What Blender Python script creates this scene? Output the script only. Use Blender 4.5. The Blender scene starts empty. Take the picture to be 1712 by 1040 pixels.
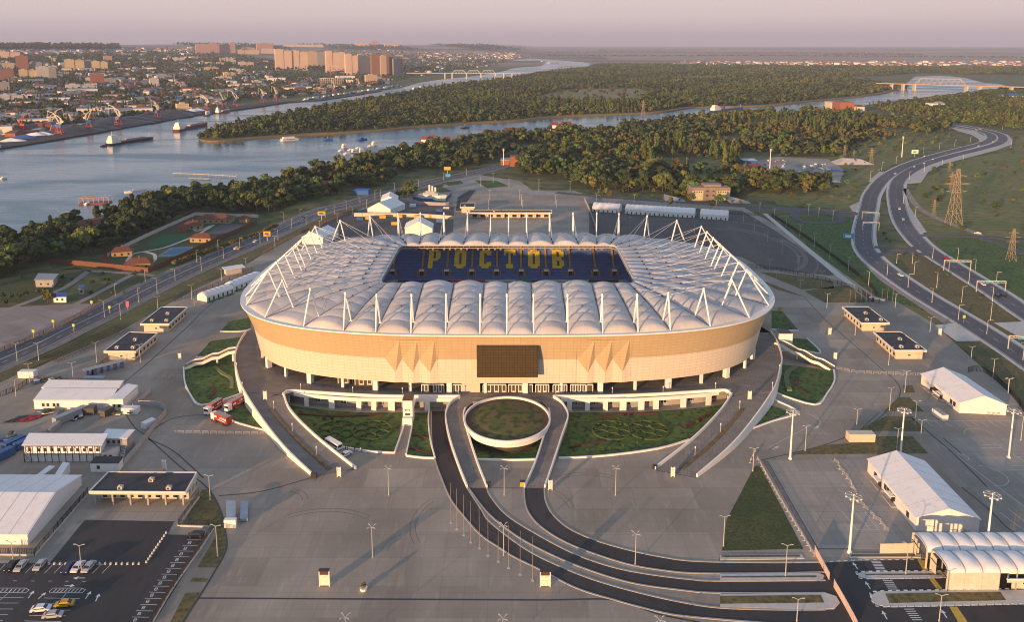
import bpy, bmesh, math, random
from mathutils import Vector, Matrix
from mathutils.geometry import tessellate_polygon
R = math.radians
random.seed(7)
SC = bpy.context.scene
COL = SC.collection
# ---------------------------------------------------------------- camera
CAMH, FPX, TANP, VPX, VPY = 137.0, 1331.0, 230.0/1331.0, 856.0, 70.0
PITCH = math.atan(TANP); COSP = math.cos(PITCH)
cd = bpy.data.cameras.new('camera'); cam = bpy.data.objects.new('camera', cd); COL.objects.link(cam)
cam.location = (0, 0, CAMH); cam.rotation_euler = (R(90)-PITCH, 0, 0)
cd.sensor_width = 36; cd.lens = FPX/1712*36; cd.shift_y = -220/1712
cd.clip_start = 1; cd.clip_end = 60000
SC.camera = cam
# ---------------------------------------------------------------- sky, sun, exposure
SUN_EL, SUN_AZ = R(6.2), R(216)          # azimuth clockwise from +Y: behind the camera, to its left
w = bpy.data.worlds.new('World'); SC.world = w; w.use_nodes = True
nt = w.node_tree; bg = nt.nodes['Background']
sk = nt.nodes.new('ShaderNodeTexSky'); sk.sky_type = 'NISHITA'; sk.sun_disc = False
sk.sun_elevation = SUN_EL; sk.sun_rotation = SUN_AZ; sk.altitude = 100; sk.air_density = 1.0; sk.dust_density = 2.5; sk.ozone_density = 1.0
# the Nishita dusk is blended with the lilac and peach bands of the photographed sky, by elevation
tcw = nt.nodes.new('ShaderNodeTexCoord'); spw = nt.nodes.new('ShaderNodeSeparateXYZ'); nt.links.new(tcw.outputs['Generated'], spw.inputs[0])
crw = nt.nodes.new('ShaderNodeValToRGB'); nt.links.new(spw.outputs['Z'], crw.inputs[0])
for i_, (ps_, c_) in enumerate([(0.0, (3.9, 3.3, 3.8)), (0.03, (5.6, 4.5, 4.6)), (0.07, (6.1, 5.1, 4.8)), (0.16, (3.9, 4.6, 5.5)), (1.0, (2.1, 3.0, 4.8))]):
    e_ = crw.color_ramp.elements[i_] if i_ < 2 else crw.color_ramp.elements.new(ps_)
    e_.position = ps_; e_.color = (*[q_/10 for q_ in c_], 1)
mul = nt.nodes.new('ShaderNodeVectorMath'); mul.operation = 'SCALE'; mul.inputs['Scale'].default_value = 10; nt.links.new(crw.outputs[0], mul.inputs[0])
mx = nt.nodes.new('ShaderNodeMix'); mx.data_type = 'RGBA'; mx.inputs[0].default_value = 0.88
nt.links.new(sk.outputs[0], mx.inputs[6]); nt.links.new(mul.outputs[0], mx.inputs[7]); nt.links.new(mx.outputs[2], bg.inputs[0]); bg.inputs[1].default_value = 0.09
sl = bpy.data.lights.new('sun', 'SUN'); so = bpy.data.objects.new('sun', sl); COL.objects.link(so)
sl.energy = 5.0; sl.angle = R(0.9); sl.color = (1.0, 0.58, 0.27)
sd = Vector((math.sin(SUN_AZ)*math.cos(SUN_EL), math.cos(SUN_AZ)*math.cos(SUN_EL), math.sin(SUN_EL)))
so.rotation_euler = sd.to_track_quat('Z', 'Y').to_euler(); so.location = sd*500
SC.view_settings.view_transform = 'Standard'; SC.view_settings.look = 'None'
SC.view_settings.exposure = 0.62; SC.view_settings.gamma = 1.0
SC.cycles.filter_width = 1.05; SC.cycles.max_bounces = 5; SC.cycles.diffuse_bounces = 3; SC.cycles.glossy_bounces = 2; SC.cycles.volume_bounces = 0
SC.cycles.transparent_max_bounces = 6; SC.cycles.transmission_bounces = 3
# ---------------------------------------------------------------- layout helpers
def sstep(a, b, x):
    t = min(1, max(0, (x-a)/(b-a))); return t*t*(3-2*t)
def P(px, py, z=0.0):                     # where a photo point lies on the level plane z
    D = CAMH-z; v = py-VPY
    Y = D*(FPX/(v*COSP**2)-TANP); X = (px-VPX)*D/(v*COSP)
    return Vector((X, Y, z))
def ZY(py, Y):                            # height of a photo row at distance Y
    v = py-VPY
    return CAMH-Y/(FPX/(v*COSP**2)-TANP)
BANK = [P(*q) for q in [(-900, 330), (0, 250), (200, 216), (330, 193), (480, 166), (560, 151), (690, 138), (800, 122), (880, 106), (920, 98)]]
def bank_dist(x, y):                      # distance inland from the far bank (positive on the town side)
    best = 1e9; side = 1
    for a, b in zip(BANK[:-1], BANK[1:]):
        dx, dy = b.x-a.x, b.y-a.y; L = dx*dx+dy*dy
        t = min(1, max(0, ((x-a.x)*dx+(y-a.y)*dy)/L))
        qx, qy = a.x+t*dx-x, a.y+t*dy-y; d = math.hypot(qx, qy)
        if d < best: best = d; side = 1 if dx*(y-a.y)-dy*(x-a.x) > 0 else -1
    return best*side
def hill(x, y):
    if y < 300 or x > 1500: return 0.0
    d = bank_dist(x, y)
    if d < 60: return 0.0
    right = 1-sstep(-700, 500, x-0.02*y)
    h = 102*sstep(120, 3600, d)*right
    h += right*sstep(400, 2500, d)*(7*math.sin(x/610+1.3)+5*math.sin(y/830-x/1900))
    far = sstep(15000, 9000, y)
    return max(0.0, h*(0.55+0.45*far))
def PH(px, py):                           # photo point on the terrain, hill included
    v = py-VPY; dy = 1.0; dx = (px-VPX)/FPX/COSP*(1)   # ray slope
    # the ray: D grows with Y
    k = FPX/(max(v, 0.4)*COSP**2)-TANP
    s = (px-VPX)/(max(v, 0.4)*COSP)
    Y = 300.0; last = 300.0
    while Y < 26000:
        D = Y/k
        if CAMH-D <= hill(s*D, Y)+0.01:
            lo, hi = last, Y
            for _ in range(14):
                m = (lo+hi)/2; D = m/k
                if CAMH-D <= hill(s*D, m)+0.01: hi = m
                else: lo = m
            Y = hi; break
        last = Y; Y *= 1.035
    D = Y/k
    return Vector((s*D, Y, hill(s*D, Y)))
# ---------------------------------------------------------------- materials
def mat(name, col, rough=0.8, var=0.12, scale=0.5, metal=0.0, col2=None, bump=0.0, spec=0.5, vec='Object', rnd=0.0, sss=0.0):
    m = bpy.data.materials.get(name)
    if m: return m
    m = bpy.data.materials.new(name); m.use_nodes = True
    t = m.node_tree; b = t.nodes['Principled BSDF']
    b.inputs['Roughness'].default_value = rough; b.inputs['Metallic'].default_value = metal
    b.inputs['Specular IOR Level'].default_value = spec
    if sss: 
        b.inputs['Transmission Weight'].default_value = 0
    tc = t.nodes.new('ShaderNodeNewGeometry') if vec == 'World' else t.nodes.new('ShaderNodeTexCoord')
    vout = tc.outputs['Position'] if vec == 'World' else tc.outputs['Object']
    n = t.nodes.new('ShaderNodeTexNoise'); n.inputs['Scale'].default_value = scale; n.inputs['Detail'].default_value = 6
    n.inputs['Roughness'].default_value = 0.6
    t.links.new(vout, n.inputs['Vector'])
    cr = t.nodes.new('ShaderNodeValToRGB'); t.links.new(n.outputs['Fac'], cr.inputs[0])
    c2 = col2 or tuple(c*(1+var) for c in col); c1 = col if col2 else tuple(c*(1-var) for c in col)
    cr.color_ramp.elements[0].position = 0.32; cr.color_ramp.elements[1].position = 0.68
    cr.color_ramp.elements[0].color = (*c1, 1); cr.color_ramp.elements[1].color = (*c2, 1)
    out = cr.outputs[0]
    if rnd:
        oi = t.nodes.new('ShaderNodeObjectInfo'); hs = t.nodes.new('ShaderNodeHueSaturation')
        mr = t.nodes.new('ShaderNodeMapRange'); mr.inputs[3].default_value = 1-rnd; mr.inputs[4].default_value = 1+rnd
        t.links.new(oi.outputs['Random'], mr.inputs[0]); t.links.new(mr.outputs[0], hs.inputs['Value'])
        m2 = t.nodes.new('ShaderNodeMath'); m2.operation = 'MULTIPLY'; m2.inputs[1].default_value = 7.31
        f2 = t.nodes.new('ShaderNodeMath'); f2.operation = 'FRACT'
        mh = t.nodes.new('ShaderNodeMapRange'); mh.inputs[3].default_value = 0.5-rnd*0.13; mh.inputs[4].default_value = 0.5+rnd*0.05
        t.links.new(oi.outputs['Random'], m2.inputs[0]); t.links.new(m2.outputs[0], f2.inputs[0])
        t.links.new(f2.outputs[0], mh.inputs[0]); t.links.new(mh.outputs[0], hs.inputs['Hue'])
        t.links.new(out, hs.inputs['Color']); out = hs.outputs[0]
    t.links.new(out, b.inputs['Base Color'])
    if bump:
        bp = t.nodes.new('ShaderNodeBump'); bp.inputs['Strength'].default_value = bump
        t.links.new(n.outputs['Fac'], bp.inputs['Height']); t.links.new(bp.outputs[0], b.inputs['Normal'])
    return m
def layered(m, fn):                       # let fn(tree, colour socket) return a new colour socket for the base colour
    t = m.node_tree; b = t.nodes['Principled BSDF']; s = b.inputs['Base Color'].links[0].from_socket
    t.links.new(fn(t, s), b.inputs['Base Color']); return m
def mixc(t, fac, a, bcol, blend='MIX'):
    x = t.nodes.new('ShaderNodeMix'); x.data_type = 'RGBA'; x.blend_type = blend
    if isinstance(fac, (int, float)): x.inputs[0].default_value = fac
    else: t.links.new(fac, x.inputs[0])
    t.links.new(a, x.inputs[6])
    if isinstance(bcol, tuple): x.inputs[7].default_value = (*bcol, 1)
    else: t.links.new(bcol, x.inputs[7])
    return x.outputs[2]
def noise(t, scale, detail=5, sx=1, sy=1, lo=0.4, hi=0.6, rot=0, dist=0):
    g = t.nodes.new('ShaderNodeNewGeometry'); mp = t.nodes.new('ShaderNodeMapping')
    mp.inputs['Scale'].default_value = (sx, sy, 1); mp.inputs['Rotation'].default_value = (0, 0, rot)
    n = t.nodes.new('ShaderNodeTexNoise'); n.inputs['Scale'].default_value = scale; n.inputs['Detail'].default_value = detail
    n.inputs['Distortion'].default_value = dist
    t.links.new(g.outputs['Position'], mp.inputs[0]); t.links.new(mp.outputs[0], n.inputs['Vector'])
    mr = t.nodes.new('ShaderNodeMapRange'); mr.inputs[1].default_value = lo; mr.inputs[2].default_value = hi
    t.links.new(n.outputs['Fac'], mr.inputs[0]); return mr.outputs[0]
def bricks(t, w_, h_, mortar, rot=0, uv=False, offset=0.0):
    if uv:
        g = t.nodes.new('ShaderNodeUVMap'); o = g.outputs[0]
    else:
        g = t.nodes.new('ShaderNodeNewGeometry'); o = g.outputs['Position']
    mp = t.nodes.new('ShaderNodeMapping'); mp.inputs['Rotation'].default_value = (0, 0, rot)
    br = t.nodes.new('ShaderNodeTexBrick'); br.offset = offset; br.inputs['Scale'].default_value = 1
    br.inputs['Brick Width'].default_value = w_; br.inputs['Row Height'].default_value = h_; br.inputs['Mortar Size'].default_value = mortar
    br.inputs['Color1'].default_value = (0, 0, 0, 1); br.inputs['Color2'].default_value = (1, 1, 1, 1); br.inputs['Mortar'].default_value = (0, 0, 0, 1)
    t.links.new(o, mp.inputs[0]); t.links.new(mp.outputs[0], br.inputs[0])
    return br
# ---------------------------------------------------------------- mesh helpers
class MB:
    def __init__(s): s.v = []; s.f = []; s.m = []; s.uv = {}; s.sm = False
    def quad(s, *p, m=0, uv=None):
        i = len(s.v); s.v += [tuple(q) for q in p]; s.f.append(tuple(range(i, i+len(p)))); s.m.append(m)
        if uv: s.uv[len(s.f)-1] = uv
        return s
    def box(s, x0, x1, y0, y1, z0, z1, m=0, M=None):
        return s.hexa([(x0, y0), (x1, y0), (x1, y1), (x0, y1)], z0, z1, m, M)
    def hexa(s, pl, z0, z1, m=0, M=None, mt=None):
        n = len(pl); i = len(s.v)
        vs = [(p[0], p[1], z0) for p in pl]+[(p[0], p[1], z1) for p in pl]
        if M: vs = [tuple(M @ Vector(q)) for q in vs]
        s.v += vs
        for k in range(n):
            a, b = k, (k+1) % n
            s.f.append((i+a, i+b, i+n+b, i+n+a)); s.m.append(m)
            L = (Vector(vs[a])-Vector(vs[b])).length; s.uv[len(s.f)-1] = [(0, z0), (L, z0), (L, z1), (0, z1)]
        s.f.append(tuple(range(i+n, i+2*n))); s.m.append(m if mt is None else mt)
        s.f.append(tuple(reversed(range(i, i+n)))); s.m.append(m)
        return s
    def prism(s, pts, z0, z1, m=0, mt=None):   # any simple polygon (concave allowed)
        pts = [Vector((p[0], p[1])) for p in pts]
        if sum(a.x*b.y-b.x*a.y for a, b in zip(pts, pts[1:]+pts[:1])) < 0: pts.reverse()
        tri = tessellate_polygon([[p.to_3d() for p in pts]])
        i = len(s.v); n = len(pts)
        z0f = z0 if callable(z0) else (lambda p: z0); z1f = z1 if callable(z1) else (lambda p: z1)
        s.v += [(p.x, p.y, z0f(p)) for p in pts]+[(p.x, p.y, z1f(p)) for p in pts]
        for t_ in tri:
            a, b, c = t_
            A, B, C_ = pts[a], pts[b], pts[c]
            if (B-A).cross(C_-A) < 0: a, c = c, a
            s.f.append((i+n+a, i+n+b, i+n+c)); s.m.append(m if mt is None else mt)
            s.f.append((i+c, i+b, i+a)); s.m.append(m)
        for k in range(n):
            a, b = k, (k+1) % n
            s.f.append((i+a, i+b, i+n+b, i+n+a)); s.m.append(m)
        return s
    def bar(s, a, b, w_, h_=None, m=0):
        a = Vector(a); b = Vector(b); d = (b-a)
        if d.length < 1e-6: return s
        d.normalize(); h_ = h_ or w_
        up = Vector((0, 0, 1)) if abs(d.z) < 0.98 else Vector((1, 0, 0))
        sx = d.cross(up).normalized(); sy = sx.cross(d).normalized()
        i = len(s.v)
        for p in (a, b):
            for u, v_ in ((-1, -1), (1, -1), (1, 1), (-1, 1)): s.v.append(tuple(p+sx*u*w_/2+sy*v_*h_/2))
        for q in ((0, 1, 5, 4), (1, 2, 6, 5), (2, 3, 7, 6), (3, 0, 4, 7), (3, 2, 1, 0), (4, 5, 6, 7)):
            s.f.append(tuple(i+k for k in q)); s.m.append(m)
        return s
    def tube(s, a, b, r0, r1=None, n=6, m=0):
        a = Vector(a); b = Vector(b); r1 = r0 if r1 is None else r1; d = (b-a).normalized()
        up = Vector((0, 0, 1)) if abs(d.z) < 0.98 else Vector((1, 0, 0))
        sx = d.cross(up).normalized(); sy = sx.cross(d).normalized(); i = len(s.v)
        for p, r in ((a, r0), (b, r1)):
            for k in range(n):
                an = 2*math.pi*k/n; s.v.append(tuple(p+sx*math.cos(an)*r+sy*math.sin(an)*r))
        for k in range(n):
            j = (k+1) % n; s.f.append((i+j, i+k, i+n+k, i+n+j)); s.m.append(m)
        s.f.append(tuple(i+k for k in range(n))); s.m.append(m)
        s.f.append(tuple(i+n+k for k in reversed(range(n)))); s.m.append(m)
        return s
    def ribbon(s, L, Rr, m=0, close=False, uvs=None):
        n = len(L)
        for k in range(n if close else n-1):
            j = (k+1) % n; s.quad(L[k], Rr[k], Rr[j], L[j], m=m)
            if uvs: s.uv[len(s.f)-1] = [(uvs[0][k], uvs[1]), (uvs[0][k], uvs[2]), (uvs[0][k+1], uvs[2]), (uvs[0][k+1], uvs[1])]
        return s
    def mesh(s, name, mats, smooth=False):
        me = bpy.data.meshes.new(name); me.from_pydata(s.v, [], s.f)
        for m_ in (mats if isinstance(mats, (list, tuple)) else [mats]): me.materials.append(m_)
        me.polygons.foreach_set('material_index', s.m)
        if s.uv:
            ul = me.uv_layers.new(name='UVMap')
            for fi, u in s.uv.items():
                pl = me.polygons[fi]
                for k, li in enumerate(pl.loop_indices): ul.data[li].uv = u[k % len(u)]
        if smooth: me.polygons.foreach_set('use_smooth', [True]*len(me.polygons))
        me.update(); return me
    def build(s, name, mats, parent=None, smooth=False, loc=None, rz=0):
        o = bpy.data.objects.new(name, s.mesh(name, mats, smooth)); COL.objects.link(o)
        if parent: o.parent = parent
        if loc is not None: o.location = loc; o.rotation_euler.z = rz
        return o
def tag(o, label=None, cat=None, group=None, kind=None):
    if label: o['label'] = label
    if cat: o['category'] = cat
    if group: o['group'] = group
    if kind: o['kind'] = kind
    return o
def empty(name, loc=(0, 0, 0), rz=0, label=None, cat=None, group=None):
    o = bpy.data.objects.new(name, None); COL.objects.link(o); o.location = loc; o.rotation_euler.z = rz
    o.empty_display_size = 1
    return tag(o, label, cat, group)
def dup(o, parent=None, loc=None, rz=None, label=None, group=None):
    c = o.copy(); COL.objects.link(c)
    if parent: c.parent = parent
    for ch in [x for x in KIDS(o)]: dup(ch, c)
    if loc is not None: c.location = loc
    if rz is not None: c.rotation_euler.z = rz
    if label: c['label'] = label
    if group: c['group'] = group
    return c
_kids = {}
def KIDS(o):
    if o.name not in _kids: _kids[o.name] = list(o.children)
    return _kids[o.name]
def sheet(name, pts, z, m, px=True, kind='structure', step=None):
    """a thin slab of ground surface; pts are photo points on the ground"""
    w_ = [P(a, b) for a, b in pts] if px else [Vector((a, b, 0)) for a, b in pts]
    mb = MB(); mb.prism(w_, 0.0, z); o = mb.build(name, m)
    o['kind'] = kind; return o
def smooth_poly(pts, n=8, close=False):   # Catmull-Rom through world points
    out = []; N = len(pts)
    g = (lambda k: pts[k % N]) if close else (lambda k: pts[min(max(k, 0), N-1)])
    for k in range(N if close else N-1):
        a, b, c, d = g(k-1), g(k), g(k+1), g(k+2)
        for j in range(n):
            t = j/n; out.append(0.5*((2*b)+(c-a)*t+(2*a-5*b+4*c-d)*t*t+(3*b-a-3*c+d)*t**3))
    if not close: out.append(pts[-1].copy())
    return out
def offs(pl, d, close=False):             # offset a world polyline sideways (positive: to its left)
    out = []; n = len(pl)
    for k, p in enumerate(pl):
        a = pl[(k-1) % n] if (close or k > 0) else p; b = pl[(k+1) % n] if (close or k < n-1) else p
        t = Vector((b.x-a.x, b.y-a.y)); t.normalize()
        out.append(Vector((p.x-t.y*d, p.y+t.x*d, p.z)))
    return out
def strip(name, pl, wl, wr, z, m, kind='structure', parent=None, z0=0.0):
    L = offs(pl, wl); Rr = offs(pl, -wr); mb = MB()
    up = lambda q: Vector((q.x, q.y, q.z+z)); dn = lambda q: Vector((q.x, q.y, q.z+z0))
    for k in range(len(pl)-1):
        mb.quad(up(L[k]), up(Rr[k]), up(Rr[k+1]), up(L[k+1]))
        mb.quad(dn(L[k+1]), dn(L[k]), up(L[k]), up(L[k+1])); mb.quad(dn(Rr[k]), dn(Rr[k+1]), up(Rr[k+1]), up(Rr[k]))
        mb.quad(dn(Rr[k]), dn(L[k]), dn(L[k+1]), dn(Rr[k+1]))
    for k, e in ((0, 1), (-1, 0)):
        q = (dn(L[k]), dn(Rr[k]), up(Rr[k]), up(L[k])); mb.quad(*(q if e else q[::-1]))
    o = mb.build(name, m, parent)
    if kind: o['kind'] = kind
    return o
def dashes(mb, pl, d, width, on, off, z):
    line = offs(pl, d); acc = 0.0; pen = True; left = on; cur = line[0].copy()
    for a, b in zip(line[:-1], line[1:]):
        a = a.copy(); L = (b-a).length
        while L > 1e-4:
            s_ = min(L, left); nx = a+(b-a)*(s_/L)
            if pen:
                t = (nx-a); t.normalize(); q = Vector((-t.y, t.x, 0))*width/2; zz = Vector((0, 0, z))
                mb.quad(a-q+zz, nx-q+zz, nx+q+zz, a+q+zz)
            a = nx; L -= s_; left -= s_
            if left <= 1e-4: pen = not pen; left = on if pen else off
    return mb
# ---------------------------------------------------------------- palette
def ground_mat():
    m = mat('rough_ground', (0.07, 0.095, 0.025), 0.95, scale=0.012, col2=(0.175, 0.145, 0.055), vec='World', bump=0.3)
    def fn(t, s):
        s = mixc(t, noise(t, 0.06, 6, lo=0.45, hi=0.62), s, (0.038, 0.062, 0.018))
        s = mixc(t, noise(t, 0.9, 3, lo=0.35, hi=0.75), s, (0.16, 0.12, 0.06), 'MIX') if False else s
        g = t.nodes.new('ShaderNodeNewGeometry'); sp = t.nodes.new('ShaderNodeSeparateXYZ'); t.links.new(g.outputs['Position'], sp.inputs[0])
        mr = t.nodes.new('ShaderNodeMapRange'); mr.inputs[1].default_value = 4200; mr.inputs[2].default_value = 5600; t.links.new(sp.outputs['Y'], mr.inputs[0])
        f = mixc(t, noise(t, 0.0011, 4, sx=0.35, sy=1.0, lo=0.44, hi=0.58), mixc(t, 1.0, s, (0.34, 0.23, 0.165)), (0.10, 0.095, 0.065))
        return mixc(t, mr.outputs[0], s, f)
    return layered(m, fn)
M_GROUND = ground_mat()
M_LAWN = layered(mat('lawn', (0.045, 0.075, 0.016), 0.95, scale=0.09, col2=(0.11, 0.108, 0.034), vec='World', bump=0.35), lambda t, s: mixc(t, noise(t, 1.2, 4, lo=0.35, hi=0.7), s, (0.028, 0.044, 0.012)))
M_LUSH = layered(mat('lush_lawn', (0.045, 0.105, 0.016), 0.95, scale=0.12, col2=(0.095, 0.15, 0.03), vec='World', bump=0.35), lambda t, s: mixc(t, noise(t, 0.5, 5, lo=0.46, hi=0.66), s, (0.020, 0.036, 0.010)))
M_DRY = layered(mat('dry_grass', (0.10, 0.095, 0.032), 0.95, scale=0.07, col2=(0.20, 0.142, 0.055), vec='World', bump=0.35), lambda t, s: mixc(t, noise(t, 0.7, 4, lo=0.42, hi=0.68), s, (0.06, 0.066, 0.022)))
def plaza_mat(name, c1, c2, slab=6.0, rot=0.0, joint=0.5, stain=0.6):
    m = mat(name, c1, 0.88, scale=0.035, col2=c2, vec='World', bump=0.04)
    def fn(t, s):
        b1 = bricks(t, slab*3.1, slab*1.9, 0.10, rot, offset=0.5)
        s = mixc(t, 0.13, s, b1.outputs['Color'], 'OVERLAY')
        b2 = bricks(t, slab, slab, 0.07, rot)
        k = t.nodes.new('ShaderNodeMath'); k.operation = 'MULTIPLY'; k.inputs[1].default_value = joint*0.6; t.links.new(b2.outputs['Fac'], k.inputs[0])
        s = mixc(t, k.outputs[0], s, tuple(c*0.45 for c in c1))
        k2 = t.nodes.new('ShaderNodeMath'); k2.operation = 'MULTIPLY'; k2.inputs[1].default_value = stain; t.links.new(noise(t, 0.02, 9, 1, 0.45, 0.50, 0.74, 0.5, 1.2), k2.inputs[0])
        s = mixc(t, k2.outputs[0], s, tuple(c*0.52 for c in c1))
        k3 = t.nodes.new('ShaderNodeMath'); k3.operation = 'MULTIPLY'; k3.inputs[1].default_value = stain*0.5; t.links.new(noise(t, 0.55, 7, 1, 0.25, 0.56, 0.78, 0.9), k3.inputs[0])
        s = mixc(t, k3.outputs[0], s, tuple(min(1, c*1.5) for c in c2))
        k4 = t.nodes.new('ShaderNodeMath'); k4.operation = 'MULTIPLY'; k4.inputs[1].default_value = stain*0.8; t.links.new(noise(t, 1.7, 3, 0.5, 1, 0.66, 0.76, 0.3), k4.inputs[0])
        return mixc(t, k4.outputs[0], s, tuple(c*0.55 for c in c1))
    return layered(m, fn)
M_PLAZA = plaza_mat('concrete_paving', (0.265, 0.222, 0.172), (0.365, 0.308, 0.242))
M_PLAZA2 = plaza_mat('worn_concrete', (0.29, 0.255, 0.21), (0.36, 0.315, 0.26), 5.0, 0.0, 0.9, 0.7)
M_PAVE = plaza_mat('deck_paving', (0.17, 0.155, 0.14), (0.215, 0.20, 0.18), 1.2, 0.2, 0.7, 0.35)
M_BRICKPAVE = plaza_mat('pink_paving', (0.27, 0.215, 0.19), (0.32, 0.26, 0.23), 4, 0.55, 0.9, 0.4)
def asphalt(name, c):
    m = mat(name, tuple(x*0.85 for x in c), 0.85, scale=0.11, col2=tuple(x*1.2 for x in c), vec='World', bump=0.05)
    def fn(t, s):
        s = mixc(t, noise(t, 0.03, 6, 1, 0.2, 0.45, 0.7, 1.2), s, tuple(x*1.45 for x in c))
        k = t.nodes.new('ShaderNodeMath'); k.operation = 'MULTIPLY'; k.inputs[1].default_value = .6; t.links.new(noise(t, 0.5, 6, 1, 0.3, 0.52, 0.75, 0.5), k.inputs[0])
        return mixc(t, k.outputs[0], s, tuple(x*0.55 for x in c))
    return layered(m, fn)
M_ASPH = asphalt('dark_asphalt', (0.042, 0.038, 0.036))
M_ROAD = asphalt('grey_asphalt', (0.085, 0.083, 0.090))
M_LOT = asphalt('lot_asphalt', (0.085, 0.074, 0.068))
M_KERB = mat('kerb_stone', (0.42, 0.38, 0.33), 0.85, scale=0.8)
M_MARK = mat('road_paint', (0.72, 0.70, 0.66), 0.7, scale=1.5)
M_YEL = mat('yellow_paint', (0.55, 0.36, 0.04), 0.7, scale=0.9)
M_WHITE = mat('white_render', (0.80, 0.76, 0.70), 0.75, 0.05, scale=0.3)
M_CONC = mat('pale_concrete', (0.52, 0.49, 0.44), 0.85, 0.10, scale=0.6)
M_GREYC = mat('grey_concrete', (0.34, 0.32, 0.30), 0.85, 0.12, scale=0.5)
M_DARK = mat('dark_metal', (0.035, 0.033, 0.035), 0.5, 0.2, scale=1)
M_STEEL = mat('galvanised_steel', (0.50, 0.49, 0.47), 0.45, 0.08, scale=2, metal=0.3)
M_PAINT = mat('white_steel', (0.82, 0.80, 0.77), 0.4, 0.03, scale=1)
def glass_mat():
    m = mat('dark_glass', (0.03, 0.035, 0.04), 0.08, 0.1, 1.0); return m
M_GLASS = glass_mat()
def vinyl(name, c, seams=(1.2, 60.0), dirt=(0.6, 0.5, 0.4)):
    m = mat(name, tuple(x*0.96 for x in c), 0.45, scale=0.15, col2=c)
    def fn(t, s):
        k = t.nodes.new('ShaderNodeMath'); k.operation = 'MULTIPLY'; k.inputs[1].default_value = 0.35; t.links.new(noise(t, 0.35, 7, 1, 1, 0.5, 0.8, 0, 1), k.inputs[0])
        return mixc(t, k.outputs[0], s, tuple(a*b for a, b in zip(c, dirt)))
    return layered(m, fn)
M_VINYL = vinyl('white_vinyl', (0.78, 0.76, 0.74))
M_BITUMEN = mat('bitumen_roof', (0.030, 0.030, 0.034), 0.8, scale=0.25, col2=(0.060, 0.058, 0.060), bump=0.1)
M_BEIGE = mat('beige_panel', (0.60, 0.52, 0.40), 0.7, 0.06, scale=0.4)
M_REDB = mat('red_brick', (0.30, 0.11, 0.06), 0.85, 0.2, scale=0.6)
# ---------------------------------------------------------------- terrain: one sheet to the horizon
def terrain():
    ang = []; a = -180.0
    while a < 180:
        ang.append(a); a += 0.5 if abs(a) < 50 else 5.0
    rad = [0.0, 60, 120, 180, 240, 300]; r = 300.0
    while r < 26500: r *= 1.045; rad.append(r)
    v = []; f = []
    for r in rad:
        for a in ang:
            x, y = r*math.sin(R(a)), r*math.cos(R(a)); v.append((x, y, hill(x, y)))
    n = len(ang)
    for i in range(len(rad)-1):
        for j in range(n):
            k = (j+1) % n; f.append((i*n+j, i*n+k, (i+1)*n+k, (i+1)*n+j))
    me = bpy.data.meshes.new('ground'); me.from_pydata(v, [], f); me.materials.append(M_GROUND)
    me.polygons.foreach_set('use_smooth', [True]*len(f)); me.update()
    o = bpy.data.objects.new('ground', me); COL.objects.link(o); o['kind'] = 'structure'
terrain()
def water_mat():
    m = bpy.data.materials.new('river_water'); m.use_nodes = True; t = m.node_tree; b = t.nodes['Principled BSDF']
    b.inputs['Base Color'].default_value = (0.05, 0.12, 0.16, 1); b.inputs['Roughness'].default_value = 0.16
    b.inputs['Specular IOR Level'].default_value = 0.75
    g = t.nodes.new('ShaderNodeNewGeometry'); mp = t.nodes.new('ShaderNodeMapping'); mp.inputs['Scale'].default_value = (0.35, 1.0, 1); mp.inputs['Rotation'].default_value = (0, 0, -0.5)
    n = t.nodes.new('ShaderNodeTexNoise'); n.inputs['Scale'].default_value = 0.14; n.inputs['Detail'].default_value = 7
    t.links.new(g.outputs['Position'], mp.inputs[0]); t.links.new(mp.outputs[0], n.inputs['Vector'])
    bp = t.nodes.new('ShaderNodeBump'); bp.inputs['Strength'].default_value = 0.45; bp.inputs['Distance'].default_value = 1.0
    t.links.new(n.outputs['Fac'], bp.inputs['Height']); t.links.new(bp.outputs[0], b.inputs['Normal'])
    mr = t.nodes.new('ShaderNodeMapRange'); mr.inputs[3].default_value = 0.10; mr.inputs[4].default_value = 0.34; mr.inputs[1].default_value = 0.42; mr.inputs[2].default_value = 0.6
    n2 = t.nodes.new('ShaderNodeTexNoise'); n2.inputs['Scale'].default_value = 0.012; n2.inputs['Detail'].default_value = 4; n2.inputs['Distortion'].default_value = 0.8
    t.links.new(mp.outputs[0], n2.inputs['Vector']); t.links.new(n2.outputs['Fac'], mr.inputs[0]); t.links.new(mr.outputs[0], b.inputs['Roughness'])
    return m
M_WATER = water_mat()
MAIN_FAR = [(-900, 330), (0, 250), (45, 243), (200, 216), (330, 193), (430, 179), (480, 171), (535, 168), (600, 158), (637, 152), (670, 147), (700, 138), (740, 132), (800, 126), (845, 118)]
ISL_FAR = [(330, 231), (350, 222), (440, 200), (493, 190), (555, 179), (623, 168), (681, 157), (721, 149), (777, 141), (814, 137), (857, 127)]
ISL_NEAR = [(365, 236), (430, 231), (500, 226), (590, 221), (640, 218), (690, 213), (770, 207), (860, 202), (923, 196), (978, 193), (1060, 190), (1106, 187), (1144, 181), (1176, 179), (1272, 177), (1352, 169), (1395, 165), (1437, 161), (1470, 156), (1492, 150)]
SHORE = [(-900, 620), (0, 410), (35, 402), (88, 385), (141, 370), (213, 345), (271, 338), (359, 322), (400, 316), (440, 305), (488, 296), (540, 283), (606, 268), (656, 256), (701, 246), (794, 234), (860, 227), (950, 218), (1048, 211), (1111, 206), (1149, 198), (1210, 192), (1290, 187), (1387, 184), (1450, 175), (1515, 166), (1560, 160), (1610, 155)]
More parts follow.
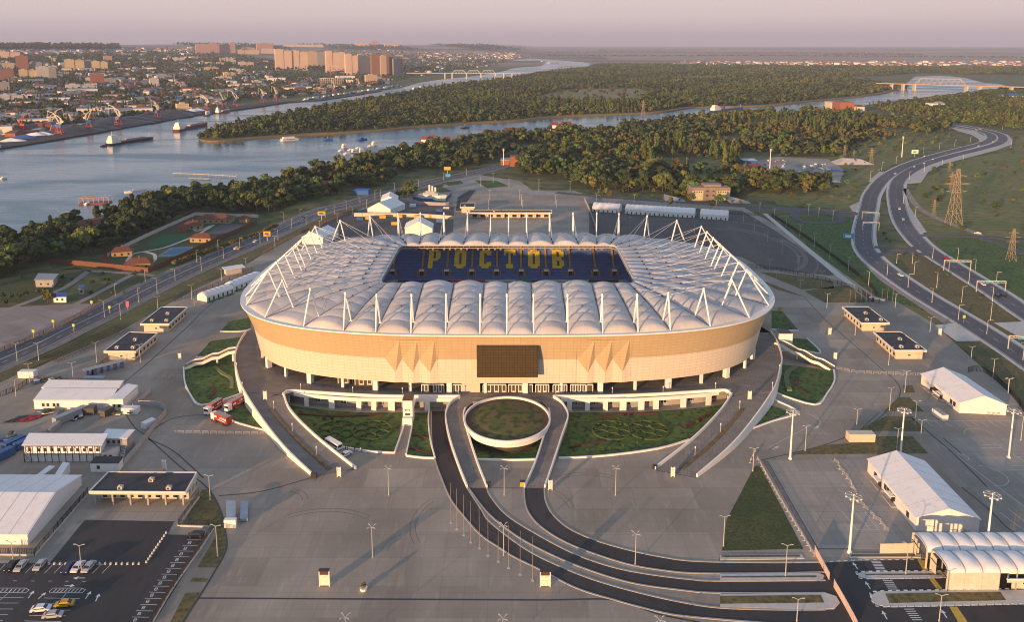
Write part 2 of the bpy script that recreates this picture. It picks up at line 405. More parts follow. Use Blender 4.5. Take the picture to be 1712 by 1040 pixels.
river = MAIN_FAR+[(860, 113)]+[(857, 127)]+ISL_FAR[::-1][1:]+ISL_NEAR+[(1500, 146), (1515, 139), (1530, 127.5), (1580, 126), (1615, 130), (1640, 137), (1672, 140), (1690, 146), (1660, 150)]+SHORE[::-1]
sheet('river', river, 0.12, M_WATER)
sheet('river', [(845, 118), (862, 113), (905, 110), (912, 105), (900, 100.5), (860, 101), (840, 98), (890, 97), (975, 103.5), (1002, 108.5), (943, 114), (900, 119), (857, 127)], 0.10, M_WATER)
M_REED = mat('reeds', (0.24, 0.145, 0.05), 0.95, scale=0.02, col2=(0.13, 0.115, 0.035), vec='World', bump=0.4)
def band(name, pts, w_, z, m, kind):
    pl = smooth_poly([P(*q) for q in pts], 6); return strip(name, pl, 5, w_, z, m, kind)
rb = band('reeds', [(348, 234)]+ISL_NEAR, 11, 2.4, M_REED, 'stuff'); rb['label'] = 'rusty yellow reed bed along the near shore of the wooded island'; rb['category'] = 'reeds'
M_MEAD = layered(mat('meadow', (0.105, 0.145, 0.03), 0.95, scale=0.02, col2=(0.22, 0.185, 0.06), vec='World', bump=0.3), lambda t, s: mixc(t, noise(t, 0.25, 6, 0.5, 1, lo=0.44, hi=0.66), s, (0.085, 0.10, 0.028)))
sheet('meadow', [(1512, 350), (1538, 304), (1600, 270), (1695, 250), (1700, 225), (1900, 245), (1900, 430), (1712, 398), (1550, 393)], 0.04, M_MEAD)
sheet('meadow', [(1180, 262), (1300, 262), (1400, 262), (1450, 240), (1560, 222), (1600, 228), (1470, 285), (1450, 330), (1440, 350), (1300, 342), (1290, 330), (1240, 325), (1120, 318), (1110, 300)], 0.042, M_MEAD)
# ---------------------------------------------------------------- far fields and clearings
M_FIELD = mat('pale_field', (0.27, 0.19, 0.13), 0.95, scale=0.004, col2=(0.34, 0.24, 0.17), vec='World')
M_FIELD2 = mat('green_field', (0.17, 0.155, 0.06), 0.95, scale=0.01, col2=(0.26, 0.21, 0.09), vec='World')
for z_, m_, pts in [(0.5, M_FIELD, [(1000, 92), (1340, 90), (1712, 93), (2100, 95), (2100, 103), (1700, 104), (1300, 101), (1020, 98)]),
               (0.6, M_FIELD2, [(880, 163), (950, 147), (1060, 145), (1090, 152), (1065, 168), (960, 169)]), (0.6, M_FIELD2, [(1130, 127), (1210, 124), (1210, 130), (1130, 131)]),
               (0.5, M_FIELD, [(1100, 84.6), (1500, 84.2), (1712, 85), (1712, 87), (1300, 87.2)])]:
    sheet('field', pts, z_, m_)
# ---------------------------------------------------------------- the big paved ground round the stadium
plaza = [(-330, 1100), (-330, 700), (-40, 640), (40, 625), (100, 598), (190, 560), (270, 515), (330, 482), (400, 450), (440, 425), (500, 392), (560, 365), (640, 337), (700, 326), (770, 318), (960, 318), (985, 330), (1240, 345), (1290, 372), (1400, 450), (1470, 500), (1500, 505), (1560, 540), (1712, 680), (1900, 820), (2100, 1100)]
sheet('paved_ground', plaza, 0.10, M_PLAZA)
def lay(name, z, m, *polys):
    for q in polys: sheet(name, q, z, m)
lay('paved_ground', 0.08, M_BRICKPAVE, [(-200, 600), (-100, 560), (0, 515), (100, 509), (170, 508), (185, 511), (150, 530), (60, 570), (0, 588), (-120, 640)])
# left side strips beside the embankment road
lay('lawn', 0.13, M_DRY, [(0, 640), (-60, 660), (-60, 640), (0, 612), (98, 597), (60, 612)])
lay('lawn', 0.07, M_DRY, [(196, 531), (240, 505), (300, 475), (380, 440), (450, 402), (520, 372), (600, 342), (640, 334), (600, 352), (520, 385), (440, 425), (360, 462), (280, 500), (230, 522)])
lay('lawn', 0.09, M_LUSH, [(190, 525), (240, 498), (310, 468), (400, 428), (470, 392), (462, 392), (390, 424), (300, 463), (232, 494), (200, 512)])
lay('lawn', 0.06, M_LAWN, [(0, 470), (60, 452), (130, 448), (150, 452), (110, 492), (50, 507), (0, 507)], [(125, 507), (185, 470), (140, 452), (165, 452), (222, 456), (205, 470), (150, 500), (132, 507)], [(135, 505), (225, 459), (275, 462), (235, 486), (165, 508)], [(80, 440), (88, 450), (150, 450), (320, 442), (420, 398), (455, 370), (380, 356), (320, 358), (240, 405), (180, 430)])
lay('lawn', 0.066, M_DRY, [(258, 460), (320, 447), (420, 402), (468, 380), (470, 386), (400, 420), (300, 461), (270, 470)])
# road on the left bank
LROAD = smooth_poly([P(*q) for q in [(-160, 672), (-60, 628), (0, 602), (60, 576), (100, 556), (134, 540), (176, 520), (251, 481), (325, 447), (402, 414), (430, 402), (530, 356), (585, 341), (631, 328), (664, 320), (740, 300), (797, 288), (850, 274), (900, 262)]], 6)
strip('pavement', LROAD, 11.5, 12.5, 0.16, M_PAVE)
strip('road', LROAD, 8.2, 8.2, 0.20, M_ROAD)
mk = MB()
for d in (0.12, -0.12): dashes(mk, LROAD, d*1.5, 0.16, 9999, 0, 0.215)
for d in (3.9, -3.9): dashes(mk, LROAD, d, 0.16, 3, 7, 0.215)
for d in (7.6, -7.6): dashes(mk, LROAD, d, 0.16, 9999, 0, 0.215)
# highways on the right
HW = smooth_poly([P(*q) for q in [(1860, 690), (1760, 632), (1690, 585), (1615, 537), (1540, 492), (1477, 448), (1450, 422), (1443, 400), (1445, 375), (1452, 345), (1459, 322), (1480, 297), (1515, 277), (1565, 260), (1615, 247), (1645, 239), (1658, 231), (1652, 223), (1627, 216), (1590, 210), (1542, 203), (1505, 195), (1460, 191)]], 8)
HE = smooth_poly([P(*q) for q in [(1860, 620), (1770, 560), (1710, 521), (1665, 490), (1615, 459), (1552, 419), (1528, 397), (1510, 372), (1501, 345), (1498, 317), (1507, 297), (1540, 277), (1590, 261), (1640, 248.5), (1668, 240), (1677, 231), (1668, 223), (1640, 215.5), (1600, 208), (1550, 200), (1512, 193)]], 8)
for pl, dz in ((HW, 0), (HE, .01)):
    strip('pavement', pl, 8.0, 8.8, 0.14+dz, M_CONC); strip('road', pl, 6.3, 6.3, 0.185+dz, M_ROAD)
    for d in (5.8, -5.8): dashes(mk, pl, d, 0.18, 9999, 0, 0.21)
    for d in (0, ): dashes(mk, pl, d, 0.16, 4, 8, 0.21)
M_SLOPE = mat('embankment_concrete', (0.46, 0.42, 0.38), 0.9, 0.12, scale=0.2, vec='World')
def dike(pts, z):
    mb = MB(); w_ = [P(*q) for q in pts]; mb.prism(w_, 0, z); o = mb.build('embankment', M_SLOPE); o['kind'] = 'structure'
dike([(1684, 224), (1693, 233), (1692, 241), (1665, 251), (1615, 264), (1577, 274), (1552, 287), (1540, 305), (1516, 307), (1513, 298), (1545, 281), (1592, 265), (1645, 252), (1674, 243), (1684, 232)], 0.18)
dike([(1507, 338), (1520, 345), (1549, 388), (1533, 389), (1515, 366)], 0.18)
dike([(1585, 211.5), (1600, 218), (1625, 225), (1637, 233), (1636, 238), (1645, 235), (1648, 228), (1630, 219)], 0.18)
dike([(1420, 345), (1442, 335), (1441, 353), (1425, 353)], 0.18); dike([(1452, 303), (1470, 287), (1480, 288), (1462, 303)], 0.18)
lay('lawn', 0.05, M_DRY, [(1446, 470), (1520, 450), (1500, 425), (1520, 415), (1545, 420), (1712, 530), (1712, 610), (1600, 530)])
lay('lawn', 0.055, M_LUSH, [(1390, 440), (1440, 440), (1420, 362), (1310, 362), (1300, 366), (1400, 450), (1500, 505), (1605, 540), (1530, 490), (1465, 452)])
lay('lawn', 0.06, M_LUSH, [(1560, 402), (1640, 398), (1712, 415), (1712, 500), (1640, 455), (1590, 430)])
lay('pavement', 0.09, M_BRICKPAVE, [(1425, 380), (1436, 366), (1440, 362), (1432, 400), (1440, 425), (1480, 465), (1540, 505), (1650, 575), (1760, 650), (1755, 662), (1640, 583), (1530, 508), (1470, 468), (1432, 428)])
lay('pavement', 0.12, M_CONC, [(1562, 544), (1606, 540), (1650, 570), (1600, 571)], [(1662, 540), (1712, 538), (1900, 600), (1750, 590)])
RA = smooth_poly([P(*q) for q in [(930, 322), (985, 327), (1060, 333), (1240, 345), (1330, 350), (1400, 356), (1440, 358)]], 6)
strip('road', RA, 5, 5, 0.17, M_ROAD)
for d in (4.6, -4.6): dashes(mk, RA, d, 0.16, 9999, 0, 0.185)
for pts in ([(1462, 413), (1490, 416), (1520, 417), (1545, 412)], [(1460, 428), (1480, 425), (1520, 424), (1560, 428), (1580, 440)], [(1530, 394), (1600, 394), (1660, 397), (1712, 403), (1900, 420)], [(1640, 398), (1680, 410), (1712, 425)], [(1335, 352), (1328, 362), (1345, 371), (1380, 373), (1405, 370), (1405, 363), (1380, 357)]):
    strip('road', smooth_poly([P(*q) for q in pts], 6), 3.4, 3.4, 0.22, M_ROAD)
TRK = smooth_poly([P(*q) for q in [(1514, 315), (1522, 330), (1540, 350), (1575, 368), (1620, 385), (1640, 394)]], 6); strip('path', TRK, 2.6, 2.6, 0.15, M_BRICKPAVE)
# asphalt lots behind the stadium
lay('asphalt_lot', 0.14, M_LOT, [(985, 340), (1240, 352), (1295, 385), (1400, 458), (1390, 461), (1280, 450), (1240, 430), (1040, 400), (985, 395)])
lay('asphalt_lot', 0.14, M_LOT, [(560, 360), (665, 338), (760, 345), (755, 420), (600, 420), (520, 390)])
lay('asphalt_lot', 0.16, M_ASPH, [(765, 330), (785, 318), (795, 318), (770, 352), (762, 352)])
lay('lawn', 0.13, M_LUSH, [(740, 305), (770, 302), (775, 307), (750, 311)], [(793, 301), (830, 302), (851, 311), (815, 315)])
lay('paved_ground', 0.11, M_PLAZA2, [(740, 312), (752, 298), (800, 292), (870, 303), (890, 318), (930, 321), (975, 322), (960, 328), (760, 322)])
lay('lawn', 0.12, M_DRY, [(1270, 455), (1310, 458), (1392, 470), (1395, 482), (1340, 484)], [(1345, 487), (1400, 478), (1420, 478), (1446, 500), (1448, 506), (1378, 506)], [(1262, 465), (1290, 475), (1343, 496), (1300, 485)])
lay('kerb', 0.15, M_CONC, [(1275, 357), (1282, 357), (1402, 455), (1440, 485), (1432, 486), (1397, 461)])
# lower left parking
lay('paved_ground', 0.13, M_PLAZA2, [(168, 868), (185, 838), (305, 838), (330, 830), (292, 873), (142, 871)], [(142, 871), (84, 943), (-60, 948), (-60, 940), (62, 937), (135, 868)])
lay('asphalt_lot', 0.15, M_ASPH, [(142, 870.5), (291, 873), (280, 895), (345, 897), (350, 893), (240, 1070), (-200, 1090), (-200, 945), (83, 943)])
lay('lawn', 0.12, M_DRY, [(338, 820), (352, 819), (367, 850), (377, 890), (378, 915), (365, 950), (330, 950), (360, 898), (362, 880), (305, 880), (308, 873)], [(322, 967), (348, 968), (346, 974), (318, 974)], [(310, 993), (334, 992), (330, 1002), (300, 1060), (275, 1060)])
# right yards
lay('paved_ground', 0.13, M_PLAZA2, [(1282, 771), (1450, 768), (1500, 800), (1700, 900), (1700, 915), (1368, 920)], [(1545, 735), (1640, 730), (1712, 735), (1900, 760), (1990, 900), (1700, 900)])
lay('pavement', 0.14, M_PAVE, [(1275, 771), (1282, 771), (1370, 921), (1360, 921)])
lay('lawn', 0.16, M_LAWN, [(1262, 780), (1270, 780), (1343, 919), (1207, 922), (1215, 870)])
lay('lawn', 0.16, M_DRY, [(1325, 761), (1375, 745), (1455, 741), (1460, 731), (1525, 730), (1552, 759)], [(1434, 721), (1480, 697), (1525, 697), (1545, 722)], [(1478, 688), (1503, 665), (1520, 665), (1545, 689)], [(1510, 646), (1525, 645), (1530, 657), (1512, 658)])
lay('lawn', 0.13, M_DRY, [(1594, 572), (1648, 570), (1712, 610), (1712, 680), (1660, 620)])
# asphalt roads sweeping out of the garage
RDA = [(721, 688), (722, 740), (727, 769), (737, 798), (753, 835), (775, 864), (804, 896), (833, 916), (860, 933), (907, 956), (964, 985), (1028, 1005), (1108, 1026), (1166, 1034), (1290, 1044), (1400, 1050)]
MLO = [(781, 817), (804, 852), (820, 875), (878, 919), (935, 948), (993, 971), (1062, 991), (1137, 1008), (1204, 1018), (1300, 1021), (1380, 1021)]
MUP = [(783, 816.5), (812, 855), (849, 887), (892, 914), (964, 947), (1051, 975), (1137, 988), (1204, 993), (1380, 993)]
RBU = [(814, 816.5), (820, 831), (849, 864), (907, 900), (964, 929), (1022, 949), (1080, 961), (1152, 970), (1204, 973), (1380, 972)]
RCL = [(876, 817), (879, 847), (892, 870), (915, 890), (950, 910), (993, 927), (1051, 945), (1108, 955), (1166, 960), (1290, 960), (1380, 958)]
RCU = [(910, 817), (912, 838), (924, 861), (950, 884), (993, 904), (1051, 921), (1108, 933), (1166, 940), (1290, 942), (1380, 941)]
def spl(q): return smooth_poly([P(*a) for a in q], 6)
def between(name, a, b, z, m):
    A, B = spl(a), spl(b); mb = MB(); mb.prism(A+B[::-1], 0.0, z); o = mb.build(name, m); o['kind'] = 'structure'
between('road', RDA, [(745, 688), (748, 720), (765, 785), (781, 817)]+MLO[1:]+[(1400, 1022)], 0.125, M_ASPH)
between('road', MUP, RBU, 0.125, M_ASPH); between('road', RCL, RCU, 0.125, M_ASPH)
for q in (RDA, MLO, MUP, RBU, RCL, RCU):
    strip('kerb', spl(q), 0.22, 0.22, 0.24, M_KERB)
lay('road', 0.13, M_ASPH, [(1375, 942), (1530, 936), (1600, 936), (1800, 936), (1900, 1090), (1380, 1090), (1395, 1021), (1380, 993)])
lay('road', 0.128, M_ASPH, [(1370, 940), (1380, 940), (1380, 961), (1370, 961)], [(1370, 972), (1385, 972), (1390, 993), (1372, 994)])
def island(pts, grass, striped=False, gm=None):
    o = sheet('kerb', pts, 0.27, M_CONC if not striped else M_CONC); sheet('lawn', grass, 0.31, gm or M_DRY)
    if striped:
        pl = spl(pts+[pts[0]]); mb = MB(); dashes(mb, pl, 0, 0.5, 1.0, 1.0, 0.30); q = mb.build('kerb', M_MARK); q['kind'] = 'structure'
        mb = MB(); dashes(mb, pl[1:], 0, 0.5, 1.0, 1.0, 0.285); q = mb.build('kerb', M_DARK); q['kind'] = 'structure'
island([(1204, 962), (1290, 961), (1370, 960), (1378, 965), (1375, 970), (1360, 973), (1204, 972.5)], [(1206, 966), (1365, 964.5), (1365, 967.5), (1206, 968)])
island([(1204, 996), (1380, 993), (1398, 999), (1404, 1010), (1396, 1019), (1375, 1021), (1204, 1017)], [(1204, 999), (1372, 997), (1378, 1010), (1204, 1012)])
island([(1432, 961), (1445, 958), (1570, 957), (1585, 960), (1585, 967), (1560, 968.5), (1450, 970), (1436, 966)], [(1445, 962), (1570, 961), (1575, 963.5), (1448, 964)], True)
island([(1456, 998), (1466, 991), (1570, 989), (1760, 988), (1760, 1012), (1712, 1012), (1490, 1017), (1465, 1013), (1457, 1005)], [(1480, 995), (1570, 993), (1672, 992), (1682, 1006), (1590, 1008), (1487, 1011)], True)
island([(1420, 935), (1540, 934), (1540, 928), (1420, 927.5)], [(1422, 929), (1530, 929), (1530, 932), (1422, 932.5)])
island([(1204, 930), (1340, 929), (1345, 936), (1204, 938)], [(1206, 931), (1337, 930), (1338, 933), (1206, 934)])
pl = spl([(1375, 941.5), (1430, 938), (1500, 937), (1549, 936)]); dashes(mk, pl, 0, 0.4, 1.0, 1.0, 0.15)
# crosswalks, arrows, bays
def zebra(x0, y0, x1, y1, n, w_px, z=0.145, m=mk):
    for k in range(n):
        t = k/(n-1); cx = x0+(x1-x0)*t; cy = y0+(y1-y0)*t
        a, b = P(cx-w_px/2, cy-0.55), P(cx+w_px/2, cy-0.55); c, d = P(cx+w_px/2+0.3, cy+0.55), P(cx-w_px/2+0.3, cy+0.55)
        m.quad(*[Vector((q.x, q.y, z)) for q in (d, c, b, a)])
zebra(1464, 940, 1473, 955, 7, 16); zebra(1484, 972, 1494, 988, 6, 16); zebra(1520, 1020, 1533, 1038, 6, 17)
def stroke(m, pts, w_, z):
    pl = [P(*q) for q in pts]
    for a, b in zip(pl[:-1], pl[1:]):
        t = (b-a); t.normalize(); q = Vector((-t.y, t.x, 0))*w_/2; zz = Vector((0, 0, z)); m.quad(a-q+zz, b-q+zz, b+q+zz, a+q+zz)
def arrow(m, x, y, dx, dy, z, L=1.0):
    a = P(x, y); b = P(x+dx, y+dy); t = (b-a); ln = t.length; t.normalize(); n = Vector((-t.y, t.x, 0)); zz = Vector((0, 0, z))
    m.quad(a-n*0.12+zz, a+t*ln*0.6-n*0.12+zz, a+t*ln*0.6+n*0.12+zz, a+n*0.12+zz); m.quad(a+t*ln*0.6-n*0.6+zz, b+zz, b+zz, a+t*ln*0.6+n*0.6+zz)
for a in ((1434, 953, -8, -11), (1455, 986, -8, -12), (1483, 1037, -8, -14), (1583, 1035, -9, -14)):
    arrow(mk, *a, 0.145); stroke(mk, [(a[0], a[1]), (a[0]+a[2], a[1]+a[3])], 0.3, 0.15)
yl = MB()
for q in ([(1534, 938), (1546, 938), (1552, 956), (1544, 956)], [(1553, 969), (1562, 969), (1577, 988), (1567, 988)], [(1587, 1016), (1600, 1016), (1618, 1042), (1602, 1042)]):
    yl.quad(*[Vector((P(*a).x, P(*a).y, 0.147)) for a in q[::-1]])
Z = 0.165
for k in range(13):                                          # parking bays, left lot
    x = -22+k*16.05
    stroke(mk, [(x+15, 945), (x, 960)], 0.13, Z)
stroke(mk, [(82, 944.5), (176, 945.8)], 0.13, Z)
for k in range(14):
    x = 342-k*7.0; y = 904+k*9.3+k*k*0.05; stroke(mk, [(x-30, y), (x-2, y+0.4)], 0.13, Z)
    cx, cy = x-25, y+5; stroke(mk, [(cx-3, cy+2), (cx+1, cy+2), (cx+3, cy-2), (cx-1, cy-2), (cx-3, cy+2)], 0.16, Z); stroke(mk, [(cx-2, cy), (cx+2, cy)], 0.16, Z)
for yy in (1000.5, 1010, 1020, 1029.5, 1039): stroke(mk, [(-20, yy), (40-(yy-1000)*0.9, yy)], 0.13, Z); stroke(mk, [(74-(yy-1000)*0.85, yy+1), (134-(yy-1000)*0.8, yy+2)], 0.13, Z)
stroke(mk, [(112, 992), (82, 1030)], 0.13, Z); stroke(mk, [(20, 988), (-8, 1012)], 0.13, Z)
for x0, x1 in ((-20, 49), (83, 143)):
    stroke(mk, [(x0, 990), (x0+6, 985), (x1-6, 985), (x1, 988), (x1-6, 993), (x0, 992), (x0, 990)], 0.14, Z)
    for k in range(8): xx = x0+6+k*(x1-x0-12)/8; stroke(mk, [(xx, 992), (xx+6, 986)], 0.2, Z)
for a in ((47, 1002, 10, -13), (64, 1003, 13, -11), (143, 1003, 9, -13), (160, 1007, 6, -13), (142, 968, -20, 0), (108, 981, 17, 0)): arrow(mk, *a, Z)
for x in (25, 55, 84, 112, 140): stroke(mk, [(x-3, 972.8+0.3*x/50), (x+3, 972.8+0.3*x/50)], 0.14, Z)
# bays, pitches and lines on the right yards
for k in range(9): stroke(mk, [(1548+k*15, 705), (1560+k*15.5, 714)], 0.12, 0.15)
stroke(mk, [(1542, 705), (1690, 704)], 0.12, 0.15)
def arcpx(cx, cy, r, a0, a1, z, w_=0.12, n=18):
    c = P(cx, cy); pts = [c+Vector((math.cos(R(a0+(a1-a0)*k/n))*r, math.sin(R(a0+(a1-a0)*k/n))*r, 0)) for k in range(n+1)]
    for a, b in zip(pts[:-1], pts[1:]):
        t = b-a; t.normalize(); q = Vector((-t.y, t.x, 0))*w_/2; zz = Vector((0, 0, z)); mk.quad(a-q+zz, b-q+zz, b+q+zz, a+q+zz)
arcpx(1648, 796, 6.2, -100, 80, 0.15); arcpx(1640, 729, 5.2, 10, 170, 0.15); arcpx(1607, 765, 2.2, -90, 90, 0.15); arcpx(1342, 703, 6, -80, 60, 0.13, 0.18)
for q in ([(1575, 745), (1712, 848)], [(1660, 740), (1712, 772)], [(1700, 765), (1712, 765)], [(1445, 857), (1470, 888)], [(1446, 855), (1473, 886)], [(1430, 857), (1455, 887)], [(1408, 856), (1432, 887)], [(1432, 886.5), (1470, 886.5)], [(1672, 858), (1706, 884)], [(1685, 852), (1712, 872)], [(1280, 752), (1345, 718), (1352, 710)], [(1640, 745), (1675, 745)], [(1640, 750), (1675, 750)], [(1690, 780), (1712, 780)], [(1685, 786), (1712, 786)]): stroke(mk, q, 0.12, 0.152)
for a in ((1360, 718, 9, -4), (1292, 752, 10, -5)): arrow(mk, *a, 0.13)
ty = MB()
for cx, cy, rx_, ry_, a0, a1, w_ in ((150, 520, 42, 62, -60, 75, 3), (150, 520, 38, 56, -40, 88, 2), (148, 512, 48, 70, -50, 40, 1.2), (130, 575, 60, 34, 10, 120, 2.4)):
    q = [Vector((cx+rx_*math.cos(R(a0+(a1-a0)*k/30)), cy+ry_*math.sin(R(a0+(a1-a0)*k/30)), .145)) for k in range(31)]; ty.ribbon(offs(q, w_/2), offs(q, -w_/2))
for k in range(12):
    x, y = random.uniform(-75, 70), random.uniform(185, 265); a = random.uniform(0, 3.1); r_ = random.uniform(6, 26); q = [Vector((x+r_*math.cos(a+j*.09), y+r_*math.sin(a+j*.09), .112)) for j in range(14)]
    for d in (0, 1.6): ty.ribbon(offs(q, d+.09), offs(q, d-.09))
o = ty.build('tyre_marks', mat('tyre_rubber', (0.15, 0.128, 0.105), .8)); o['kind'] = 'structure'
o = mk.build('road_marking', M_MARK); o['kind'] = 'structure'
o = yl.build('road_marking', M_YEL); o['kind'] = 'structure'
# drain channels: the thin dark lines crossing the paving
dr = MB()
def drain(pts, w_=0.5, z=0.125): 
    pl = spl(pts); 
    for a, b in zip(pl[:-1], pl[1:]):
        t = (b-a); t.normalize(); q = Vector((-t.y, t.x, 0))*w_/2; zz = Vector((0, 0, z)); dr.quad(a-q+zz, b-q+zz, b+q+zz, a+q+zz)
drain([(332, 1001.5), (600, 1003), (900, 1004.5), (1025, 1004.5), (1100, 1028), (1170, 1042)])
drain([(200, 646), (250, 605), (310, 550), (340, 520), (372, 492)]); drain([(248, 733), (300, 780), (345, 815), (367, 850), (377, 890), (378, 920), (360, 955), (332, 1001), (300, 1050)], 0.5)
drain([(243, 728), (290, 700), (345, 694)]); drain([(248, 735), (290, 755), (340, 800)]); drain([(208, 690), (225, 715), (243, 728)]); drain([(366, 830), (440, 822), (523, 799), (568, 789), (595, 786)])
drain([(1343, 495), (1380, 535), (1460, 605), (1505, 650), (1480, 690), (1435, 722), (1370, 747), (1283, 768), (1275, 770)], 0.4)
drain([(1435, 722), (1470, 690)], 0.3); drain([(1525, 700), (1560, 730), (1600, 765), (1650, 815)], 0.6, 0.16); drain([(1576, 733), (1608, 760)], 0.5, 0.16); drain([(1608, 816), (1650, 850), (1690, 888), (1720, 900)], 0.5, 0.16)
drain([(816, 817), (876, 817)], 0.2); drain([(1095, 787), (1165, 800)], 0.25)
# dark joint round the right yard
drain([(1283, 772), (1368, 920)], 0.25, 0.16); drain([(1370, 919), (1420, 919)], 0.25, 0.16)
o = dr.build('drain_channel', M_DARK); o['kind'] = 'structure'
# ================================================================ STADIUM
CX, CY = -1.9, 359.3
ST = empty('stadium', (CX, CY, 0), label='large stadium with white scalloped membrane roof, ring of A-frame masts and golden panelled facade', cat='stadium')
ZRIM, ZIN, ZDECK = 29.5, 35.5, 5.0
A_, B_, NN = 116.3, 78.3, 3.1
def rimr(dx, dy, a=A_, b=B_):
    return 1.0/((abs(dx)/a)**NN+(abs(dy)/b)**NN)**(1/NN)
# A-frame apexes (plan), quarter symmetric; inner ends of the bay lines on the roof opening
apex = []
fx = [0, 10.0, 22.8, 35.8, 48.9]
cor = [(61.0, -70.3), (75.6, -65.0), (89.5, -54.0)]
sy_ = [-40.0, -28.0, -15.5, -3.2]
IW, IH = 55.0, 33.0
q1 = [((x, -72.3), (x if x < 40 else 45.0, -IH)) for x in fx]+[(cor[0], (51.5, -IH)), (cor[1], (54.2, -31.2)), (cor[2], (IW, -27.0))]+[((99.3, y), (IW, yi)) for y, yi in zip(sy_, (-21.5, -15.5, -9.0, -2.6))]
right = q1+[((a[0], -a[1]), (b[0], -b[1])) for a, b in q1[::-1]]
left = [((-a[0], a[1]), (-b[0], b[1])) for a, b in right[::-1]]
lines = right[:-1]+left[:-1]            # closed ring, front centre, counter-clockwise
NB = len(lines)
RIM = []; INN = []; APX = []
for a, b in lines:
    A = Vector((a[0], a[1], 0)); I = Vector((b[0], b[1], 0)); d = (A-I).normalized(); p = I.copy()
    while (abs(p.x)/A_)**NN+(abs(p.y)/B_)**NN < 1: p += d*0.05
    RIM.append(p-d*1.6); INN.append(I); APX.append(A)
def membrane_mat():
    m = bpy.data.materials.new('roof_membrane'); m.use_nodes = True; t = m.node_tree; b = t.nodes['Principled BSDF']
    b.inputs['Roughness'].default_value = 0.55; b.inputs['Subsurface Weight'].default_value = 0.0
    n = t.nodes.new('ShaderNodeTexNoise'); n.inputs['Scale'].default_value = 0.10; n.inputs['Detail'].default_value = 8; n.inputs['Distortion'].default_value = 0.6
    tc = t.nodes.new('ShaderNodeTexCoord'); t.links.new(tc.outputs['Object'], n.inputs['Vector'])
    cr = t.nodes.new('ShaderNodeValToRGB'); t.links.new(n.outputs[0], cr.inputs[0])
    cr.color_ramp.elements[0].position = 0.35; cr.color_ramp.elements[0].color = (0.72, 0.68, 0.65, 1)
    cr.color_ramp.elements[1].position = 0.6; cr.color_ramp.elements[1].color = (0.86, 0.82, 0.785, 1)
    uvn = t.nodes.new('ShaderNodeUVMap'); n2 = t.nodes.new('ShaderNodeTexNoise'); mp = t.nodes.new('ShaderNodeMapping'); mp.inputs['Scale'].default_value = (14, 1.2, 1)
    t.links.new(uvn.outputs[0], mp.inputs[0]); t.links.new(mp.outputs[0], n2.inputs[0]); n2.inputs['Scale'].default_value = 1.6; n2.inputs['Detail'].default_value = 4
    mr = t.nodes.new('ShaderNodeMapRange'); mr.inputs[1].default_value = 0.48; mr.inputs[2].default_value = 0.72; mr.inputs[4].default_value = 0.30; t.links.new(n2.outputs[0], mr.inputs[0])
    c = mixc(t, mr.outputs[0], cr.outputs[0], (0.52, 0.46, 0.42))
    br = bricks(t, 0.2, 10, 0.004, uv=True); k = t.nodes.new('ShaderNodeMath'); k.operation = 'MULTIPLY'; k.inputs[1].default_value = 0.16; t.links.new(br.outputs['Fac'], k.inputs[0])
    c = mixc(t, k.outputs[0], c, (0.45, 0.42, 0.42))
    t.links.new(c, b.inputs['Base Color'])
    tr = t.nodes.new('ShaderNodeBsdfTranslucent'); t.links.new(c, tr.inputs[0]); ms = t.nodes.new('ShaderNodeMixShader'); ms.inputs[0].default_value = 0.38
    t.links.new(b.outputs[0], ms.inputs[1]); t.links.new(tr.outputs[0], ms.inputs[2]); t.links.new(ms.outputs[0], t.nodes['Material Output'].inputs[0]); return m
M_MEMB = membrane_mat()
NS, NT, SEG = 98, 14, 7
CORN = set(i for i in range(NB) if abs(INN[i].x) > 53.5 and abs(APX[i].x) > 80)
def roof_z(s): return ZRIM+(ZIN-ZRIM)*s+0.9*math.sin(math.pi*s)
for i in range(NB):
    j = (i+1) % NB; v = []; f = []; uv = []
    flat = abs(RIM[i].y+RIM[j].y)/2 > 60 and abs(INN[i].x-INN[j].x) > 7
    for a in range(NS+1):
        s = a/NS; L = RIM[i].lerp(INN[i], s); Q = RIM[j].lerp(INN[j], s); wd = (L-Q).length
        side = abs((RIM[i]+RIM[j]).x)/2 > 96 or (i in CORN); amp = min(1.5, 0.13*wd) if side else min(2.35, 0.175*wd)
        seg = s*SEG; fr = seg-math.floor(seg)
        arch = math.sin(math.pi*min(1, max(0, fr)))**0.6
        ends = min(1, s/0.035)**0.5*min(1, (1-s)/0.02)**0.5 if 0 < s < 1 else 0
        vz = amp*(0.80+0.20*arch)*ends
        for b in range(NT+1):
            t = b/NT; p = L.lerp(Q, t); prof = math.sin(math.pi*t)**0.72 if 0 < t < 1 else 0
            v.append((p.x, p.y, roof_z(s)+vz*prof)); uv.append((t+i*1.0, s*4))
    for a in range(NS):
        for b in range(NT):
            k = a*(NT+1)+b; f.append((k, k+1, k+NT+2, k+NT+1))
    me = bpy.data.meshes.new('roof_panel'); me.from_pydata(v, [], f); me.materials.append(M_MEMB)
    ul = me.uv_layers.new(name='UVMap')
    for pl_ in me.polygons:
        for li, vi in zip(pl_.loop_indices, pl_.vertices): ul.data[li].uv = uv[vi]
    me.polygons.foreach_set('use_smooth', [True]*len(f)); me.update()
    o = bpy.data.objects.new('roof_panel', me); COL.objects.link(o); o.parent = ST
# gutters between the bays, tie wires over the membrane
M_GUT = mat('gutter', (0.16, 0.15, 0.15), 0.7)
for i in range(NB):
    g = MB()
    for k in range(12):
        s0, s1 = k/12, (k+1)/12
        a = RIM[i].lerp(INN[i], s0); b = RIM[i].lerp(INN[i], s1)
        g.bar((a.x, a.y, roof_z(s0)+0.12), (b.x, b.y, roof_z(s1)+0.12), 0.45, 0.25)
    g.build('gutter', M_GUT, ST)
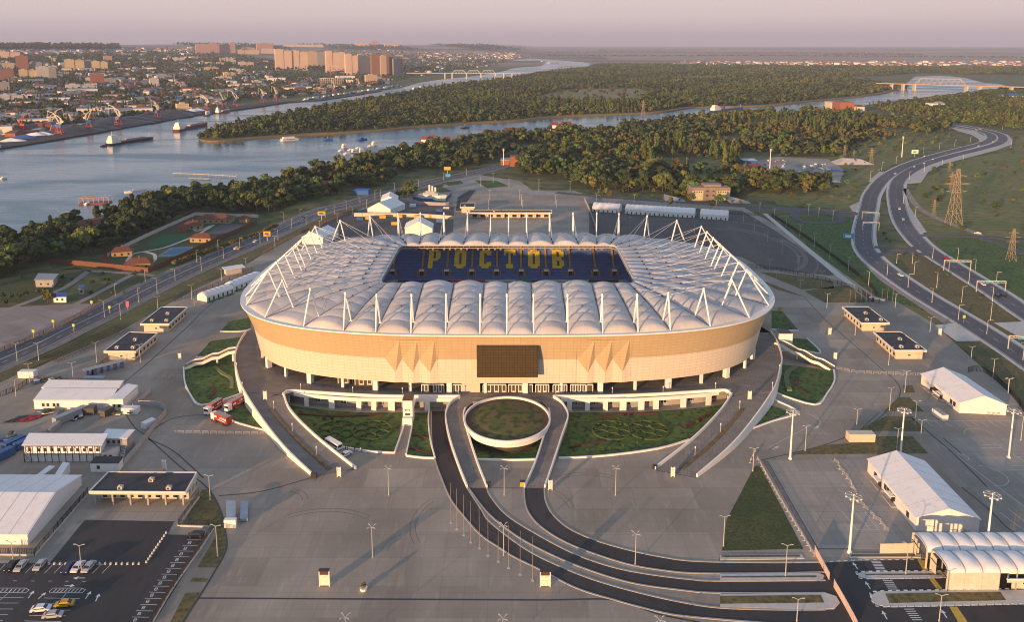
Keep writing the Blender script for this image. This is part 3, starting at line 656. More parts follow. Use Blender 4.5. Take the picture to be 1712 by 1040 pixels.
# inner ring beam
ring = MB()
for i in range(NB):
    j = (i+1) % NB; a, b = INN[i], INN[j]
    na = Vector((a.x, a.y, 0)).normalized()
    ring.bar((a.x, a.y, ZIN-0.1), (b.x, b.y, ZIN-0.1), 0.9, 0.7); ring.bar((a.x*0.995, a.y*0.99, ZIN-1.5), (b.x*0.995, b.y*0.99, ZIN-1.5), 0.35, 0.35, m=1)
    for k in range(4):
        p = a.lerp(b, k/4); ring.bar((p.x, p.y, ZIN-0.4), (p.x*0.995, p.y*0.99, ZIN-1.5), 0.12, m=1)
ring.build('ring_beam', [M_CONC, M_GREYC], ST)
M_FLOOD = mat('floodlight_housing', (0.30, 0.22, 0.10), 0.4)
for sy, y0 in ((1, IH), (-1, -IH)):
    for k in range(36):
        if k % 6 == 5: continue
        x = -50+k*2.85; fl = MB(); fl.box(x, x+0.9, y0-sy*0.2-0.5, y0-sy*0.2+0.5, ZIN-2.5, ZIN-1.7); fl.box(x+0.35, x+0.55, y0-0.1, y0+0.1, ZIN-1.7, ZIN-1.3)
        fl.build('floodlight', M_FLOOD, ST)
# ---- masts
def mast(i):
    Rm, A, I = RIM[i], APX[i], INN[i]; d = (I-Rm).normalized(); zt = 43.5
    foot_o = Vector((Rm.x, Rm.y, ZRIM+0.2)); 
    dist = (A-Rm).length; s_in = (dist+4.0)/(I-Rm).length
    foot_i = Rm.lerp(I, s_in); foot_i.z = roof_z(s_in)+0.2
    top = Vector((A.x, A.y, zt))
    mb = MB()
    for ft in (foot_o, foot_i):
        m_ = ft.lerp(top, 0.5); mb.tube(ft, m_, 0.25, 0.38, 8); mb.tube(m_, top, 0.38, 0.26, 8)
    mb.tube(top-Vector((0, 0, 0.6)), top+Vector((0, 0, 0.5)), 0.5, 0.3, 8); mb.tube(top, top+Vector((0, 0, 2.2)), 0.05, 0.03, 4, m=1)
    mb.box(foot_i.x-0.5, foot_i.x+0.5, foot_i.y-0.5, foot_i.y+0.5, foot_i.z-0.4, foot_i.z+0.3)
    o = mb.build('mast', [M_PAINT, M_DARK], ST, smooth=False)
    for s_ in (0.52, 0.86):
        s2 = s_in+(1-s_in)*s_
        if s_ > 0.7: s2 = min(0.9, s_in+(1-s_in)*0.80)
        e = Rm.lerp(I, s2); e.z = roof_z(s2)+0.5
        c = MB(); c.tube(top, e, 0.062, 0.062, 5); c.box(e.x-0.3, e.x+0.3, e.y-0.3, e.y+0.3, e.z-0.4, e.z+0.25, m=1); c.build('cable', [M_PAINT, M_DARK], o)
for i in range(NB): mast(i)
# thin stabilising wires criss-crossing each bay
wi = MB()
for i in range(NB):
    j = (i+1) % NB
    for (s0, s1) in ((0.20, 0.55), (0.55, 0.20)):
        a = RIM[i].lerp(INN[i], s0); b = RIM[j].lerp(INN[j], s1); wd = (a-b).length; pts = []
        for k in range(9):
            t = k/8; s = s0+(s1-s0)*t; p = a.lerp(b, t); L = RIM[i].lerp(INN[i], s); Q = RIM[j].lerp(INN[j], s)
            am = min(1.5 if i in CORN or abs(APX[i].x) > 96 else 2.35, 0.175*(L-Q).length); pts.append(Vector((p.x, p.y, roof_z(s)+am*1.02*math.sin(math.pi*t)**0.72 if 0 < t < 1 else roof_z(s)+0.3))+Vector((0, 0, 0.12)))
        for p, q in zip(pts[:-1], pts[1:]): wi.bar(p, q, 0.05)
    c = (RIM[i].lerp(INN[i], 0.375)+RIM[j].lerp(INN[j], 0.375))/2; am = min(2.3, 0.17*(RIM[i].lerp(INN[i], 0.375)-RIM[j].lerp(INN[j], 0.375)).length)
    wi.tube((c.x, c.y, roof_z(.375)+am), (c.x, c.y, roof_z(.375)+am+0.45), 0.35, 0.35, 6)
wi.build('tie_wires', M_GUT, ST)
# ---- facade
def facade_mat(nm, c1_, c2_):
    m = bpy.data.materials.new(nm); m.use_nodes = True; t = m.node_tree; b = t.nodes['Principled BSDF']
    b.inputs['Roughness'].default_value = 0.42
    n = t.nodes.new('ShaderNodeTexNoise'); n.inputs['Scale'].default_value = 0.08; n.inputs['Detail'].default_value = 5
    tc = t.nodes.new('ShaderNodeTexCoord'); t.links.new(tc.outputs['Object'], n.inputs['Vector'])
    cr = t.nodes.new('ShaderNodeValToRGB'); t.links.new(n.outputs[0], cr.inputs[0])
    cr.color_ramp.elements[0].color = (*c1_, 1); cr.color_ramp.elements[1].color = (*c2_, 1)
    c = cr.outputs[0]
    b1 = bricks(t, 2.5, 1.24, 0.07, uv=True)
    c = mixc(t, 0.03, c, b1.outputs['Color'], 'OVERLAY')
    k = t.nodes.new('ShaderNodeMath'); k.operation = 'MULTIPLY'; k.inputs[1].default_value = 0.34; t.links.new(b1.outputs['Fac'], k.inputs[0])
    c = mixc(t, k.outputs[0], c, (0.22, 0.16, 0.10))
    mp = t.nodes.new('ShaderNodeMapping'); mp.inputs['Scale'].default_value = (0.8, 0.06, 1); uvn = t.nodes.new('ShaderNodeUVMap'); n3 = t.nodes.new('ShaderNodeTexNoise')
    t.links.new(uvn.outputs[0], mp.inputs[0]); t.links.new(mp.outputs[0], n3.inputs[0]); n3.inputs['Detail'].default_value = 5
    mr = t.nodes.new('ShaderNodeMapRange'); mr.inputs[1].default_value = 0.52; mr.inputs[2].default_value = 0.75; mr.inputs[4].default_value = 0.22; t.links.new(n3.outputs[0], mr.inputs[0])
    c = mixc(t, mr.outputs[0], c, (0.42, 0.36, 0.28))
    t.links.new(c, b.inputs['Base Color']); return m
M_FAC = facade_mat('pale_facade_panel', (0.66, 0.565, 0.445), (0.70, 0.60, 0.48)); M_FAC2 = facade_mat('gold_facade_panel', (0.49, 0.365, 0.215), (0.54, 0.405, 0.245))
def superpts(n, a, b):
    raw = []
    for k in range(2000):
        th = 2*math.pi*k/2000-math.pi/2; r = rimr(math.cos(th), math.sin(th), a, b); raw.append(Vector((r*math.cos(th), r*math.sin(th), 0)))
    L = [0]
    for p, q in zip(raw, raw[1:]+raw[:1]): L.append(L[-1]+(q-p).length)
    out = []; k = 0; S = []
    for j in range(n):
        tgt = L[-1]*j/n
        while L[k+1] < tgt: k += 1
        u = (tgt-L[k])/(L[k+1]-L[k]); out.append(raw[k].lerp(raw[(k+1) % 2000], u)); S.append(tgt)
    S.append(L[-1]); return out, S
NP = 480
rim, SS = superpts(NP, A_, B_)
nrm = []
for k in range(NP):
    t = (rim[(k+1) % NP]-rim[k-1]).normalized(); nrm.append(Vector((t.y, -t.x, 0)))
def inset_mid(n): return 3.0+1.6*abs(n.x)**1.6
def inset_bot(n): return 4.0+2.6*abs(n.x)**1.6
ZMID, ZBOT = 19.0, 9.1
def fcurve(u, n):  # u 0 rim -> 1 bottom ; returns inset,z
    if u < 0.5:
        q = u/0.5; return inset_mid(n)*(q**0.85), ZRIM+(ZMID-ZRIM)*q
    q = (u-0.5)/0.5; return inset_mid(n)+(inset_bot(n)-inset_mid(n))*q, ZMID+(ZBOT-ZMID)*q
foldsL = [(P(x, 603, ZMID).x-CX) for x in (641.5, 671.0, 700.3, 729.8)]
foldsR = [(P(x, 603, ZMID).x-CX) for x in (966.0, 995.5, 1025.0, 1054.5)]
LEV = [0, 0.045, 0.09, 0.3, 0.5, 0.75, 1.0]
def in_fold(k):
    p, q = rim[k], rim[(k+1) % NP]
    if p.y > -50: return False
    return any(F[0] < p.x and q.x < F[3] and q.x > F[0] for F in (foldsL, foldsR)) or any(p.x < F[3] and q.x > F[0] for F in (foldsL, foldsR))
mb = MB()
for k in range(NP):
    j = (k+1) % NP
    if in_fold(k): continue
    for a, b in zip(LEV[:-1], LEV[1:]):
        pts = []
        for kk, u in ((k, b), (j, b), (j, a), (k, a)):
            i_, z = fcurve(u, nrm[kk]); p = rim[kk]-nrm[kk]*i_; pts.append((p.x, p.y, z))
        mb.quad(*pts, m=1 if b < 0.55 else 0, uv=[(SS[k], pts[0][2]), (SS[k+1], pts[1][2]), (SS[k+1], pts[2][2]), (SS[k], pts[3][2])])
# pleated parts of the front
def yrim(x):
    return -B_*(1-(abs(x)/A_)**NN)**(1/NN)
def fp(x, u, out=0.0):
    n = Vector((0, -1, 0)); i_, z = fcurve(u, n); return Vector((x, yrim(x)+i_-out, z))
for F, side in ((foldsL, 1), (foldsR, 1)):
    ks = [k for k in range(NP) if in_fold(k) and ((rim[k].x < 0) == (F[0] < 0))]
    xa = min(rim[k].x for k in ks); xb = max(rim[(k+1) % NP].x for k in ks)
    def Q(*p): mb.quad(*p, m=1 if sum(q.z for q in p)/len(p) > ZMID-0.9 else 0, uv=[(q.x, q.z) for q in p])
    zu = 0.10
    for (x0, x1) in zip(F[:-1], F[1:]):
        w_ = x1-x0; T0 = fp(x0-0.08*w_, zu) if x0 != F[0] else fp(x0, zu); T = fp(x0+0.92*w_, zu); C0 = fp(x0, 0.5); C1 = fp(x1, 0.5)
        D = fp(x0+0.6*w_, 0.5+0.5*0.55, 0.5); B0 = fp(x0, 1.0); BD = fp(x0+0.57*w_, 1.0, 0.5); B1 = fp(x1, 1.0)
        if x0 == F[0]: Q(C0, D, T); Q(C0, T, T0)
        else: Q(C0, D, T); Q(C0, T, T0)
        Q(D, C1, T)                                 # shaded facet
        Q(B0, BD, D, C0); Q(BD, B1, C1, D)
    for x0, x1 in ((xa, F[0]), (F[3], xb)):
        if x1-x0 > 0.01: Q(fp(x0, 1), fp(x1, 1), fp(x1, .5), fp(x0, .5)); Q(fp(x0, .5), fp(x1, .5), fp(x1, zu), fp(x0, zu))
    Q(fp(xb, .5), fp(xb, zu), fp(F[3]-0.08*(F[3]-F[2]), zu)) if False else None
    Q(fp(F[3], .5), fp(F[3], zu), fp(F[3]-0.08*(F[3]-F[2]), zu))
    Q(fp(xa, zu), fp(xb, zu), fp(xb, 0), fp(xa, 0))
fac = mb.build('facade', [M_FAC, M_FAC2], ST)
# soffit under the facade
mb = MB(); mb2 = MB()
inner = []
for k in range(NP):
    p = rim[k]-nrm[k]*(inset_bot(nrm[k])); q = rim[k]-nrm[k]*(inset_bot(nrm[k])+12); inner.append(q)
for k in range(0, NP):
    j = (k+1) % NP; a = rim[k]-nrm[k]*inset_bot(nrm[k]); b = rim[j]-nrm[j]*inset_bot(nrm[j])
    mb.quad((a.x, a.y, ZBOT+0.02), (b.x, b.y, ZBOT+0.02), (inner[j].x, inner[j].y, ZBOT+0.02), (inner[k].x, inner[k].y, ZBOT+0.02))
mb.build('soffit', M_CONC, ST)
# rim gutter (flat white walkway outside the membrane)
mb = MB()
for k in range(NP):
    j = (k+1) % NP
    w1 = 1.6+2.6*abs(nrm[k].x)**2; w2 = 1.6+2.6*abs(nrm[j].x)**2
    a, b = rim[k]+nrm[k]*0.25, rim[j]+nrm[j]*0.25; c, d = rim[j]-nrm[j]*w2, rim[k]-nrm[k]*w1
    mb.quad((a.x, a.y, ZRIM+0.25), (b.x, b.y, ZRIM+0.25), (c.x, c.y, ZRIM+0.1), (d.x, d.y, ZRIM+0.1))
    mb.quad((a.x, a.y, ZRIM-0.25), (b.x, b.y, ZRIM-0.25), (b.x, b.y, ZRIM+0.25), (a.x, a.y, ZRIM+0.25))
mb.build('roof_edge', M_WHITE, ST)
# inner wall at deck level, with glazed entrances at the front
mb = MB()
for k in range(NP):
    j = (k+1) % NP; a, b = inner[k], inner[j]
    L = (b-a).length
    mb.quad((a.x, a.y, ZDECK-5), (b.x, b.y, ZDECK-5), (b.x, b.y, ZBOT+8), (a.x, a.y, ZBOT+8), uv=[(SS[k], 0), (SS[k+1], 0), (SS[k+1], 5), (SS[k], 5)])
mb.build('inner_wall', M_GREYC, ST)
M_WARMGL = mat('warm_lobby_glass', (0.10, 0.085, 0.05), 0.12)
def entrance(x0, x1, frames, solid=False, y=-73.3):
    mb = MB(); mb.box(x0, x1, y, y+0.3, ZDECK, ZBOT+0.01, m=0 if not solid else 2)
    if not solid:
        n = max(1, int((x1-x0)/frames))
        for k in range(n+1):
            x = x0+(x1-x0)*k/n; mb.box(x-0.13, x+0.13, y-0.14, y, ZDECK, ZDECK+3.0, m=1)
        mb.box(x0, x1, y-0.1, y-0.001, ZDECK+2.85, ZDECK+3.2, m=1); mb.box(x0, x1, y-0.1, y-0.001, ZDECK+4.2, ZDECK+4.5, m=1)
        for k in range(0, n): x = x0+(x1-x0)*(k+0.5)/n; mb.box(x-(x1-x0)/n*0.32, x+(x1-x0)/n*0.32, y-0.07, y-0.002, ZDECK+0.05, ZDECK+0.5, m=1) if k % 2 else None
    o = mb.build('entrance_doors', [M_WARMGL, M_WHITE, M_BEIGE], ST)
def exx(px): return P(px, 652, ZDECK).x-CX
for x0, x1, fr, so in ((706, 722, 1.0, 0), (722, 743, .9, 0), (749, 772, .9, 0), (772.5, 803, 1, 1), (808, 846, 1.3, 0), (850, 890, 1.3, 0), (895, 917, .9, 0), (924, 947, .9, 0), (953, 978, .9, 0), (980, 990, 1.2, 0), (560, 585, 1.5, 0), (590, 625, 1.5, 0)):
    xx0, xx1 = exx(x0), exx(x1)
    entrance(xx0, xx1, fr, bool(so), -73.3 if x0 > 650 else yrim((xx0+xx1)/2)+9)
# columns under the facade
colm = {}
for k in range(46):
    kk = int((k+0.5)*NP/46) % NP; n = nrm[kk]; p = rim[kk]-n*(inset_bot(n)+0.9)
    w_ = 1.9 if k % 2 == 0 else 1.0; dpt = 2.0 if k % 2 == 0 else 1.0
    c = MB(); c.box(-w_/2, w_/2, -dpt/2, dpt/2, 0, ZBOT-ZDECK+0.01); c.build('column', M_WHITE, ST, loc=(p.x, p.y, ZDECK), rz=math.atan2(n.y, n.x)+math.pi/2)
# big screen
x0, x1 = P(796, 600, 24).x-CX, P(900, 600, 24).x-CX
mb = MB(); yb = -B_+1.0
zt_, zb_ = ZY(579, CY-B_+0.6), ZY(629.5, CY-B_+0.6)
mb.box(x0, x1, yb-1.0, yb+2.5, zb_, zt_)
def scr():
    m = mat('screen_modules', (0.075, 0.05, 0.022), 0.35, 0.15, 0.8)
    def fn(t, s):
        b = bricks(t, 1.0, 1.0, 0.07, uv=True); k = t.nodes.new('ShaderNodeMath'); k.operation = 'MULTIPLY'; k.inputs[1].default_value = .8; t.links.new(b.outputs['Fac'], k.inputs[0]); return mixc(t, k.outputs[0], s, (0.012, 0.009, 0.006))
    return layered(m, fn)
M_SCR = scr()
o = MB(); o.box(x0-0.18, x1+0.18, yb-0.9, yb+2.4, zb_-0.2, zt_+0.2); so_ = o.build('screen_frame', M_DARK, ST)
mb.build('screen', M_SCR, so_)
# ---- deck
DK = ZDECK
def W(px, py, z=DK): return P(px, py, z)
front_l = [(475, 661), (482, 656.5), (500, 656), (540, 659), (600, 663), (660, 665), (700, 665), (769, 665)]
front_r = [(925, 665), (1000, 665), (1040, 664), (1100, 661), (1150, 658), (1200, 655), (1215, 655), (1222, 661)]
def ramp_outer_l(): return [(393, 598), (396, 622), (408, 655), (436, 700), (475, 750), (523, 797)]
ol = [W(*q) for q in [(393, 598), (396, 622), (406, 650)]]
deck = [W(*q) for q in [(405, 655), (396, 622), (393, 598), (400, 575), (412, 556)]]
back = []
for k in range(NP):
    n = nrm[k]; p = rim[k]+n*(3.0-8*max(0, abs(n.x))**1.6*0.0); q = Vector((p.x+CX, p.y+CY, 0)); back.append(q)
bk = [q for q in back if q.y > 352]
bk.sort(key=lambda q: math.atan2(q.y-CY+1e-6, q.x-CX))   # right to left over the back
bk = [q for q in bk if q.y > 356]
right_side = [W(*q) for q in [(1288, 556), (1300, 575), (1307, 600), (1303, 622), (1293, 655)]]
poly = [W(*q) for q in front_l]+[W(*q) for q in front_r]+[W(1222, 661)]+right_side[::-1]+bk+deck[::-1]
# remove accidental duplicates
pp = []
for q in poly:
    if not pp or (q-pp[-1]).length > 0.3: pp.append(q)
off = Vector((CX, CY, 0))
mb = MB(); mb.prism([q-off for q in pp], DK-1.3, DK); mb.build('deck', M_PAVE, ST)
def parapet(name, pts, h=1.0, th=0.45, zb=None, close=False, par=ST, m=None, nsub=6):
    """low wall along world points (z = surface height); zb: how far down its face goes"""
    pl = smooth_poly(pts, nsub); a = offs(pl, th/2); b = offs(pl, -th/2); mb = MB()
    o_ = off if par == ST else Vector((0, 0, 0))
    for k in range(len(pl)-1):
        zb0 = pl[k].z-0.3 if zb is None else zb; zb1 = pl[k+1].z-0.3 if zb is None else zb
        A0, A1, B0, B1 = a[k]-o_, a[k+1]-o_, b[k]-o_, b[k+1]-o_
        z0, z1 = pl[k].z+h, pl[k+1].z+h
        mb.quad((A0.x, A0.y, z0), (A1.x, A1.y, z1), (B1.x, B1.y, z1), (B0.x, B0.y, z0))
        mb.quad((A0.x, A0.y, zb0), (A1.x, A1.y, zb1), (A1.x, A1.y, z1), (A0.x, A0.y, z0))
        mb.quad((B1.x, B1.y, zb1), (B0.x, B0.y, zb0), (B0.x, B0.y, z0), (B1.x, B1.y, z1))
    for k, s_ in ((0, 1), (-1, -1)):
        A0, B0 = a[k]-o_, b[k]-o_; z0 = pl[k].z+h; zz = pl[k].z-0.3 if zb is None else zb
        mb.quad((A0.x, A0.y, zz), (A0.x, A0.y, z0), (B0.x, B0.y, z0), (B0.x, B0.y, zz))
    return mb.build(name, m or M_WHITE, par)
def sloped(pxs, z0=DK, z1=0.15, hold=0):
    """photo points of an edge that falls from z0 to z1 (length parameter), placed on their true heights"""
    pts = [P(a, b, z0) for a, b in pxs]; d = [0]
    for p, q in zip(pts[:-1], pts[1:]): d.append(d[-1]+(q-p).length)
    out = []
    for (a, b), s_ in zip(pxs, d):
        u = s_/d[-1]; u = max(0, (u-hold)/(1-hold)); z = z0+(z1-z0)*u; out.append(P(a, b, z))
    return out
def ramp(outer, inner_, name='ramp'):
    A = smooth_poly(outer, 5); Bq = smooth_poly(inner_, 5)
    n = 24
    def res(pl, n):
        d = [0]
        for p, q in zip(pl[:-1], pl[1:]): d.append(d[-1]+(q-p).length)
        o_ = []; k = 0
        for i in range(n+1):
            t = d[-1]*i/n
            while k < len(pl)-2 and d[k+1] < t: k += 1
            o_.append(pl[k].lerp(pl[k+1], (t-d[k])/max(1e-6, d[k+1]-d[k])))
        return o_
    A, Bq = res(A, n), res(Bq, n); mb = MB()
    for k in range(n):
        q = [A[k]-off, Bq[k]-off, Bq[k+1]-off, A[k+1]-off]
        mb.quad(*[(p.x, p.y, p.z-0.02) for p in q])
        mb.quad((q[0].x, q[0].y, 0), (q[0].x, q[0].y, q[0].z-.02), (q[3].x, q[3].y, q[3].z-.02), (q[3].x, q[3].y, 0))
        mb.quad((q[1].x, q[1].y, 0), (q[2].x, q[2].y, 0), (q[2].x, q[2].y, q[2].z-.02), (q[1].x, q[1].y, q[1].z-.02))
    return mb.build(name, M_PAVE, ST), A, Bq
oL = sloped([(406, 652), (436, 700), (475, 750), (523, 797)]); iL = sloped([(475, 663), (487, 690), (530, 733), (595, 785)])
_, aL, bL = ramp(oL, iL)
oR = sloped([(1294, 652), (1262, 700), (1222, 748), (1165, 798)]); iR = sloped([(1222, 663), (1203, 690), (1160, 734), (1095, 785)])
_, aR, bR = ramp(oR, iR)
parapet('parapet', [W(412, 556), W(400, 575), W(393, 598), W(396, 622)]+oL, 1.1, 0.5, zb=0)
parapet('parapet', iL[::-1]+[W(474, 661), W(480, 657), W(492, 655.5), W(520, 657.5), W(600, 662.5), W(660, 664.5), W(769, 664.8)], 1.0, 0.5)
parapet('parapet', [W(1288, 556), W(1300, 575), W(1307, 600), W(1303, 622)]+oR, 1.1, 0.5, zb=0)
parapet('parapet', iR[::-1]+[W(1222, 661), W(1217, 656), W(1205, 654.5), W(1150, 658), W(1090, 661.5), W(1000, 664.5), W(925, 664.8)], 1.0, 0.5)
# planted median strips on the ramps
for A, Bq in ((aL, bL), (aR, bR)):
    for k in range(5, 23, 1):
        a, b = A[k], A[k+1]; c, d = Bq[k], Bq[k+1]
        t0 = 0.43; t1 = 0.54
        mb = MB(); q = [a.lerp(c, t0)-off, a.lerp(c, t1)-off, b.lerp(d, t1)-off, b.lerp(d, t0)-off]
        mb.quad(*[(p.x, p.y, p.z+0.18) for p in q]); 
        for u, v_ in ((0, 1), (1, 2), (2, 3), (3, 0)): mb.quad((q[u].x, q[u].y, q[u].z-.1), (q[v_].x, q[v_].y, q[v_].z-.1), (q[v_].x, q[v_].y, q[v_].z+.18), (q[u].x, q[u].y, q[u].z+.18))
        mb.build('planting_bed', M_DRY if k % 2 else M_REDB if False else mat('sedum_mat', (0.16, 0.095, 0.05), 0.95, 0.25, 1.2), ST)
# ---- curved footbridges either side of the round garden
wl_o = sloped([(769, 665), (756, 673), (748, 684), (745, 700), (752, 735), (765, 775), (781, 816)]); wl_i = sloped([(810, 664), (790, 673), (778, 685), (775, 699), (785, 735), (798, 775), (814, 816)])
wr_i = sloped([(890, 664), (906, 672), (917, 686), (919, 699), (908, 735), (895, 775), (877, 816)]); wr_o = sloped([(925, 665), (938, 674), (947, 688), (949, 702), (938, 735), (925, 775), (911, 816)])
for o_, i_ in ((wl_o, wl_i), (wr_o, wr_i)):
    ramp(o_, i_, 'footbridge'); parapet('parapet', o_, 1.0, 0.45); parapet('parapet', i_[2:], 1.0, 0.45)
# fill between the bridges at deck height up to the ring
mb = MB(); rc = Vector((-1.7, 264.0, 0)); rx, ry = 15.4, 17.2
arc = [rc+Vector((math.cos(R(a))*(rx+0.1), math.sin(R(a))*(ry+0.1), 0)) for a in range(130, 49, -8)]
fill = [wl_o[0], W(769, 660), W(925, 660), wr_o[0], wr_i[0], wr_i[1]]+arc[::-1]+[wl_i[1], wl_i[0]]
mb.prism([q-off for q in fill], DK-1.3, DK-0.01); mb.build('deck', M_PAVE, ST)
# round garden drum
rg = MB(); n = 72
def el(k, r1, r2, z): a = 2*math.pi*k/n; return (rc.x-CX+math.cos(a)*r1, rc.y-CY+math.sin(a)*r2, z)
for k in range(n):
    rg.quad(el(k, rx, ry, 4.6), el(k+1, rx, ry, 4.6), el(k+1, rx, ry, 5.7), el(k, rx, ry, 5.7)); rg.quad(el(k, rx, ry, 5.7), el(k+1, rx, ry, 5.7), el(k+1, rx-.6, ry-.6, 5.7), el(k, rx-.6, ry-.6, 5.7)); rg.quad(el(k+1, rx-.6, ry-.6, 3), el(k, rx-.6, ry-.6, 3), el(k, rx-.6, ry-.6, 5.7), el(k+1, rx-.6, ry-.6, 5.7))
    rg.quad(el(k, rx, ry, 4.6), el(k, rx-2.5, ry-2.5, 4.3), el(k+1, rx-2.5, ry-2.5, 4.3), el(k+1, rx, ry, 4.6), m=1); rg.quad(el(k, rx-2.5, ry-2.5, 4.3), el(k, rx-3, ry-3, 0), el(k+1, rx-3, ry-3, 0), el(k+1, rx-2.5, ry-2.5, 4.3), m=1)
rgo = rg.build('garden_drum', [M_WHITE, mat('mossy_wall', (.05, .06, .03), .9)], ST)  # undercut colour holds the shade beneath the rim and the green mound
tp = MB(); tp.v = []; 
M_SOIL = mat('brown_soil', (0.085, 0.055, 0.04), 0.95, 0.2, 0.8)
for k in range(n):
    tp.quad(el(k, rx-.6, ry-.6, 4.9), el(k+1, rx-.6, ry-.6, 4.9), el(k+1, rx-2.6, ry-2.8, 5.0), el(k, rx-2.6, ry-2.8, 5.0), m=1)
    for r0, r1, z0, z1 in ((1, .75, 5.0, 5.35), (.75, .5, 5.35, 5.6), (.5, .25, 5.6, 5.7)):
        tp.quad(el(k, (rx-2.6)*r0, (ry-2.8)*r0, z0), el(k+1, (rx-2.6)*r0, (ry-2.8)*r0, z0), el(k+1, (rx-2.6)*r1, (ry-2.8)*r1, z1), el(k, (rx-2.6)*r1, (ry-2.8)*r1, z1))
    tp.quad(el(k, (rx-2.6)*.25, (ry-2.8)*.25, 5.7), el(k+1, (rx-2.6)*.25, (ry-2.8)*.25, 5.7), (rc.x-CX, rc.y-CY, 5.7))
M_RLAWN = layered(mat('garden_lawn', (0.065, 0.105, 0.022), 0.95, scale=0.16, col2=(0.17, 0.12, 0.05), vec='World', bump=0.4), lambda t, s: mixc(t, noise(t, 0.35, 5, lo=0.48, hi=0.6), s, (0.045, 0.06, 0.015)))
tp.build('garden_lawn', [M_RLAWN, M_SOIL], rgo, smooth=True)
# ---- garage level wall under the deck edge with bays
def under_wall(pxs, openings, zt=DK-0.0, flip=1):
    """piers and head wall following the deck edge; openings in photo x"""
    pl = [P(a, b, 0) for a, b in pxs]
    def at(px):
        for (a, A), (b, B) in zip(zip(pxs, pl), list(zip(pxs, pl))[1:]):
            if a[0] <= px <= b[0]: return A.lerp(B, (px-a[0])/(b[0]-a[0]))
        return pl[0] if px < pxs[0][0] else pl[-1]
    mb = MB(); cuts = [pxs[0][0]]
    for o0, o1 in openings: cuts += [o0, o1]
    cuts.append(pxs[-1][0])
    up = Vector((0, 0, 1))
    def wall(p, q, z0, z1, d0=0, d1=0.6, m=0):
        t = (q-p).normalized(); nn = Vector((-t.y, t.x, 0)); a = p-off; b = q-off
        mb.hexa([(a+nn*d0)[:2], (b+nn*d0)[:2], (b+nn*d1)[:2], (a+nn*d1)[:2]], z0, z1, m)
    xs = sorted(set([pxs[0][0], pxs[-1][0]]+[c for c in cuts]+[q[0] for q in pxs]))
    for xa, xb in zip(xs[:-1], xs[1:]):
        mid = (xa+xb)/2; p, q = at(xa), at(xb); op = any(o0 < mid < o1 for o0, o1 in openings)
        wall(p, q, 3.7, DK+0.02)
        if not op: wall(p, q, 0, 3.7)
    mb.build('garage_wall', M_WHITE, ST)
    mb = MB()
    for xa, xb in zip(xs[:-1], xs[1:]):
        p, q = at(xa), at(xb); wall(p, q, 0, 3.7, 3.0, 3.2)
    mb.build('garage_back_wall', M_GREYC, ST)
    for o0, o1 in openings:
        if o1-o0 < 14 or (o0 > 700 and o0 < 740): continue
        p, q = at(o0+2), at(o1-2); t = (q-p).normalized(); nn = Vector((-t.y, t.x, 0)); L = (q-p).length
        f_ = MB(); a = p-off
        M4 = Matrix.Translation(a+nn*2.6) @ Matrix.Rotation(math.atan2(t.y, t.x), 4, 'Z')
        f_.box(L*0.15, L*0.45, 0, 0.3, 1.2, 2.9, M=M4); f_.box(L*0.15+0.12, L*0.3-.05, -0.04, 0, 1.32, 2.78, 1, M=M4); f_.box(L*0.3+.05, L*0.45-.12, -0.04, 0, 1.32, 2.78, 1, M=M4)
        f_.build('window', [M_WHITE, M_GLASS], ST)
under_wall([(478, 673), (500, 679), (560, 684.5), (600, 687), (650, 687.5), (769, 687.5)], [(483, 509), (516, 550), (559, 596), (604, 621), (629, 649), (660, 674), (691, 710), (719, 753)])
under_wall([(938, 687.5), (1000, 687.5), (1060, 687.5), (1120, 684), (1180, 679), (1222, 672)], [(940, 948), (956, 978), (986, 1008), (1016, 1036), (1047, 1067), (1077, 1092), (1101, 1138), (1147, 1181), (1189, 1217)])
# lift tower with its walkway
lt = MB(); p0 = P(674, 710, 0)-off; p1 = P(690, 710, 0)-off
lt.box(p0.x, p1.x, p0.y, p0.y+5.5, 0, 9.2); lt.box(p0.x-.1, p1.x+.1, p0.y-.1, p0.y+5.6, 9.2, 9.6, m=1); lt.box(p0.x, p1.x, p0.y-1.6, p0.y, 0, 3.2)
lt.box(p0.x+.8, p1.x-.8, p0.y-0.06, p0.y, 3.6, 4.3, m=1)
lt.box(p0.x, p1.x, p0.y+5.5, P(680, 665, DK).y-CY+0.5, DK-.8, DK)
tw = lt.build('lift_tower', [M_WHITE, M_DARK], ST)
M_BLUE = mat('blue_paint', (0.03, 0.09, 0.30), 0.5); M_RED = mat('red_paint', (0.55, 0.04, 0.03), 0.45)
sg = MB(); xc = (p0.x+p1.x)/2; sg.box(xc-1.0, xc-.4, p0.y-.06, p0.y-.01, 5.3, 5.9, m=0); sg.box(xc-.25, xc+.25, p0.y-.06, p0.y-.01, 5.35, 5.95, m=1); sg.box(xc+.4, xc+.9, p0.y-.06, p0.y-.01, 5.3, 5.8, m=2)
sg.build('sign', [M_BLUE, M_YEL, M_RED], tw)
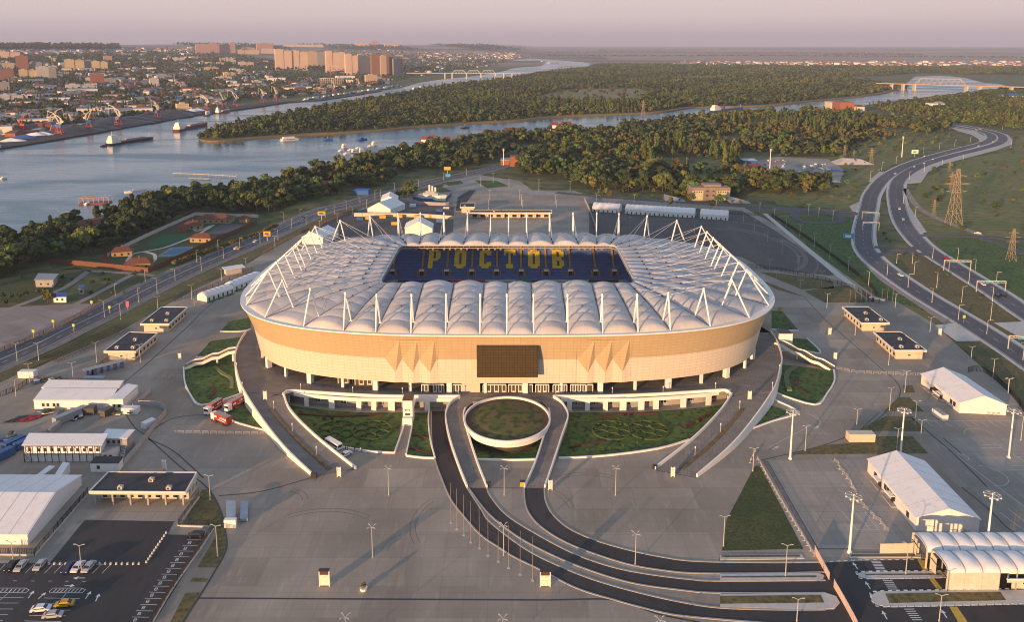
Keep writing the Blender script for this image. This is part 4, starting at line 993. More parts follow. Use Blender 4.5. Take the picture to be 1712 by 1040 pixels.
# ================================================================ stands inside
def rr(hw, hh, r, n=8):                    # rounded rectangle, counter-clockwise from front centre
    out = [Vector((0, -hh, 0))]
    for cx, cy, a0 in ((hw-r, -hh+r, -90), (hw-r, hh-r, 0), (-hw+r, hh-r, 90), (-hw+r, -hh+r, 180)):
        for k in range(n+1):
            a = R(a0+90*k/n); out.append(Vector((cx+r*math.cos(a), cy+r*math.sin(a), 0)))
    return out
M_SEAT = layered(mat('blue_seats', (0.065, 0.14, 0.38), 0.5, 0.2, 0.4), lambda t, s: mixc(t, noise(t, 1.8, 2, 1, 1, 0.62, 0.70), s, (0.16, 0.2, 0.28)))
M_STEPC = mat('terrace_concrete', (0.22, 0.22, 0.24), 0.9)
M_SEATY = mat('yellow_seats', (0.68, 0.49, 0.04), 0.5); M_SEATR = mat('red_seats', (0.35, 0.03, 0.03), 0.5)
def tier(name, hw, hh, r, z, rows, tread, rise, seatm):
    st_ = MB(); se = MB()
    for k in range(rows):
        d0, d1 = k*tread, (k+1)*tread; z1 = z+(k+1)*rise
        a = rr(hw+d0, hh+d0, r+d0); b = rr(hw+d1, hh+d1, r+d1); n = len(a)
        for i in range(n):
            j = (i+1) % n
            st_.quad((a[i].x, a[i].y, z1-rise), (a[j].x, a[j].y, z1-rise), (a[j].x, a[j].y, z1), (a[i].x, a[i].y, z1))
            st_.quad((a[i].x, a[i].y, z1), (a[j].x, a[j].y, z1), (b[j].x, b[j].y, z1), (b[i].x, b[i].y, z1))
        c0 = rr(hw+d0+tread*.45, hh+d0+tread*.45, r+d0); c1 = rr(hw+d0+tread*.62, hh+d0+tread*.62, r+d0)
        for i in range(n):
            j = (i+1) % n
            se.quad((c0[i].x, c0[i].y, z1+.05), (c0[j].x, c0[j].y, z1+.05), (c0[j].x, c0[j].y, z1+.42), (c0[i].x, c0[i].y, z1+.42))
            se.quad((c0[i].x, c0[i].y, z1+.42), (c0[j].x, c0[j].y, z1+.42), (c1[j].x, c1[j].y, z1+.42), (c1[i].x, c1[i].y, z1+.42))
            se.quad((c1[i].x, c1[i].y, z1+.42), (c1[j].x, c1[j].y, z1+.42), (c1[j].x, c1[j].y, z1+.60), (c1[i].x, c1[i].y, z1+.60))
    o = st_.build(name, M_STEPC, ST); se.build('seats', seatm, o); return o
# far stand geometry taken from the photo: upper tier foot and slope
UZ, UH = 13.6, 42.5
tier('lower_tier', 57, 36.5, 4, 1.2, 11, 0.62, 0.62, M_SEATR)
up = tier('upper_tier', 63, UH, 6, UZ, 26, 0.86, 0.56, M_SEAT)
mb = MB(); a = rr(63, UH, 6); b = rr(62.2, UH-.8, 6)
for i in range(len(a)):
    j = (i+1) % len(a); mb.quad((a[i].x, a[i].y, 8), (a[j].x, a[j].y, 8), (a[j].x, a[j].y, UZ+.3), (a[i].x, a[i].y, UZ+.3)); mb.quad((b[i].x, b[i].y, UZ-1.2), (b[j].x, b[j].y, UZ-1.2), (b[j].x, b[j].y, UZ+.9), (b[i].x, b[i].y, UZ+.9)); mb.quad((b[i].x, b[i].y, UZ+.9), (b[j].x, b[j].y, UZ+.9), (a[j].x, a[j].y, UZ+.9), (a[i].x, a[i].y, UZ+.9))
mb.build('balcony_front', M_GREYC, ST)
M_LED = [mat('banner_red', (0.42, 0.03, 0.04), .5), mat('banner_blue', (0.03, 0.04, 0.22), .5), mat('banner_white', (.5, .5, .52), .5), mat('banner_green', (.03, .22, .07), .5), M_DARK]
xs = [-58, -34, -30, -12, 4, 12, 22, 42, 58]; ms = [1, 2, 0, 2, 3, 1, 2, 3]
ms = [1, 4, 0, 2, 3, 1, 2, 4]
mb = MB()
for x0, x1, m_ in zip(xs[:-1], xs[1:], ms): mb.box(x0+.1, x1-.1, UH-1.0, UH-.82, UZ-.1, UZ+.8, m=m_)
mb.build('advertising_board', M_LED, ST)
def seatz(y): return UZ+(y-UH)/0.86*0.56+0.56
def on_stand(name, x0, x1, u0, u1, m, lift=0.75, th=0.1, par=None):
    """thin run lying on the seat backs of the far stand, u = distance up the stand in plan"""
    y0, y1 = UH+u0, UH+u1
    c = MB(); z0, z1 = seatz(y0)+lift, seatz(y1)+lift
    c.quad((x0, y0, z0), (x1, y0, z0), (x1, y1, z1), (x0, y1, z1)); c.quad((x0, y0, z0-th), (x1, y0, z0-th), (x1, y0, z0), (x0, y0, z0))
    return c
GLY = {'P': ['11110', '11111', '10011', '10011', '11111', '11110', '10000', '10000', '11000', '11000'],
       'O': ['01110', '11111', '11011', '11011', '11011', '11011', '11011', '11011', '11111', '01110'],
       'C': ['01110', '11111', '11011', '11000', '11000', '11000', '11000', '11011', '11111', '01110'],
       'T': ['11111', '11111', '10101', '00100', '00100', '00100', '00100', '00100', '01110', '01110'],
       'B': ['11110', '11011', '11011', '11011', '11110', '11110', '11011', '11011', '11011', '11110']}
GLY['P'] = ['11110', '11011', '11011', '11011', '11011', '11110', '11000', '11000', '11000', '11000']
cent = [(726, 'P'), (769.5, 'O'), (811.5, 'C'), (852, 'T'), (892.5, 'O'), (933, 'B')]
for px, ch in cent:
    zc_ = 22.5; x = P(px, 433, zc_).x-CX; wl = 6.3
    c = MB(); g_ = GLY[ch]
    for r_, row in enumerate(g_):
        u1 = 17.3-r_*1.1-0.05; u0 = u1-.98
        for cc, bit in enumerate(row):
            if bit == '1':
                xa = x-wl/2+cc*wl/5; y0, y1 = UH+u0, UH+u1; z0, z1 = seatz(y0)+.75, seatz(y1)+.75
                c.quad((xa-.005, y0, z0), (xa+wl/5+.005, y0, z0), (xa+wl/5+.005, y1, z1), (xa-.005, y1, z1)); c.quad((xa, y0, z0-.5), (xa+wl/5, y0, z0-.5), (xa+wl/5, y0, z0), (xa, y0, z0))
    c.build('seat_lettering', M_SEATY, up)
for px in (660, 708, 749, 790, 831, 871, 912, 952, 993, 1024):
    x = P(px, 433, 22).x-CX
    on_stand('', x-.5, x+.5, 6.5, 22.2, 0, 0.8).build('stair', mat('ochre_stair', (0.42, 0.21, 0.03), .7), up)
    v_ = MB(); y = UH+3.0; z = seatz(y)
    v_.box(x-1.3, x+1.3, y, y+3, z-.6, z+2.6, m=0); v_.box(x-.95, x+.95, y-.06, y+.1, z-.3, z+1.9, m=1); v_.box(x-1.3, x+1.3, y-.5, y+.02, z+2.0, z+2.7, m=2)
    for s_ in (-1, 1): v_.box(x+s_*2.0-.35, x+s_*2.0+.35, y-1, y+3.5, z-1.2, z+1.9, m=3)
    v_.build('vomitory', [M_GREYC, M_DARK, M_WHITE, mat('ochre_stair', (0.42, 0.21, 0.03), .7)], up)
# pitch
mb = MB(); mb.box(-56.5, 56.5, -36, 36, 0.2, 1.0); mb.build('pitch', M_LUSH, ST)
ln = MB()
def lw(x0, y0, x1, y1): ln.box(min(x0, x1)-.06, max(x0, x1)+.06, min(y0, y1)-.06, max(y0, y1)+.06, 1.0, 1.012)
for a in ((-52.5, -34, 52.5, -34), (-52.5, 34, 52.5, 34), (-52.5, -34, -52.5, 34), (52.5, -34, 52.5, 34), (0, -34, 0, 34), (-52.5, -20, -36, -20), (-52.5, 20, -36, 20), (-36, -20, -36, 20), (52.5, -20, 36, -20), (52.5, 20, 36, 20), (36, -20, 36, 20)): lw(*a)
ln.build('pitch_lines', M_MARK, ST)
# ================================================================ labels: which one it is, by its nearest landmark
LAND = [('oval ring garden', (848, 700)), ('big dark screen', (848, 655)), ('red lorries', (370, 700)), ('red triangle lawn', (1262, 860)), ('left ramp foot', (560, 790)), ('right ramp foot', (1130, 790)),
        ('row of flagpoles', (825, 915)), ('crosswalks', (1475, 965)), ('twin barrel canopy', (1640, 950)), ('long gabled hall', (1560, 840)), ('smaller gabled hall', (1620, 670)), ('beige service cabin', (1438, 733)),
        ('gatehouse', (240, 835)), ('cabin block', (110, 755)), ('L shaped hall', (140, 665)), ('lower left pavilion', (220, 590)), ('upper left pavilion', (275, 530)),
        ('brown fenced park', (240, 430)), ('scalloped tent row', (380, 480)), ('pink brick square', (80, 545)), ('green artificial pitch', (275, 400)), ('white back tents', (640, 355)), ('ship shaped building', (720, 330)),
        ('back gate', (855, 360)), ('back roundabout ovals', (830, 306)), ('marquee row', (1100, 360)), ('yellow substation', (1190, 335)), ('blue billboard', (1418, 395)),
        ('small road loop', (1370, 365)), ('road junction', (1510, 415)), ('paired pavilions', (1480, 560)), ('sign gantries', (1630, 460)), ('car park arrows', (150, 1000)), ('parking bays', (300, 960)), ('left stair', (350, 600)), ('right stair', (1345, 590)),
        ('striped kerb island', (1600, 1000)), ('info kiosk', (911, 982)), ('left kiosk', (543, 982)), ('curved white slope', (1600, 280)), ('back car park', (1250, 400)), ('stadium left flank', (410, 620)), ('stadium right flank', (1300, 620))]
LANDW = [(n, P(*q)) for n, q in LAND]
ORDS = ['', 'second ', 'third ', 'fourth ', 'fifth ', 'sixth ', 'seventh ', 'eighth ', 'ninth ', 'tenth ', 'eleventh ', 'twelfth ']
LABELQ = {}
def place_label(o, look, pos=None):
    LABELQ.setdefault(look, []).append((o, pos or o.location.copy()))
def finish_labels():
    for look, items in LABELQ.items():
        by = {}
        for o, p in items:
            n, q = min(LANDW, key=lambda l: (l[1].x-p.x)**2+(l[1].y-p.y)**2); by.setdefault(n, []).append(((q.x-p.x)**2+(q.y-p.y)**2, o))
        for n, L in by.items():
            L.sort(key=lambda a: a[0])
            for k, (_, o) in enumerate(L): o['label'] = '%s, %snearest to the %s' % (look, ORDS[min(k, 11)], n)
# ================================================================ lamps, poles
def hof(x, yb, yt): return ZY(yt, P(x, yb).y)
def lamp_proto(kind, h):
    t = empty({'quad': 'street_lamp', 'twin': 'street_lamp', 'road': 'street_lamp'}[kind])
    mb = MB(); mb.tube((0, 0, 0), (0, 0, h), 0.15, 0.085, 6); mb.tube((0, 0, 0), (0, 0, 0.5), 0.24, 0.2, 6)
    arms = {'quad': (45, 135, 225, 315), 'twin': (0, 180), 'road': (200,)}[kind]
    L = {'quad': 1.0, 'twin': 1.0, 'road': 1.8}[kind]
    for a in arms: mb.bar((0, 0, h-0.1), (math.cos(R(a))*L, math.sin(R(a))*L, h+0.35), 0.11)
    mb.build('pole', M_STEEL, t)
    for a in arms:
        x, y = math.cos(R(a))*L, math.sin(R(a))*L; hd = MB(); M4 = Matrix.Translation((x, y, h+0.35)) @ Matrix.Rotation(R(a), 4, 'Z'); hd.box(-0.1, 0.5, -0.13, 0.13, -0.04, 0.06, M=M4); hd.build('lamp_head', M_CONC, t)
    return t
PROT = {}
def lamp(kind, h, p, rz, look, cat, group):
    key = (kind, round(h))
    if key not in PROT: PROT[key] = lamp_proto(kind, round(h)); o = PROT[key]; PROT[key+('u',)] = 1
    else: o = dup(PROT[key])
    o.location = p; o.rotation_euler.z = rz; o['category'] = cat; o['group'] = group
    place_label(o, look, Vector(p)); return o
QL = [(650, 829, 786), (623, 933, 883), (843, 829, 786), (842, 930, 882), (1029, 829, 785), (1062, 945, 896), (579, 1085, 1031), (841, 1087, 1033), (1102, 1090, 1036)]
for x, yb, yt in QL: lamp('quad', hof(x, yb, yt), P(x, yb), 0, 'pale lamp post with four short arms', 'street lamp', 'four armed lamps on the front paving')
TL = [(1209.5, 914.5, 866), (1258.6, 789, 748.6), (27, 663, 633), (50, 640, 610), (123, 638, 607), (162, 606, 574), (235, 606, 575), (65, 603, 573), (29, 604, 575), (202, 534, 507), (326, 525, 500), (321, 501, 478), (264, 515, 498), (371, 475, 451), (412, 453, 432), (435, 408, 388), (460, 417, 396), (535, 385, 370), (564, 372, 357),
      (804, 312, 297), (824.5, 305, 290), (851, 313, 300), (819, 333, 317.6), (817, 349.6, 334), (869, 334, 317.6), (872, 342.6, 326), (874, 350, 334), (928.5, 341, 325.5), (930.6, 352, 334), (901, 320, 301), (953, 319, 303), (1001, 329, 316.5), (997, 337, 323),
      (1060, 343, 326), (1128, 347, 330), (1197, 350, 334), (1045, 368, 349), (1053, 383, 364), (1161, 390.6, 370.5), (1243, 372, 352), (1261, 388, 368), (1283, 404, 383), (1286, 456, 435), (1270, 355, 338), (1294, 366, 349), (1314, 380, 362), (1337, 396, 376), (1307, 426, 404), (1335, 452.5, 429.5), (1361, 412.5, 392), (1387, 432.5, 410.5), (1418, 454, 430.5), (1351.5, 360, 342), (1368.5, 364, 347), (1392, 371, 352),
      (1297, 475, 452), (1337, 492, 467.5), (1373, 480, 455.5), (1382, 519.5, 493), (1496, 519.5, 493), (1452, 477, 453), (1554, 562, 533), (1429.5, 561, 534), (1485.5, 611, 580.5), (1622.5, 610, 579), (1659.5, 635.5, 602), (1684.5, 659, 634), (1512.5, 657, 621), (1487, 687, 650), (1431.5, 720, 684), (1346, 754.5, 712), (1499, 754, 719), (1529.5, 710.5, 673), (1538, 744, 704), (1684, 670, 634), (1706.6, 737, 695),
      (1313, 965, 915), (1514, 962, 912), (1332, 1040, 1000), (1570, 1040, 998), (137, 959, 910.6), (351.7, 837, 794.6), (364, 930.7, 881.7), (22, 935.7, 905)]
for k, (x, yb, yt) in enumerate(TL): lamp('twin', hof(x, yb, yt), P(x, yb), (0.5 if x < 430 and yb < 700 else 0.0)+random.uniform(-.15, .15), 'slim lamp post with two short arms', 'street lamp', 'twin armed lamps round the stadium grounds')
RL = [(175, 531, 503), (232, 506, 481), (263, 491, 466), (293, 469.6, 449), (337, 453, 430), (329, 439, 418), (374, 433, 413), (365, 423, 401), (401, 415, 397), (243, 471, 451), (193, 495, 475), (465, 402, 383), (475, 370, 355), (488, 383, 365), (502, 364, 350), (512, 375, 359), (544, 364, 350), (559, 358, 343), (579, 350, 335), (589, 359, 344), (602, 340, 328), (613, 350, 335), (627, 333, 319), (636, 330, 318), (681, 336, 320), (660, 318, 306), (700, 312, 300), (742, 300, 289), (780, 293, 282),
      (1483, 460, 440), (1518, 481, 459.5), (1558, 506, 482.5), (1602, 535, 509), (1649.5, 559, 534), (1710, 602.5, 575), (1528, 459, 436), (1566, 481, 455.5), (1607.5, 506, 479), (1656, 535, 507), (1619.5, 474, 450), (1659, 504, 481), (1665, 477.5, 454), (1630, 455, 434), (1601, 435, 415), (1586, 454.5, 435), (1499, 440, 424), (1525, 441, 422), (1559, 432, 414),
      (1455, 300, 286), (1474, 285, 272), (1498, 273, 261), (1544, 256, 246), (1570, 250, 240), (1596, 244, 234), (1622, 238, 228), (1520, 300, 287), (1545, 288, 276), (1575, 277, 266), (1610, 268, 258), (1690, 246, 236), (1676, 216, 207), (1655, 211, 202), (1626, 206, 197), (1510, 340, 325), (1530, 362, 346)]
for x, yb, yt in RL: lamp('road', hof(x, yb, yt), P(x, yb), random.choice((0, 2.2)), 'single armed road lamp', 'street lamp', 'single armed lamps along the roads')
def bollard(p, h, par_look):
    key = ('b',)
    if key not in PROT:
        t = empty('path_lamp'); mb = MB(); mb.tube((0, 0, 0), (0, 0, 2.6), 0.11, 0.09, 6); mb.build('post', M_STEEL, t); mb = MB(); mb.tube((0, 0, 2.6), (0, 0, 3.2), 0.2, 0.2, 8); mb.build('lamp_head', M_WHITE, t); PROT[key] = t
    else: t = dup(PROT[key])
    t.location = p; tag(t, None, 'path lamp', 'short lamps round the stadium deck and ramps'); place_label(t, par_look, Vector(p))
for x, yb in [(503, 655), (590, 660), (673, 661.5), (767, 662), (405.6, 652), (396, 619), (928.7, 662), (1023.6, 661), (1108.5, 659), (1196, 653), (1291, 652), (1303, 622)]: bollard(P(x, yb, ZDECK), 3, 'short post lamp on the deck')
def on_ramp(A, B, y):
    best = min(range(len(A)), key=lambda k: abs(A[k].lerp(B[k], .5).y-y)); return A[best].lerp(B[best], 0.56)
for A, Bq in ((aL, bL), (aR, bR)):
    for k in (5, 12, 19): q = A[k].lerp(Bq[k], 0.56); bollard(q, 3, 'short post lamp on a curved ramp')
fp_ = None
for k, (x, yb, yt) in enumerate([(754, 875, 818), (764, 885.6, 829), (775.5, 896, 839.5), (787, 908, 849.6), (801.5, 918, 860.5), (816, 930, 871), (833, 940, 884), (850.5, 950.6, 891), (869.6, 961.6, 901), (890.4, 971.7, 910)]):
    if fp_ is None:
        fp_ = empty('flagpole'); mb = MB(); mb.tube((0, 0, 0), (0, 0, 12.6), 0.07, 0.04, 6); mb.build('pole', mat('bronze_pole', (0.34, 0.24, 0.17), .4), fp_); mb = MB(); mb.box(-.4, .4, -.4, .4, 0, .15); mb.build('base', M_CONC, fp_); t = fp_
    else: t = dup(fp_)
    t.location = P(x, yb); tag(t, 'bare thin flagpole, %sone counted from the stadium end of the curved row' % (ORDS[k] or 'first '), 'flagpole', 'flagpoles beside the curved road')
ff = None
for k, x in enumerate((1420.5, 1429.5, 1439, 1447.5, 1456, 1474, 1483, 1492)):
    t = dup(fp_); t.location = P(x, 507-(k > 4)*2); t.scale = (1, 1, 0.62); tag(t, 'bare pole by the cabinets, %sone from the lawn side of the short row' % (ORDS[k] or 'first '), 'flagpole', 'poles behind the paired pavilions')
# high masts with ring heads
hm = None; h_ = hof(1420, 925, 826.5)
for (x, yb), lb in zip([(1321, 768), (1505, 765), (1686, 766), (1420, 925), (1649, 923), (1706, 600)], ['by the kerb left of the beige cabin', 'rising behind the long gabled hall roof', 'on the marked court behind the long hall', 'on the worn concrete near the crosswalks', 'behind the barrel canopies', '']):
    if not lb: continue
    if hm is None:
        hm = empty('floodlight_mast'); mb = MB(); mb.tube((0, 0, 0), (0, 0, h_), 0.36, 0.18, 10); mb.tube((0, 0, 0), (0, 0, .6), .7, .6, 10); mb.build('pole', M_PAINT, hm)
        mb = MB(); n = 14
        for k in range(n):
            a, b = 2*math.pi*k/n, 2*math.pi*(k+1)/n; mb.bar((math.cos(a)*2, math.sin(a)*2, h_-.5), (math.cos(b)*2, math.sin(b)*2, h_-.5), .16)
            if k % 2 == 0: mb.bar((0, 0, h_-.2), (math.cos(a)*2, math.sin(a)*2, h_-.5), .1)
        mb.build('ring', M_STEEL, hm)
        for k in range(8): a = 2*math.pi*k/8; mb = MB(); mb.box(-.25, .25, -.2, .2, -.3, 0, M=Matrix.Translation((math.cos(a)*2, math.sin(a)*2, h_-.55))@Matrix.Rotation(a, 4, 'Z')); mb.build('floodlight', M_WHITE, hm)
        t = hm
    else: t = dup(hm)
    t.location = P(x, yb); tag(t, 'tall white ringed floodlight mast '+lb, 'floodlight mast', 'high floodlight masts')
# ================================================================ cars
def car_proto(body, name='parked_car'):
    t = empty(name); L, W_ = 4.5, 1.8
    prof = [(-2.25, .35), (-2.25, .75), (-1.45, .92), (-.75, 1.42), (.95, 1.45), (1.75, .98), (2.2, .9), (2.25, .35)]
    mb = MB(); hw = W_/2
    ins = lambda z: hw-(0.17 if z > 1.1 else 0)
    for k in range(len(prof)):
        a, b = prof[k], prof[(k+1) % len(prof)]; mb.quad((a[0], -ins(a[1]), a[1]), (b[0], -ins(b[1]), b[1]), (b[0], ins(b[1]), b[1]), (a[0], ins(a[1]), a[1]))
    for s in (-1, 1):
        lo = [(-2.25, .35), (-2.25, .75), (-1.45, .92), (1.75, .98), (2.2, .9), (2.25, .35)]; mb.quad(*[(p[0], s*hw, p[1]) for p in (lo if s > 0 else lo[::-1])])
        mb.quad(*[(p[0], s*ins(p[1]), p[1]) for p in [(-1.45, .92), (-.75, 1.42), (.95, 1.45), (1.75, .98)][::s]])
    mb.build('body', body, t)
    mb = MB()
    for s in (-1, 1):
        y = s*(hw+0.005); y2 = s*(hw-.16); mb.quad((-1.25, y, .95), (-.68, y2, 1.36), (.9, y2, 1.38), (1.5, y, .99))
    mb.quad((-1.42, -.78, .96), (-1.42, .78, .96), (-.79, .68, 1.4), (-.79, -.68, 1.4)); mb.quad((1.72, -.78, 1.02), (1.0, -.68, 1.45), (1.0, .68, 1.45), (1.72, .78, 1.02)); mb.build('windows', M_GLASS, t)
    for x in (-1.4, 1.4):
        for s in (-1, 1): w_ = MB(); w_.tube((x, s*(hw-.2), .33), (x, s*(hw+.02), .33), .33, .33, 10); w_.build('wheel', M_DARK, t)
    for s in (-1, 1): l = MB(); l.box(-2.28, -2.2, s*.65-.17, s*.65+.17, .58, .74); l.build('headlight', M_CONC, t)
    return t
CARM = {k: mat('car_paint_'+k, c, .25, .03) for k, c in dict(black=(.015, .015, .017), silver=(.42, .42, .43), white=(.72, .71, .70), navy=(.02, .03, .10), yellow=(.55, .30, .02), red=(.35, .02, .02), grey=(.16, .16, .17), blue=(.05, .12, .3)).items()}
CP = {}
def car(color, px, py, dir_px, label, z=0.17, group='parked cars and cars on the roads', nm='parked_car', nol=False):
    if color not in CP: CP[color] = car_proto(CARM[color]); t = CP[color]
    else: t = dup(CP[color])
    p = P(px, py); q = P(px+dir_px[0], py+dir_px[1]); a = math.atan2(q.y-p.y, q.x-p.x)
    t.location = (p.x, p.y, z); t.rotation_euler.z = a; tag(t, label, 'car', group)
    if label is None: place_label(t, '%s car driving on the road' % color, Vector((p.x, p.y, 0)))
    return t
bayd = (9, -10)
for c, x, y, l in [('black', 20, 950, 'black parked car, leftmost in the upper row of bays'), ('silver', 36, 950.5, 'silver parked car just right of a black one'), ('silver', 68, 948.5, 'silver parked car alone between empty bays'), ('navy', 115, 953, 'dark blue parked car beside two white ones'), ('white', 131, 952, 'white parked car by the lamp post, right of the blue car'), ('silver', 149, 952, 'silver grey parked car at the right end of the bay row')]:
    car(c, x, y, bayd, l)
car('white', 69, 1022.5, (-20, 2), 'white parked car beside the yellow one, lower bays'); car('silver', 89, 1033, (-20, 2), 'pale silver parked car, lowest in the lot'); car('yellow', 108, 1014.5, (20, -2), 'yellow and black parked car in the middle bays')
car('black', 328, 898, (20, -1), 'black parked car at the top of the marked bay column')
for c, x, y, d in [('white', 427, 405, (10, -5)), ('white', 394.6, 416.5, (10, -5)), ('yellow', 400.5, 416.6, (10, -5)), ('black', 508, 365, (10, -5)), ('white', 1505, 461.5, (10, 6)), ('red', 1580, 432.5, (10, 8)), ('white', 1643, 477, (10, 7)), ('black', 1668, 496.5, (10, 7)), ('black', 1677, 495.5, (10, 7)), ('white', 1504, 350, (2, -10)), ('white', 1510, 368, (2, 10)), ('white', 1528.6, 279.3, (10, -4)), ('white', 1545.4, 274, (10, -4)), ('white', 1560, 267, (10, -4)), ('white', 1546, 262, (10, -4)), ('grey', 1582, 257.5, (10, -3)), ('red', 1618, 249, (10, -3)), ('white', 1636, 244.5, (10, -4)), ('red', 1649, 239, (6, -4)), ('white', 1660, 237.5, (3, -4)), ('blue', 1610, 246.5, (10, -3)), ('grey', 1637, 239, (5, -4)), ('white', 1497, 291, (10, -5)), ('white', 1638, 216, (10, 2)), ('white', 1632, 217.5, (10, 2)), ('silver', 1507, 194.5, (10, 2)), ('white', 1480, 192, (10, 2)), ('white', 1634.6, 391.5, (10, 1)), ('grey', 1470, 285, (10, -5))]:
    car(c, x, y, d, None, 0.21)
car('white', 578, 763, (15, -8), 'white pickup like car at the gap behind the left ramp', 0.14)
# white coach beside it and lorries
def lorry(px, py, d, label, trailer=True, L=13.0):
    t = empty('lorry'); t.scale = (.88, .88, .88); p = P(px, py); q = P(px+d[0], py+d[1]); t.location = (p.x, p.y, .13); t.rotation_euler.z = math.atan2(q.y-p.y, q.x-p.x)
    mb = MB(); mb.box(-L/2, L/2-2.6, -1.25, 1.25, 1.1, 4.0); 
    mb.build('trailer', mat('red_lorry', (.36, .03, .02), .45), t)
    mb = MB(); mb.box(-L/2+.05, L/2-2.65, -1.2, 1.2, 4.0, 4.03); mb.build('trailer_roof', M_GREYC, t)
    mb = MB()
    for s in (-1, 1):
        y = s*1.262; xs_ = [-5, -4.4, -3.6, -2.9, -2.1, -1.3]
        for k, x in enumerate(xs_): mb.box(x, x+.42, min(y, y-s*.01), max(y, y-s*.01), 2.3, 3.3-(k % 2)*.35)
        mb.box(-4.2, .5, min(y, y-s*.01), max(y, y-s*.01), 1.55, 1.8); mb.box(1.2, 3.0, min(y, y-s*.01), max(y, y-s*.01), 2.2, 3.0)
    mb.build('lettering', M_WHITE, t)
    mb = MB(); mb.hexa([(L/2-2.4, -1.2), (L/2-.15, -1.2), (L/2-.15, 1.2), (L/2-2.4, 1.2)], .6, 3.4); mb.build('cab', M_PAINT, t)
    mb = MB(); mb.box(L/2-.15, L/2-.1, -1.05, 1.05, 1.9, 2.9); mb.build('windscreen', M_GLASS, t)
    for x in (-L/2+1.2, -L/2+2.5, L/2-3.6, L/2-1.2):
        for s in (-1, 1): w_ = MB(); w_.tube((x, s*.95, .5), (x, s*1.27, .5), .5, .5, 10); w_.build('wheel', M_DARK, t)
    tag(t, label, 'lorry', 'red promotional lorries by the ramp'); return t
lorry(357, 688, (-14, 9), 'red lorry with white cab, middle one of the three, pointing to the open paving', L=9.5)
lorry(370, 707, (-16, -7), 'red lorry trailer standing lowest, by the curved white kerb', L=11)
lorry(395, 681, (-12, 7), 'red lorry furthest under the ramp parapet', L=12)
b = empty('coach', label='white coach parked behind the lower end of the left ramp', cat='bus'); b.scale = (.82, .82, .82); p = P(558, 748); q = P(572, 756); b.location = (p.x, p.y, .13); b.rotation_euler.z = math.atan2(q.y-p.y, q.x-p.x)
mb = MB(); mb.box(-4.5, 4.5, -1.2, 1.2, .45, 2.9); mb.build('body', M_PAINT, b); mb = MB()
for s in (-1, 1): mb.box(-4.2, 4.2, s*1.21-.01, s*1.21+.01, 1.5, 2.3)
mb.box(4.5, 4.52, -1, 1, 1.4, 2.4); mb.build('windows', M_GLASS, b)
for x in (-3, 3):
    for s in (-1, 1): w_ = MB(); w_.tube((x, s*.95, .5), (x, s*1.22, .5), .48, .48, 10); w_.build('wheel', M_DARK, b)
# ================================================================ people by the gap
def person(p, rz, shirt, label, h=1.75):
    me = bpy.data.meshes.new('person'); s = h/1.75
    V = [(0, 0, .95), (0, 0, 1.2), (0, 0, 1.42), (0, 0, 1.52), (0, 0.02, 1.66), (.2, 0, 1.4), (.26, 0, 1.12), (.25, .08, .86), (-.2, 0, 1.4), (-.26, 0, 1.12), (-.25, .08, .86), (.1, 0, .9), (.11, .03, .5), (.12, 0, .07), (.12, .13, .04), (-.1, 0, .9), (-.11, -.02, .5), (-.12, -.05, .07), (-.12, .08, .04)]
    E_ = [(0, 1), (1, 2), (2, 3), (3, 4), (2, 5), (5, 6), (6, 7), (2, 8), (8, 9), (9, 10), (0, 11), (11, 12), (12, 13), (13, 14), (0, 15), (15, 16), (16, 17), (17, 18)]
    rad = [.15, .14, .15, .06, .105, .06, .045, .035, .06, .045, .035, .09, .065, .045, .04, .09, .065, .045, .04]
    me.from_pydata([(a*s, b_*s, c*s) for a, b_, c in V], E_, []); o = bpy.data.objects.new('person', me); COL.objects.link(o)
    md = o.modifiers.new('skin', 'SKIN'); o.modifiers.new('sub', 'SUBSURF').levels = 1; o.modifiers['sub'].render_levels = 1
    for i, r in enumerate(rad): me.skin_vertices[0].data[i].radius = (r*s, r*s*.8)
    me.skin_vertices[0].data[0].use_root = True
    me.materials.append(shirt); o.location = p; o.rotation_euler.z = rz; tag(o, label, 'person', 'people walking at the kerb by the front garden'); return o
M_CL = [mat('dark_clothes', (.03, .03, .04), .9), mat('grey_clothes', (.12, .12, .13), .9), mat('white_clothes', (.5, .5, .5), .9)]
bm_t = None
_me = bpy.data.meshes.new('t'); 
for k, x in enumerate((578, 581, 587, 593, 597, 603, 605)):
    try:
        me_ok = True
        o = person(P(x, 754.6+k*.35)+Vector((0, 0, .1)), k*1.3, M_CL[k % 3 if k != 3 else 0], 'person in %s clothes, %sfrom the coach in the line along the garden kerb' % (('dark', 'grey', 'white')[k % 3 if k != 3 else 0], ORDS[k] or 'first '))
    except Exception as e:
        print('person', e); break
